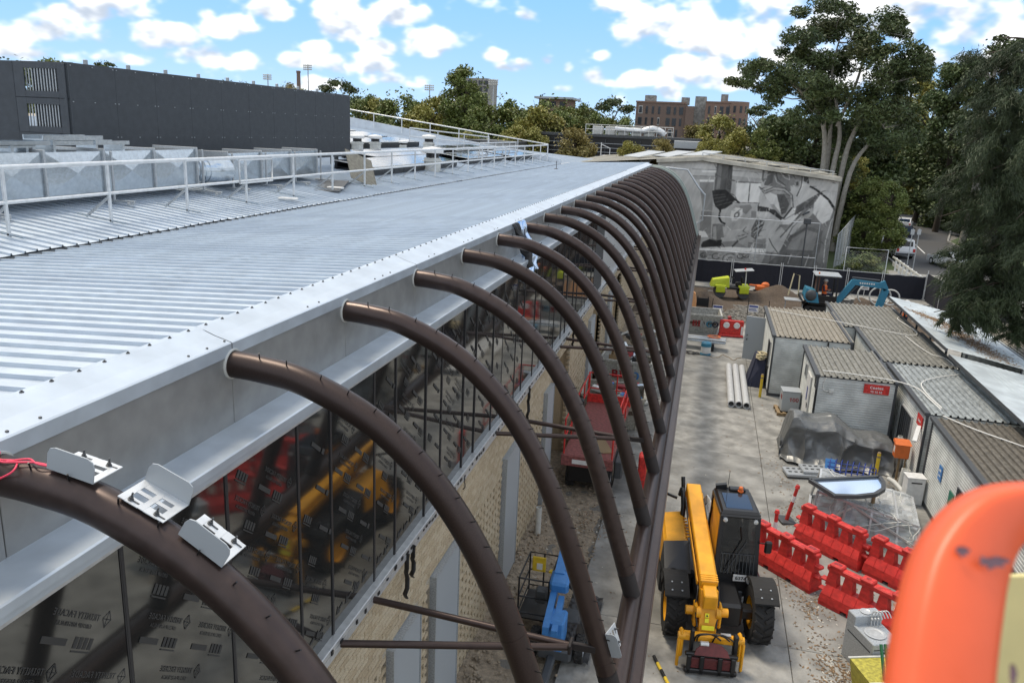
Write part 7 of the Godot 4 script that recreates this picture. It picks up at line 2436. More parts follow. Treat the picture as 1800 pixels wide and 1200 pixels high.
func lift_basket() -> void:
	var t := thing("lift_basket", "out-of-focus orange guard rail of the camera's own lift basket at lower right", "lift basket")
	# moulded flat rail: leans up, rolls over and runs off to the right; its flat face is turned to the rider
	var pts := [V(0.1236, 9.9000, -0.3294), V(0.1323, 9.9240, -0.3646), V(0.1418, 9.9618, -0.4037), V(0.1537, 9.9859, -0.4343), V(0.1731, 10.0019, -0.4592), V(0.2031, 10.0062, -0.4780), V(0.2716, 10.0003, -0.5083), V(0.3710, 9.9956, -0.5409)]
	var R := Basis(V(0.97013, 0.04384, -0.23861), V(-0.10264, 0.96534, -0.23996), V(0.21982, 0.25728, 0.941))   # how that face is turned
	var q := MB.new()
	var sm: Array = smooth(pts, 6)
	var fw := R * V(0, 0, -1)
	var rings := []
	for i in sm.size():
		var tg: Vector3 = (sm[mini(i + 1, sm.size() - 1)] - sm[maxi(i - 1, 0)]).normalized()
		var sx := tg.cross(fw).normalized()
		var sy := sx.cross(tg).normalized()
		var ring := []
		for k in 20:
			var a := TAU * k / 20.0
			var cx := signf(cos(a)) * pow(absf(cos(a)), 0.30) * 0.0225 * lerpf(1.0, 0.52, smoothstep(0.32, 0.72, float(i) / sm.size()))
			var cy := signf(sin(a)) * pow(absf(sin(a)), 0.30) * 0.0145
			ring.append([sm[i] + sx * cx + sy * cy, (sx * cos(a) * 0.7 + sy * sin(a)).normalized()])
		rings.append(ring)
	for i in rings.size() - 1:
		for k in 20:
			var j := (k + 1) % 20
			q.quadn(rings[i][j][0], rings[i][k][0], rings[i + 1][k][0], rings[i + 1][j][0], rings[i][j][1], rings[i][k][1], rings[i + 1][k][1], rings[i + 1][j][1])
	var rl := put(q, "guard_rail", MT.orangepaint, t)
	# worn patches where the paint is scuffed away
	var sc := [[V(0.1244, 9.9545, -0.3966), 0.01, 0.016], [V(0.1595, 9.9916, -0.4319), 0.02, 0.0075], [V(0.1092, 9.9190, -0.3238), 0.005, 0.018], [V(0.1581, 9.9607, -0.3806), 0.004, 0.013], [V(0.1436, 9.9962, -0.4295), 0.009, 0.006]]
	for e in sc:
		var w := MB.new()
		var ce: Vector3 = e[0]
		var n2 := []
		for k in 14:
			var a := TAU * k / 14.0
			var rr := 0.75 + 0.25 * sin(k * 2.7) + 0.12 * cos(k * 5.1)
			n2.append(Vector2(cos(a) * e[1] * rr * 0.5, sin(a) * e[2] * rr * 0.5))
		w.prism(n2, Transform3D(R, ce + R * V(0, 0, 0.0135)), 0.0008)
		put(w, "scuff", MT.scuff, rl)
	q = MB.new()
	q.cbox(V(0.55, 8.62, 0.55), V(1.9, 0.06, 1.3), 0.01)
	put(q, "floor", MT.galvdull, t)
	q = MB.new()
	q.tube([sm[0], V(0.24, 8.65, 0.02)], 0.02, 10)
	put(q, "rail_post", MT.orangepaint, t)
	q = MB.new()
	for e in [[-0.35, 1.15], [1.45, 1.15], [1.45, -0.05]]: q.tube([V(e[0], 8.65, e[1]), V(e[0], 9.7, e[1])], 0.022, 8)
	q.tube([V(-0.35, 9.7, 1.15), V(1.45, 9.7, 1.15), V(1.45, 9.7, -0.05), sm[-1]], 0.022, 8)
	put(q, "frame", MT.orangepaint, t)
	q = MB.new()
	var ce2 := V(0.3024, 9.8077, -0.6223)
	q.cbox(ce2, V(0.11, 0.16, 0.006), 0.001, R * Basis(V(0, 0, 1), 0.03))
	q.cbox(ce2 + R * V(0.02, -0.14, 0.002), V(0.15, 0.16, 0.006), 0.001, R * Basis(V(0, 0, 1), -0.1))
	var bd := put(q, "yellow_board", MT.paleyellow, t)
	q = MB.new()
	for i in 3: q.beam(ce2 + R * V(-0.03 + 0.02 * i, -0.055, 0.0055), ce2 + R * V(-0.02 + 0.02 * i, -0.062, 0.0055), 0.0015, 0.0015)
	put(q, "pencil_marks", MT.timber, bd)
	q = MB.new()
	q.beam(V(0.55, 8.5, 0.8), V(0.9, 0.9, 5.5), 0.3, 0.35); q.cbox(V(0.9, 0.7, 5.8), V(1.8, 1.0, 2.6), 0.08); q.beam(ce2 + V(0.02, -0.2, 0.02), V(0.75, 8.65, 0.0), 0.03, 0.03)
	put(q, "lift_arm", MT.charcoal, t)
	for x in [0.05, 1.75]:
		for z in [5.0, 6.6]: wheel(t, V(x, 0.4, z), 0.4, 0.25, MT.galvdull, 14)

func litter() -> void:
	var q := MB.new()
	q.usec = true
	var r2 := RandomNumberGenerator.new()
	r2.seed = 2024
	var spots := [[3.25, -16.6, 0.22, 0.9, 130], [3.55, -14.7, 0.28, 0.6, 700], [3.15, -17.3, 0.2, 0.3, 120], [2.9, -18.3, 0.2, 0.3, 60], [4.6, -17.9, 0.9, 0.7, 220], [3.3, -22.2, 0.3, 0.8, 120], [3.2, -25.0, 0.3, 0.8, 100], [6.9, -24.9, 0.25, 0.5, 300], [-3.0, -17.5, 0.6, 1.5, 160], [-2.2, -19.6, 0.5, 0.5, 220], [1.0, -24.0, 2.5, 5.0, 120], [3.0, -30.5, 0.8, 1.0, 60], [-1.2, -16.0, 0.8, 3.0, 60]]
	for s in spots:
		for i in s[4]:
			var c := V(s[0] + r2.randfn(0, 1) * s[2], 0.012, s[1] + r2.randfn(0, 1) * s[3])
			if c.x < -3.6 or (c.x > -3.6 and c.x < -1.85): c.y = 0.06
			var k := r2.randf()
			q.col = Color(0.11 + 0.16 * k, 0.075 + 0.10 * k, 0.045 + 0.05 * k)
			if r2.randf() < 0.12: q.col = Color(0.5, 0.48, 0.42)
			var a := r2.randf() * TAU
			var l := r2.randf_range(0.018, 0.05)
			var d1 := V(cos(a), r2.randf_range(-0.2, 0.4), sin(a)) * l
			var d2 := V(-sin(a), 0.15, cos(a)) * l * 0.45
			q.quad(c - d1, c + d2, c + d1, c - d2)
	tag(put(q, "leaf_litter", MT.deadleaf), "dry brown leaf litter scattered over the yard concrete", "leaves", "", "stuff")
	# stones and clods along the dug strip
	q = MB.new()
	for i in 900:
		var c := V(r2.randf_range(-3.6, -1.8), 0.0, r2.randf_range(-8.0, -24.0))
		if r2.randf() < 0.4: c = V(r2.randf_range(-3.7, -3.2), 0.02, r2.randf_range(-8.0, -24.0))
		var s := r2.randf_range(0.012, 0.05)
		q.ball(c + V(0, 0.01, 0), V(s, s * 0.7, s * r2.randf_range(0.7, 1.3)), 5)
	tag(put(q, "clods", MT.earth), "loose clods and stones along the dirt strip by the wall", "stones", "", "stuff")
	q = MB.new()
	for i in 1400:
		var c := V(r2.randf_range(0.9, 6.2), 0.10, r2.randf_range(-46.4, -51.3))
		var s := r2.randf_range(0.03, 0.10)
		q.ball(c, V(s, s * 0.7, s * r2.randf_range(0.7, 1.3)), 5)
	tag(put(q, "rubble", MT.gravel), "pale rubble spread over the gravel patch", "rubble", "", "stuff")

func car(label: String, at: Vector3, turn: float, kind: String, m: Material) -> void:
	var t := thing("parked_car", label, "car", at, turn)
	# side profile in (z, y); z forward is negative; extruded across x
	var lo: Array
	var hi: Array
	if kind == "suv":
		lo = [Vector2(-2.3, 0.35), Vector2(2.3, 0.35), Vector2(2.35, 0.7), Vector2(2.3, 1.12), Vector2(-1.0, 1.12), Vector2(-2.2, 1.02), Vector2(-2.38, 0.8)]
		hi = [Vector2(-1.15, 1.1), Vector2(2.28, 1.1), Vector2(2.05, 1.76), Vector2(1.6, 1.82), Vector2(-0.3, 1.8), Vector2(-0.75, 1.7)]
	elif kind == "ute":
		lo = [Vector2(-2.4, 0.4), Vector2(2.5, 0.4), Vector2(2.5, 1.15), Vector2(-1.1, 1.15), Vector2(-2.3, 1.05), Vector2(-2.45, 0.8)]
		hi = [Vector2(-1.15, 1.12), Vector2(0.9, 1.12), Vector2(0.75, 1.75), Vector2(-0.4, 1.75)]
	else:
		lo = [Vector2(-2.2, 0.28), Vector2(2.2, 0.28), Vector2(2.25, 0.6), Vector2(2.15, 0.95), Vector2(-1.0, 0.92), Vector2(-2.1, 0.78), Vector2(-2.25, 0.6)]
		hi = [Vector2(-1.05, 0.9), Vector2(1.9, 0.92), Vector2(1.25, 1.38), Vector2(0.2, 1.44), Vector2(-0.4, 1.36)]
	var b := Basis(V(0, 0, 1), V(0, 1, 0), V(-1, 0, 0))
	var q := MB.new()
	q.prism(lo, Transform3D(b, V(0.9, 0, 0)), 1.8)
	q.prism(hi, Transform3D(b, V(0.74, 0, 0)), 1.48)
	var bd := put(q, "body", m, t)
	# glass set into the cabin
	var c := Vector2.ZERO
	for e in hi: c += e / hi.size()
	var gl := []
	for e in hi: gl.append(c + (e - c) * 0.82)
	q = MB.new()
	q.prism(gl, Transform3D(b, V(0.75, 0.02, 0)), 1.50)
	put(q, "side_glass", MT.carglass, bd)
	for k in [[1, 2], [hi.size() - 1, 0]]:
		q = MB.new()
		var p0: Vector2 = hi[k[0]]
		var p1: Vector2 = hi[k[1]]
		var a := p0.lerp(p1, 0.15)
		var e := p0.lerp(p1, 0.85)
		var nn: Vector2 = (p1 - p0).orthogonal().normalized() * 0.012
		if nn.dot(p0 - c) < 0: nn = -nn
		q.quad(V(-0.62, a.y + nn.y, a.x + nn.x), V(0.62, a.y + nn.y, a.x + nn.x), V(0.62, e.y + nn.y, e.x + nn.x), V(-0.62, e.y + nn.y, e.x + nn.x))
		put(q, "screen", MT.carglass, bd)
	for x in [-0.82, 0.82]:
		for z in [-1.4, 1.42]: wheel(t, V(x, 0.34, z), 0.35, 0.22, MT.galvdull, 0)
	for x in [-0.72, 0.72]:
		q = MB.new()
		var zr: float = lo[2].x
		q.cbox(V(x, lo[2].y + 0.15, zr - 0.02), V(0.22, 0.3 if kind == "suv" else 0.16, 0.08), 0.02)
		put(q, "tail_light", MT.red, t)
		q = MB.new()
		q.cbox(V(x, 0.72, -lo[2].x + 0.04), V(0.3, 0.14, 0.1), 0.03)
		put(q, "headlight", MT.lamp, t)
	q = MB.new()
	q.cbox(V(0, 0.48, lo[1].x + 0.02), V(1.7, 0.18, 0.12), 0.03); q.cbox(V(0, 0.48, lo[0].x - 0.02), V(1.7, 0.18, 0.12), 0.03)
	put(q, "bumpers", MT.charcoal, t)
	if kind == "suv":
		q = MB.new()
		q.cbox(V(0, 1.86, 0.3), V(1.3, 0.05, 0.08), 0.02); q.cbox(V(0, 1.86, 1.2), V(1.3, 0.05, 0.08), 0.02)
		put(q, "roof_bars", MT.charcoal, t)

func street() -> void:
	var Lf := [Vector2(16.9, -60), Vector2(17.2, -86), Vector2(20.2, -106), Vector2(27, -135), Vector2(40, -170)]
	var Rt := [Vector2(26, -60), Vector2(26.2, -86), Vector2(27, -100), Vector2(34, -125), Vector2(50, -160)]
	var q := MB.new()
	for i in 4: q.quad(V(Lf[i].x, 0.0, Lf[i].y), V(Rt[i].x, 0.0, Rt[i].y), V(Rt[i + 1].x, 0.0, Rt[i + 1].y), V(Lf[i + 1].x, 0.0, Lf[i + 1].y))
	tag(put(q, "road", MT.asphalt), "", "", "", "structure")
	q = MB.new()
	for i in 4:
		for e in [[Lf, -1.0], [Rt, 1.0]]:
			var a: Vector2 = e[0][i]
			var c: Vector2 = e[0][i + 1]
			q.beam(V(a.x + e[1] * 0.1, 0.03, a.y), V(c.x + e[1] * 0.1, 0.03, c.y), 0.2, 0.22)
	tag(put(q, "kerb", MT.concrete2), "", "", "", "structure")
	q = MB.new()
	q.beam(V(21.4, 0.004, -74), V(21.6, 0.004, -84), 0.12, 0.004); q.beam(V(21.7, 0.004, -87), V(23.5, 0.004, -104), 0.12, 0.004)
	tag(put(q, "centre_line", MT.white), "", "", "", "structure")
	q = MB.new()
	q.quad(V(13.5, 0.02, -60), V(16.75, 0.02, -60), V(16.95, 0.02, -73), V(15.2, 0.02, -73)); q.quad(V(16.5, 0.024, -60), V(26.5, 0.024, -60), V(26.5, 0.024, -72), V(16.5, 0.024, -72))
	tag(put(q, "pavement", MT.concrete2), "", "", "", "structure")
	q = MB.new()
	q.quad(V(9.4, -0.02, -60), V(13.4, -0.02, -60), V(17.0, -0.02, -86), V(9.4, -0.02, -110)); q.quad(V(13.6, 0.0, -73), V(17.0, 0.0, -73), V(19.9, 0.0, -106), V(10, 0.0, -106)); q.quad(V(26.4, 0.0, -73), V(45, 0.0, -73), V(50, 0.0, -150), V(27.2, 0.0, -100))
	tag(put(q, "verge", MT.grass), "", "", "", "structure")
	car("white four-wheel drive seen from behind at the left kerb", V(18.35, 0.0, -83.5), 6, "suv", MT.carwhite)
	car("dark utility beyond the white four-wheel drive", V(21.6, 0.0, -96.5), -12, "ute", MT.cardark)
	car("white sedan in the road at the right, partly behind the drooping tree", V(21.6, 0.0, -78.0), 16, "sedan", MT.carwhite)
	car("white van shape parked farther left behind the street tree", V(18.3, 0.0, -93.0), -8, "suv", MT.carwhite)
	car("pale car farthest up the street in shade", V(25.2, 0.0, -113.0), -16, "sedan", MT.carwhite)
	# white post-and-panel rail
	var t := thing("white_fence", "white slatted barrier running up the left side of the street", "fence")
	for i in 8:
		q = MB.new()
		var z := -62.5 - i * 1.5
		q.cbox(V(15.9 + 0.03 * i, 0.55, z), V(0.14, 1.1, 0.14), 0.02)
		put(q, "post", MT.white, t)
		q = MB.new()
		q.cbox(V(15.9 + 0.03 * i, 0.98, z - 0.75), V(0.08, 0.16, 1.4), 0.01); q.cbox(V(15.9 + 0.03 * i, 0.45, z - 0.75), V(0.06, 0.35, 0.8), 0.01)
		put(q, "panel", MT.offwhite, t)
	t = thing("chain_fence", "framed chain-link bay in front of the green hedge right of the mural", "fence")
	q = MB.new()
	q.tube([V(10.2, 0.0, -61.8), V(10.2, 3.0, -61.8), V(13.0, 3.0, -61.8), V(13.0, 0.0, -61.8)], 0.04, 6); q.tube([V(10.2, 0.5, -61.8), V(13.0, 0.5, -61.8)], 0.03, 6)
	put(q, "frame", MT.steelwhite, t)
	wire_mesh(t, V(10.2, 0, -61.8), V(13.0, 0, -61.8), 2.8, 0.2)
	t = thing("chain_fence", "long grey chain-link fence receding from the mural corner up the street", "fence")
	for i in 9:
		q = MB.new()
		q.cyl(V(9.9 + i * 0.75, 0, -64.5 - i * 3.4), V(9.9 + i * 0.75, 3.6, -64.5 - i * 3.4), 0.04, 6)
		put(q, "post", MT.galvdull, t)
	q = MB.new()
	q.tube([V(9.9, 3.6, -64.5), V(15.9, 3.6, -91.7)], 0.03, 6)
	put(q, "top_rail", MT.steelwhite, t)
	wire_mesh(t, V(9.9, 0.2, -64.5), V(15.9, 0.2, -91.7), 3.3, 0.25)
	# arrow board on post at the right edge
	t = thing("chevron_sign", "black and white chevron board on a post at the right edge", "sign", V(16.3, 0, -46.8), -8)
	q = MB.new()
	q.cyl(V(0, 0, 0), V(0, 1.6, 0), 0.04, 8)
	put(q, "post", MT.galvdull, t)
	q = MB.new()
	q.cbox(V(0, 1.9, 0.04), V(0.7, 0.7, 0.03), 0.01)
	put(q, "board", MT.black, t)
	q = MB.new()
	q.prism([Vector2(-0.2, -0.3), Vector2(0.02, -0.3), Vector2(0.25, 0.0), Vector2(0.02, 0.3), Vector2(-0.2, 0.3), Vector2(0.03, 0.0)], Transform3D(Basis.IDENTITY, V(0, 1.9, 0.056)), 0.003)
	put(q, "chevron", MT.white, t)
	for e in [[19.0, -73.5], [19.6, -73.9]]:
		q = MB.new()
		q.cyl(V(e[0] - 1.9, 0, e[1]), V(e[0] - 1.9, 3.6, e[1]), 0.04, 6); q.cbox(V(e[0] - 1.9, 3.3, e[1] + 0.03), V(0.3, 0.45, 0.02), 0.01)
		tag(put(q, "street_sign", MT.galvdull), ("left" if e[0] < 19.3 else "right") + " one of two thin sign poles before the white four-wheel drive", "sign", "sign poles at the kerb")

func windows_on(t: Node, x0: float, x1: float, z: float, rows: Array, step: float, w: float, h: float, sd: int) -> void:
	var r2 := RandomNumberGenerator.new()
	r2.seed = sd
	for y in rows:
		var x := x0 + step * 0.6
		while x < x1 - step * 0.4:
			var ww := w * (1.0 if r2.randf() < 0.6 else 0.55)
			var q := MB.new()
			q.cbox(V(x, y, z + 0.03), V(ww, h, 0.14), 0.03)
			var o := put(q, "window", MT.offwhite if r2.randf() < 0.35 else MT.charcoal, t)
			q = MB.new()
			q.bb(x - ww * 0.4, y - h * 0.42, z + 0.101, x + ww * 0.4, y + h * 0.42, z + 0.106)
			put(q, "pane", MT.farwindow, o)
			x += step * (1.0 if r2.randf() < 0.8 else 1.5)

func background() -> void:
	var t := thing("brick_apartments", "brown brick apartment block with rounded right end above the trees", "building")
	var z := -170.0
	var q := MB.new()
	q.bb(-16.0, 0, z, -6.0, 16.6, z - 14); q.bb(-6.0, 0, z + 0.5, -4.4, 16.2, z - 14)
	put(q, "wing_wall", MT.redbrick, t)
	windows_on(t, -15.8, -6.2, z, [15.2, 13.0, 10.8], 1.25, 0.8, 1.5, 1)
	q = MB.new()
	q.bb(-2.2, 0, z + 1.0, 3.0, 17.0, z - 14)
	put(q, "wing_wall", MT.redbrick2, t)
	windows_on(t, -2.2, 3.0, z + 1.0, [15.6, 13.4, 11.2], 1.2, 0.7, 1.5, 2)
	q = MB.new()
	q.lathe([Vector2(2.8, 0), Vector2(2.8, 17.4), Vector2(2.5, 17.4), Vector2(2.5, 16.8), Vector2(0, 16.8)], V(3.4, 0, z - 1.6), Vector3.UP, 28)
	put(q, "round_tower", MT.redbrick2, t)
	for i in 5:
		for y in [15.9, 13.6, 11.4]:
			q = MB.new()
			var a := -0.9 + i * 0.45
			q.cbox(V(3.4 + sin(a) * 2.8, y, z - 1.6 + cos(a) * 2.8), V(0.5, 1.3, 0.12), 0.02, Basis(Vector3.UP, a))
			put(q, "window", MT.farwindow, t)
	q = MB.new()
	q.bb(-4.4, 0, z - 1.0, -2.2, 18.2, z - 8); q.bb(-14.6, 16.6, z - 3, -12.4, 18.2, z - 6); q.bb(0.6, 17.0, z - 2, 2.0, 18.8, z - 5); q.bb(-7.2, 16.6, z - 3, -5.6, 18.0, z - 6)
	put(q, "service_core", MT.concrete2, t)
	q = MB.new()
	q.bb(-16.1, 16.6, z + 0.15, -6.0, 16.9, z - 0.3); q.bb(-2.3, 17.0, z + 1.15, 3.0, 17.25, z + 0.7)
	put(q, "parapet", MT.redbrick2, t)
	# dark louvred building
	t = thing("louvred_building", "low black building with thin pale horizontal rails before the brick block", "building")
	z = -100.0
	q = MB.new()
	q.bb(-21.8, 0, z, -1.7, 9.75, z - 20)
	put(q, "wall", MT.black, t)
	for i in 5:
		q = MB.new()
		q.bb(-21.8, 6.9 + i * 0.52, z + 0.25, -4.2, 6.96 + i * 0.52, z + 0.3)
		put(q, "louvre_rail", MT.galvdull, t)
	for i in 9:
		q = MB.new()
		q.bb(-21.2 + i * 2.1, 6.0, z + 0.15, -21.13 + i * 2.1, 9.5, z + 0.24)
		put(q, "upright", MT.charcoal, t)
	q = MB.new()
	q.bb(-22.0, 9.75, z + 0.3, -1.5, 10.05, z - 20)
	put(q, "roof_edge", MT.charcoal, t)
	q = MB.new()
	q.cbox(V(-3.0, 9.3, z + 0.6), V(3.0, 0.9, 1.2), 0.05)
	put(q, "end_box", MT.galvdull, t)
	t = thing("roof_chiller", "white ductwork and chillers railed on the black building's roof", "plant", V(0, 10.05, z - 3))
	q = MB.new()
	for i in 5: q.cbox(V(-14.2 + i * 1.6, 0.5, 0), V(1.2, 1.0, 1.4), 0.05)
	put(q, "chiller", MT.offwhite, t)
	q = MB.new()
	q.tube(smooth([V(-8.5, 0.6, 0.6), V(-7.4, 0.9, 0.6), V(-6.4, 0.6, 0.6), V(-5.9, 0.2, 0.6)], 5), 0.42, 10); q.tube([V(-12, 0.75, 0.8), V(-8.5, 0.6, 0.6)], 0.3, 10)
	put(q, "duct", MT.steelwhite, t)
	q = MB.new()
	for y in [0.6, 1.15]: q.tube([V(-15.5, y, 1.8), V(-4.8, y, 1.8)], 0.04, 6)
	for i in 12: q.tube([V(-15.5 + i * 0.97, 0, 1.8), V(-15.5 + i * 0.97, 1.15, 1.8)], 0.035, 6)
	put(q, "guard_rail", MT.white, t)
	t = thing("fan_rig", "small white pole rig standing before the black building", "rig", V(-12.2, 0, -92))
	q = MB.new()
	q.tube([V(0, 0, 0), V(0, 9.2, 0)], 0.06, 6); q.tube([V(0, 9.0, 0), V(1.0, 8.6, 0), V(1.0, 7.8, 0), V(0, 7.8, 0)], 0.05, 6)
	put(q, "pole", MT.steelwhite, t)
	# rest of the block beyond the upper roof
	t = thing("grey_block", "long grey wall of a low block beyond the far roof gable", "building")
	q = MB.new()
	q.bb(-40, 0, -92, -22, 8.6, -104); q.bb(-34, 0, -90.5, -28, 8.95, -92)
	put(q, "wall", MT.galvdull, t)
	for i in 6:
		q = MB.new()
		q.cbox(V(-38 + i * 2.8, 7.2, -91.95), V(1.4, 1.0, 0.12), 0.02)
		put(q, "window", MT.farwindow, t)
	q = MB.new()
	q.bb(-40.2, 8.6, -91.8, -21.8, 8.8, -104.2)
	put(q, "roof_edge", MT.charcoal, t)
	# far tower behind the tall gum
	t = thing("far_tower", "pale multi-storey tower half hidden by the tall belt tree", "building")
	q = MB.new()
	q.bb(-103, 0, -320, -89.2, 29.2, -334)
	put(q, "wall", MT.concrete2, t)
	for i in 6:
		for j in 6:
			q = MB.new()
			q.cbox(V(-101.6 + j * 2.3, 27.6 - i * 2.6, -319.95), V(1.5, 1.5, 0.2), 0.03)
			put(q, "window", MT.farwindow, t)
	for i in 6:
		q = MB.new()
		q.bb(-103.3, 26.2 - i * 2.6, -319.2, -88.6, 26.5 - i * 2.6, -320)
		put(q, "balcony_slab", MT.concrete2, t)
	t = thing("hill_house", "flat roofed brown house among the belt trees", "house")
	q = MB.new()
	q.bb(-32, 0, -150, -26.5, 15.9, -158)
	put(q, "wall", MT.redbrick2, t)
	q = MB.new()
	q.bb(-32.8, 15.9, -149.4, -25.6, 16.25, -158.5)
	put(q, "roof", MT.galvdull, t)
	q = MB.new()
	for i in 3: q.cbox(V(-31 + i * 1.7, 15.0, -149.97), V(1.0, 0.9, 0.1), 0.02)
	put(q, "window", MT.farwindow, t)
	t = thing("brick_chimney", "tall brown factory chimney on the skyline", "chimney", V(-215, 0, -400))
	q = MB.new()
	q.tube([V(0, 0, 0), V(0, 33.8, 0)], [1.3, 0.95], 12); q.lathe([Vector2(0.95, 33.6), Vector2(1.15, 33.8), Vector2(1.15, 34.8), Vector2(0.9, 34.8)], Vector3.ZERO, Vector3.UP, 12)
	put(q, "stack", MT.redbrick, t)
	var fl := [[-115.2, 25.6, -220, "tallest floodlight mast with rows of lamps beside the chimney"], [-128.1, 22.6, -220, "floodlight mast left of the chimney"], [-78.2, 21.2, -220, "faint floodlight mast above the belt trees"], [-59.8, 23.2, -220, "floodlight mast right of the tall belt tree"]]
	for e in fl:
		t = thing("floodlight_mast", e[3], "floodlight", V(e[0], 0, e[2]), 0, "floodlights on the skyline")
		q = MB.new()
		q.tube([V(0, 0, 0), V(0, e[1], 0)], [0.30, 0.14], 8)
		put(q, "mast", MT.galvdull, t)
		for j in 3:
			q = MB.new()
			q.bb(-1.3, e[1] - 0.5 - j * 0.55, 0.1, 1.3, e[1] - 0.42 - j * 0.55, 0.2)
			for i in 5: q.cbox(V(-1.15 + i * 0.57, e[1] - 0.3 - j * 0.55, 0.3), V(0.42, 0.34, 0.3), 0.05)
			put(q, "lamp_row", MT.offwhite, t)
	t = thing("white_house", "white rendered house glimpsed between the right hand trees", "house")
	q = MB.new()
	q.bb(36, 0, -136, 46, 8.2, -146)
	put(q, "wall", MT.white, t)
	for i in 3:
		for y in [6.4, 3.4]:
			q = MB.new()
			q.cbox(V(37.6 + i * 2.4, y, -135.95), V(1.1, 1.3, 0.1), 0.02)
			put(q, "window", MT.farwindow, t)
	q = MB.new()
	q.prism([Vector2(35.4, 8.2), Vector2(46.6, 8.2), Vector2(41, 10.6)], Transform3D(Basis.IDENTITY, V(0, 0, -146.4)), 10.8)
	put(q, "roof", MT.redbrick2, t)

func leaf(q: MB, c: Vector3, l: float, w: float, r2: RandomNumberGenerator, droop := 0.0) -> void:
	var a := r2.randf() * TAU
	var e := r2.randf_range(-0.9, 0.9)
	var d1 := V(cos(a) * cos(e), sin(e) - droop, sin(a) * cos(e)).normalized() * l * 0.5
	var s := d1.cross(V(r2.randfn(0, 1), r2.randfn(0, 1), r2.randfn(0, 1))).normalized() * w * 0.5
	q.tri(c - d1, c + s, c + d1); q.tri(c - d1, c + d1, c - s)

func clump(q: MB, c: Vector3, r: Vector3, n: int, l: float, w: float, r2: RandomNumberGenerator, droop := 0.0) -> void:
	var base := r2.randf_range(0.62, 1.45)  # random clump tones spread wide, sunlit highlights put into the leaf colour
	var warm := r2.randf_range(0.9, 1.2)
	for i in n:
		var d := V(r2.randfn(0, 1), r2.randfn(0, 1), r2.randfn(0, 1)).normalized()
		var rad := pow(r2.randf(), 0.45)
		var k := base * r2.randf_range(0.65, 1.35)
		q.col = Color(k * warm * r2.randf_range(0.9, 1.1), k, k * r2.randf_range(0.75, 1.05) / warm)
		leaf(q, c + d * r * rad, l * r2.randf_range(0.7, 1.3), w * r2.randf_range(0.7, 1.3), r2, droop)

func crown(kind: String, sd: int) -> ArrayMesh:
	var r2 := RandomNumberGenerator.new()
	r2.seed = sd
	var q := MB.new()
	q.usec = true
	var n := 30 if kind != "g" else 24
	for i in n:
		var u := r2.randf_range(-1.0, 1.0)
		var a := r2.randf() * TAU
		var s := sqrt(1.0 - u * u)
		var R := r2.randf_range(0.62, 0.95)
		var c := V(cos(a) * s * 3.0, u * (3.6 if kind != "g" else 3.9), sin(a) * s * 3.0) * R
		if kind == "g": c.x *= r2.randf_range(0.7, 1.25)
		var r := r2.randf_range(0.75, 1.35) * (0.85 if kind == "g" else 1.0)
		clump(q, c, V(r, r * (0.72 if kind != "g" else 0.55), r), int(170 * r * r + 50), 0.40, 0.19, r2)
	# sparse fill and stray sprigs so that the edge stays ragged
	for i in 500:
		var d := V(r2.randfn(0, 1), r2.randfn(0, 1), r2.randfn(0, 1)).normalized()
		var k := r2.randf_range(0.6, 1.3)
		q.col = Color(k, k, k * 0.9)
		leaf(q, d * V(3.2, 3.9, 3.2) * pow(r2.randf(), 0.4), 0.40, 0.2, r2)
	return q.mesh()

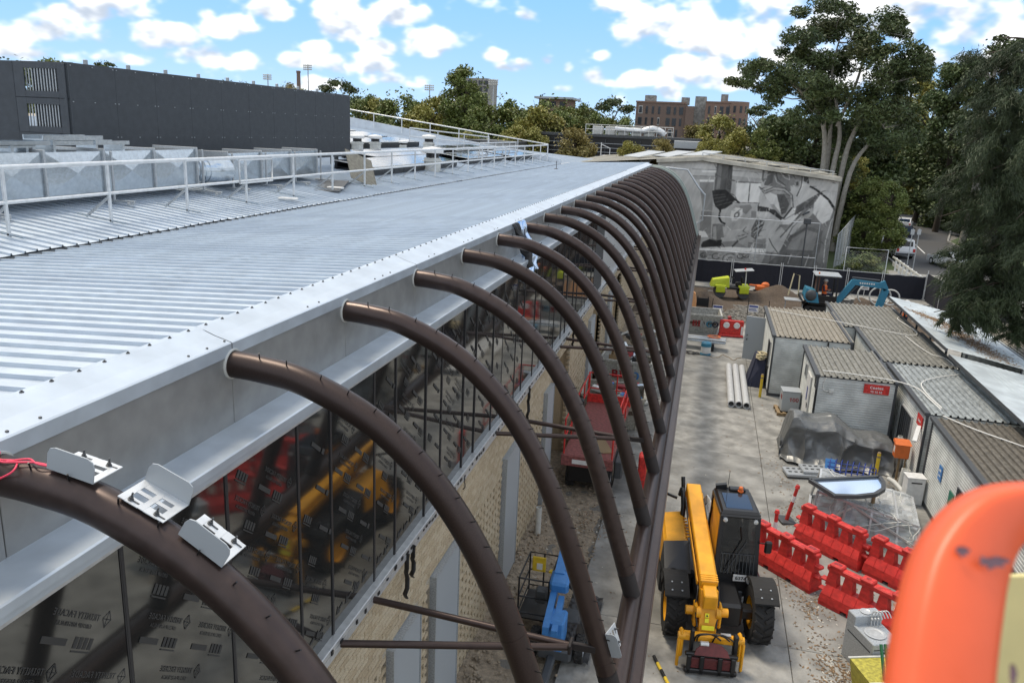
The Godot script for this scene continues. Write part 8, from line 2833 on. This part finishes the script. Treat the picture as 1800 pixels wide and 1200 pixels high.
func trees() -> void:
	var lm := {"a": MT.leafa, "b": MT.leafb, "c": MT.leafc, "d": MT.leafd, "g": MT.leafg}
	var names := {"a": ["leafy_tree", "mid green bushy tree"], "b": ["bright_tree", "yellow green bushy tree"], "c": ["dark_tree", "dense dark green tree"], "d": ["olive_tree", "olive brown bushy tree"], "g": ["gum_tree", "open crowned grey green gum tree"]}
	var cr := {}
	for k in ["a", "b", "c", "d", "g"]:
		cr[k] = [crown(k, 100 + k.unicode_at(0)), crown(k, 300 + k.unicode_at(0))]
	var r2 := RandomNumberGenerator.new()
	r2.seed = 55
	var groups := {}
	var order := TREES.duplicate()
	order.sort_custom(func(a, b): return a[0] / -a[1] < b[0] / -b[1])
	var nth := ["first", "second", "third", "fourth", "fifth", "sixth", "seventh", "eighth", "ninth", "tenth", "eleventh", "twelfth", "thirteenth", "fourteenth", "fifteenth"]
	for e in order:
		var k: String = e[4]
		var where := "in the belt beyond the far roof" if e[0] < -10.0 else ("behind the mural building" if e[0] < 12.0 else "along the street at the right")
		if e[0] < -90.0: where = "on the skyline over the plant screen"
		var gr: String = names[k][1] + "s " + where
		groups[gr] = groups.get(gr, 0) + 1
		var t := thing(names[k][0], names[k][1] + " " + where + ", " + nth[groups[gr] - 1] + " from left", "tree", V(e[0], 0, e[1]), 0.0, gr)
		var s: float = e[3] / 3.3 * (1.25 if e[0] < -10.0 else 1.08)
		var ch := 3.9 * s
		var o := putm(cr[k][r2.randi() % 2], "crown", lm[k], t)
		o.position = V(0, maxf(e[2] - ch, ch * 0.6), 0)
		o.scale = Vector3.ONE * s
		o.rotation.y = r2.randf() * TAU
		# lower storey of the same crown reaches further down
		if e[2] > ch * 2.2:
			o = putm(cr[k][r2.randi() % 2], "lower_crown", lm[k], t)
			o.position = V(r2.randf_range(-0.8, 0.8), maxf(e[2] - ch * 2.4, ch * 0.7), r2.randf_range(-0.5, 1.0))
			o.scale = Vector3.ONE * s * 1.12
			o.rotation.y = r2.randf() * TAU
		var q := MB.new()
		var h: float = e[2]
		q.tube(smooth([V(0, 0, 0), V(0.3, h * 0.35, 0.1), V(-0.1, h * 0.6, 0), V(0.1, h - ch * 0.7, 0)], 3), [0.4, 0.38, 0.36, 0.34, 0.32, 0.3, 0.27, 0.24, 0.2, 0.15], 7)
		for i in 5:
			var a := i * 1.3
			var y := h - ch * (1.7 - 0.2 * i)
			if y > h * 0.2: q.tube([V(0, y, 0), V(cos(a) * e[3] * 0.35, y + ch * 0.3, sin(a) * e[3] * 0.35), V(cos(a) * e[3] * 0.7, y + ch * 0.5, sin(a) * e[3] * 0.7)], [0.16, 0.10, 0.04], 5)
		put(q, "trunk", MT.bark if k == "g" else MT.barkdark, t)
	# the tall gum behind the mural building
	var t := thing("gum_tree", "tall pale trunked gum tree with dark spreading crown behind the mural building", "tree")
	var q := MB.new()
	q.usec = true
	r2.seed = 808
	for e in GUM:
		var r: float = e[3]
		for j in 3:
			var off := V(r2.randfn(0, 0.45), r2.randfn(0, 0.30), r2.randfn(0, 0.5)) * r
			clump(q, V(e[0], e[1], e[2]) + off, V(r, r * 0.62, r) * r2.randf_range(0.45, 0.75), int(190 * r), 0.42, 0.14, r2, 0.35)
	put(q, "crown", MT.leafg, t)
	q = MB.new()
	var z := -84.0
	var main := [[V(10.4, 0, z), V(10.6, 6.0, z), V(10.4, 10.5, z), V(9.6, 12.8, z), V(8.2, 14.4, z), V(6.6, 15.6, z - 0.5), V(4.4, 15.6, z)], [V(11.4, 0, z + 0.4), V(11.5, 7.5, z), V(11.7, 10.8, z), V(11.1, 13.5, z), V(10.2, 16.5, z), V(10.5, 20.0, z)], [V(11.0, 0, z - 0.6), V(11.0, 8.0, z - 0.8), V(10.9, 11.0, z - 0.8), V(10.6, 14.0, z - 1), V(8.6, 17.0, z - 1), V(7.4, 19.8, z)], [V(12.0, 0, z - 0.3), V(12.4, 8.5, z), V(13.0, 11.5, z), V(14.4, 14.8, z), V(15.6, 17.0, z), V(17.2, 18.0, z)], [V(12.4, 0, z + 0.6), V(13.0, 7.5, z + 0.6), V(14.4, 10.5, z + 0.4), V(15.6, 12.5, z + 0.2)], [V(11.3, 11.8, z), V(12.4, 15.5, z), V(13.0, 18.6, z), V(14.0, 20.4, z)]]
	var nodes := []
	for p in main:
		var sm: Array = smooth(p, 4)
		var rr := []
		for i in sm.size():
			rr.append(lerpf(0.30 if p[0].y < 1.0 else 0.16, 0.06, float(i) / (sm.size() - 1)))
			if sm[i].y > 10.0: nodes.append(sm[i])
		q.tube(sm, rr, 9)
	for e in GUM:
		var c := V(e[0], e[1], e[2])
		var best: Vector3 = nodes[0]
		for p in nodes:
			if p.distance_to(c) + (1.5 if p.y > c.y else 0.0) < best.distance_to(c): best = p
		var mid := best.lerp(c, 0.5) + V(r2.randfn(0, 0.3), -0.3, 0)
		q.tube(smooth([best, mid, c], 3), [0.09, 0.08, 0.07, 0.06, 0.05, 0.035, 0.02], 5)
	put(q, "trunk", MT.bark, t)
	# drooping she-oak at the right edge
	t = thing("she_oak", "dark drooping fine-needled tree hanging over the awning at the right edge", "tree")
	q = MB.new()
	q.usec = true
	r2.seed = 909
	for e0 in CASU:
		if e0[0] < 8.9: continue
		var e := [e0[0] + 0.95, e0[1], e0[2], e0[3]]
		for j in 18:
			var az := r2.randf() * TAU
			var dir := V(cos(az), r2.randf_range(-0.55, 0.5), sin(az)).normalized()
			var o: Vector3 = V(e[0], e[1] + 0.15 * e[3], e[2]) + V(r2.randfn(0, 0.35), r2.randfn(0, 0.35), r2.randfn(0, 0.35)) * e[3]
			var base := r2.randf_range(0.7, 1.3)
			for i in int(260 * e[3]):
				var u := pow(r2.randf(), 0.7)
				var c: Vector3 = o + dir * u * e[3] * 0.85 - V(0, u * u * 0.35 * e[3], 0) + V(r2.randfn(0, 0.06), r2.randfn(0, 0.06), r2.randfn(0, 0.06)) * e[3]
				var k := base * r2.randf_range(0.6, 1.4)
				q.col = Color(k, k * r2.randf_range(0.95, 1.1), k * 0.85)
				var dr: Vector3 = (dir * 0.55 + V(r2.randfn(0, 0.45), -0.75 + r2.randfn(0, 0.3), r2.randfn(0, 0.45))).normalized() * r2.randf_range(0.14, 0.34)
				var s := dr.cross(V(r2.randfn(0, 1), r2.randfn(0, 1), r2.randfn(0, 1))).normalized() * 0.013
				q.tri(c - s, c + s, c + dr)
	put(q, "crown", MT.needle, t)
	q = MB.new()
	var tr := [V(14.2, 0, -35.0), V(14.0, 4, -35), V(13.4, 8, -34.6), V(12.4, 11, -34.2), V(11.0, 13.5, -34)]
	q.tube(smooth(tr, 4), [0.34, 0.33, 0.32, 0.31, 0.3, 0.28, 0.26, 0.24, 0.22, 0.2, 0.18, 0.16, 0.14, 0.12, 0.10, 0.08, 0.06], 9)
	for e in CASU:
		var c := V(e[0], e[1] + e[3] * 0.4, e[2])
		var y := clampf(c.y + 0.5, 2.5, 13.0)
		var b := V(14.0 - maxf(0.0, y - 5.0) * 0.28, y, -34.7)
		q.tube(smooth([b, b.lerp(c, 0.5) + V(0, 0.5, 0), c], 4), [0.07, 0.065, 0.06, 0.05, 0.045, 0.04, 0.03, 0.025, 0.015], 5)
	put(q, "trunk", MT.barkdark, t)
	# hedge and bushes
	var bush := [[11.6, -63.4, 1.8, 2.7, "a", "round green hedge bush behind the framed chain-link bay"], [10.6, -63.6, 0.9, 1.5, "c", "darker low bush at the mural wall's right corner"], [-30, -99, 2.2, 9.6, "b", "low bright bush in front of the grey wall"], [12.6, -64.0, 1.0, 1.4, "a", "small green bush right of the hedge"], [24, -70, 1.4, 1.6, "c", "dark low bush at the right street corner"], [17.9, -47.2, 0.9, 1.2, "d", "rusty leaved bush by the red barrier at the right edge"]]
	for e in bush:
		var o := thing("bush", e[5], "bush", V(e[0], 0, e[1]))
		var c2 := putm(cr[e[4]][0], "crown", lm[e[4]], o)
		var s2: float = e[2] / 3.3
		c2.scale = V(s2, e[3] / 7.4 if e[3] < 5 else s2, s2)
		c2.position = V(0, e[3] * 0.5 if e[3] < 5 else e[3] - 2.2, 0)
		var b2 := MB.new()
		b2.tube([V(0, 0, 0), V(0.05, e[3] * 0.5, 0)], [0.08, 0.03], 6); b2.tube([V(0, 0.1, 0), V(0.3, e[3] * 0.4, 0.1)], [0.05, 0.02], 5)
		put(b2, "stem", MT.barkdark, o)
const TREES := [[-167.8, -170.0, 22.7, 7.4, "c"], [-155.7, -170.0, 21.7, 6.4, "a"], [-158.3, -190.0, 23.3, 3.1, "g"], [-122.8, -190.0, 19.7, 3.3, "c"], [-124.1, -200.0, 19.8, 2.5, "c"], [-99.6, -180.0, 18.9, 2.7, "d"], [-96.0, -180.0, 18.0, 4.4, "b"], [-72.2, -150.0, 18.8, 3.7, "g"], [-60.0, -135.0, 15.9, 3.2, "a"], [-54.9, -130.0, 14.3, 3.0, "b"], [-48.9, -125.0, 16.0, 4.0, "a"], [-42.9, -120.0, 14.2, 3.2, "b"], [-41.1, -125.0, 15.5, 3.7, "b"], [-36.9, -120.0, 19.0, 3.3, "a"], [-31.8, -112.0, 13.2, 3.3, "a"], [-32.4, -125.0, 15.7, 3.8, "a"], [-27.0, -118.0, 13.7, 3.0, "a"], [-27.9, -140.0, 16.5, 4.4, "a"], [-23.3, -112.0, 13.5, 3.2, "b"], [-24.4, -150.0, 16.2, 3.1, "a"], [-21.1, -120.0, 13.9, 2.9, "a"], [-17.4, -125.0, 13.8, 2.6, "a"], [-17.0, -140.0, 16.8, 3.5, "g"], [-12.9, -118.0, 12.6, 2.0, "a"], [-24.3, -100.0, 10.7, 2.2, "b"], [-21.6, -98.0, 10.6, 1.8, "b"], [-14.7, -88.0, 11.1, 2.0, "d"], [-7.9, -82.0, 9.6, 1.4, "b"], [-4.9, -82.0, 10.2, 1.4, "d"], [0.6, -112.0, 13.8, 3.3, "b"], [-2.5, -115.0, 12.2, 1.9, "d"], [6.2, -125.0, 15.7, 2.7, "g"], [2.6, -92.0, 11.2, 2.3, "b"], [-0.0, -88.0, 10.5, 1.7, "b"], [5.2, -92.0, 11.5, 2.0, "a"], [8.4, -96.0, 14.1, 3.5, "c"], [6.9, -98.0, 12.9, 2.7, "c"], [11.4, -100.0, 13.4, 3.0, "c"], [17.8, -108.0, 16.2, 4.7, "c"], [28.1, -136.0, 21.8, 3.5, "b"], [28.6, -123.0, 18.4, 3.8, "c"], [28.4, -111.0, 21.3, 3.4, "c"], [28.3, -99.0, 22.0, 3.2, "g"], [29.1, -142.0, 13.5, 4.9, "c"], [31.3, -117.0, 13.6, 3.9, "c"], [29.2, -93.0, 13.9, 2.8, "c"], [14.9, -84.0, 7.9, 1.9, "a"], [16.1, -79.0, 7.2, 1.5, "a"], [13.9, -86.0, 6.1, 1.6, "c"], [31.8, -139.0, 6.0, 1.9, "b"], [31.4, -126.0, 8.7, 2.5, "c"], [31.1, -148.0, 9.1, 2.6, "b"], [31.5, -108.0, 5.8, 2.5, "c"], [30.8, -97.0, 7.6, 2.4, "c"], [32.4, -122.0, 7.4, 2.1, "a"], [28.5, -150.0, 10.8, 3.5, "a"], [15.7, -112.0, 11.8, 2.4, "c"], [15.9, -100.0, 9.2, 1.5, "b"], [13.2, -104.0, 12.6, 2.8, "c"]]
const GUM := [[8.4, 21.5, -84.0, 2.1], [10.1, 21.7, -82.0, 2.5], [13.1, 21.9, -86.0, 2.5], [14.7, 20.8, -83.0, 1.9], [6.8, 20.0, -82.0, 1.9], [6.5, 19.7, -86.0, 1.5], [9.4, 20.4, -87.0, 2.1], [11.2, 19.7, -81.0, 2.5], [14.1, 20.1, -86.0, 2.1], [15.7, 20.4, -84.0, 1.5], [8.6, 18.1, -82.0, 1.9], [6.7, 18.2, -83.0, 1.2], [11.1, 18.5, -86.0, 2.1], [4.2, 16.8, -82.0, 1.9], [2.9, 16.4, -85.0, 1.6], [2.1, 15.3, -83.0, 1.1], [6.1, 16.6, -86.0, 2.2], [3.9, 15.2, -82.0, 1.5], [7.7, 16.5, -81.0, 2.1], [10.3, 17.4, -87.0, 2.5], [12.1, 17.4, -82.0, 2.7], [15.3, 17.4, -86.0, 2.2], [16.5, 18.6, -83.0, 1.9], [18.0, 18.1, -85.0, 1.5], [14.7, 18.3, -81.0, 1.6], [14.0, 16.0, -82.0, 2.5], [12.1, 16.0, -87.0, 2.7], [8.9, 15.1, -81.0, 2.5], [7.4, 15.0, -86.0, 2.1], [5.3, 14.5, -83.0, 1.5], [16.2, 16.3, -82.0, 1.7], [8.2, 13.6, -82.0, 2.1], [11.4, 13.9, -87.0, 2.5], [13.1, 14.2, -82.0, 2.7], [15.7, 14.8, -86.0, 2.2], [9.8, 12.3, -81.0, 1.9], [13.0, 12.3, -86.0, 2.5], [14.4, 12.5, -81.0, 2.5], [16.5, 13.4, -84.0, 2.1], [6.6, 15.7, -84.0, 1.9], [17.5, 16.5, -84.0, 1.2], [14.3, 10.7, -86.0, 2.1], [15.7, 11.1, -83.0, 1.9], [10.6, 12.6, -86.0, 1.9], [12.0, 11.4, -86.5, 2.0], [9.2, 13.4, -86.0, 1.8], [17.0, 12.2, -85.0, 1.9], [13.2, 9.6, -87.0, 2.0]]
const CASU := [[10.00, 4.89, -34.00, 1.54], [9.16, 4.31, -33.10, 0.87], [11.38, 4.07, -34.75, 1.13], [10.74, 5.85, -34.00, 1.80], [10.92, 7.14, -32.50, 1.80], [9.96, 6.56, -34.90, 1.44], [8.60, 7.31, -33.25, 1.03], [9.43, 8.42, -33.40, 1.80], [10.98, 9.05, -35.05, 2.06], [8.74, 8.76, -34.00, 1.13], [9.32, 10.48, -32.95, 1.80], [10.69, 10.95, -34.00, 2.06], [9.35, 9.83, -34.75, 1.29], [9.71, 12.12, -34.00, 1.80], [10.17, 12.66, -32.80, 1.54], [9.32, 13.16, -34.60, 1.13], [9.63, 13.65, -33.40, 1.13], [9.64, 5.39, -34.90, 1.03], [11.29, 5.36, -33.25, 1.44], [11.85, 8.86, -35.50, 1.80], [9.18, 3.66, -34.00, 0.67], [11.16, 3.65, -33.40, 0.67], [10.38, 4.33, -33.55, 1.03]]
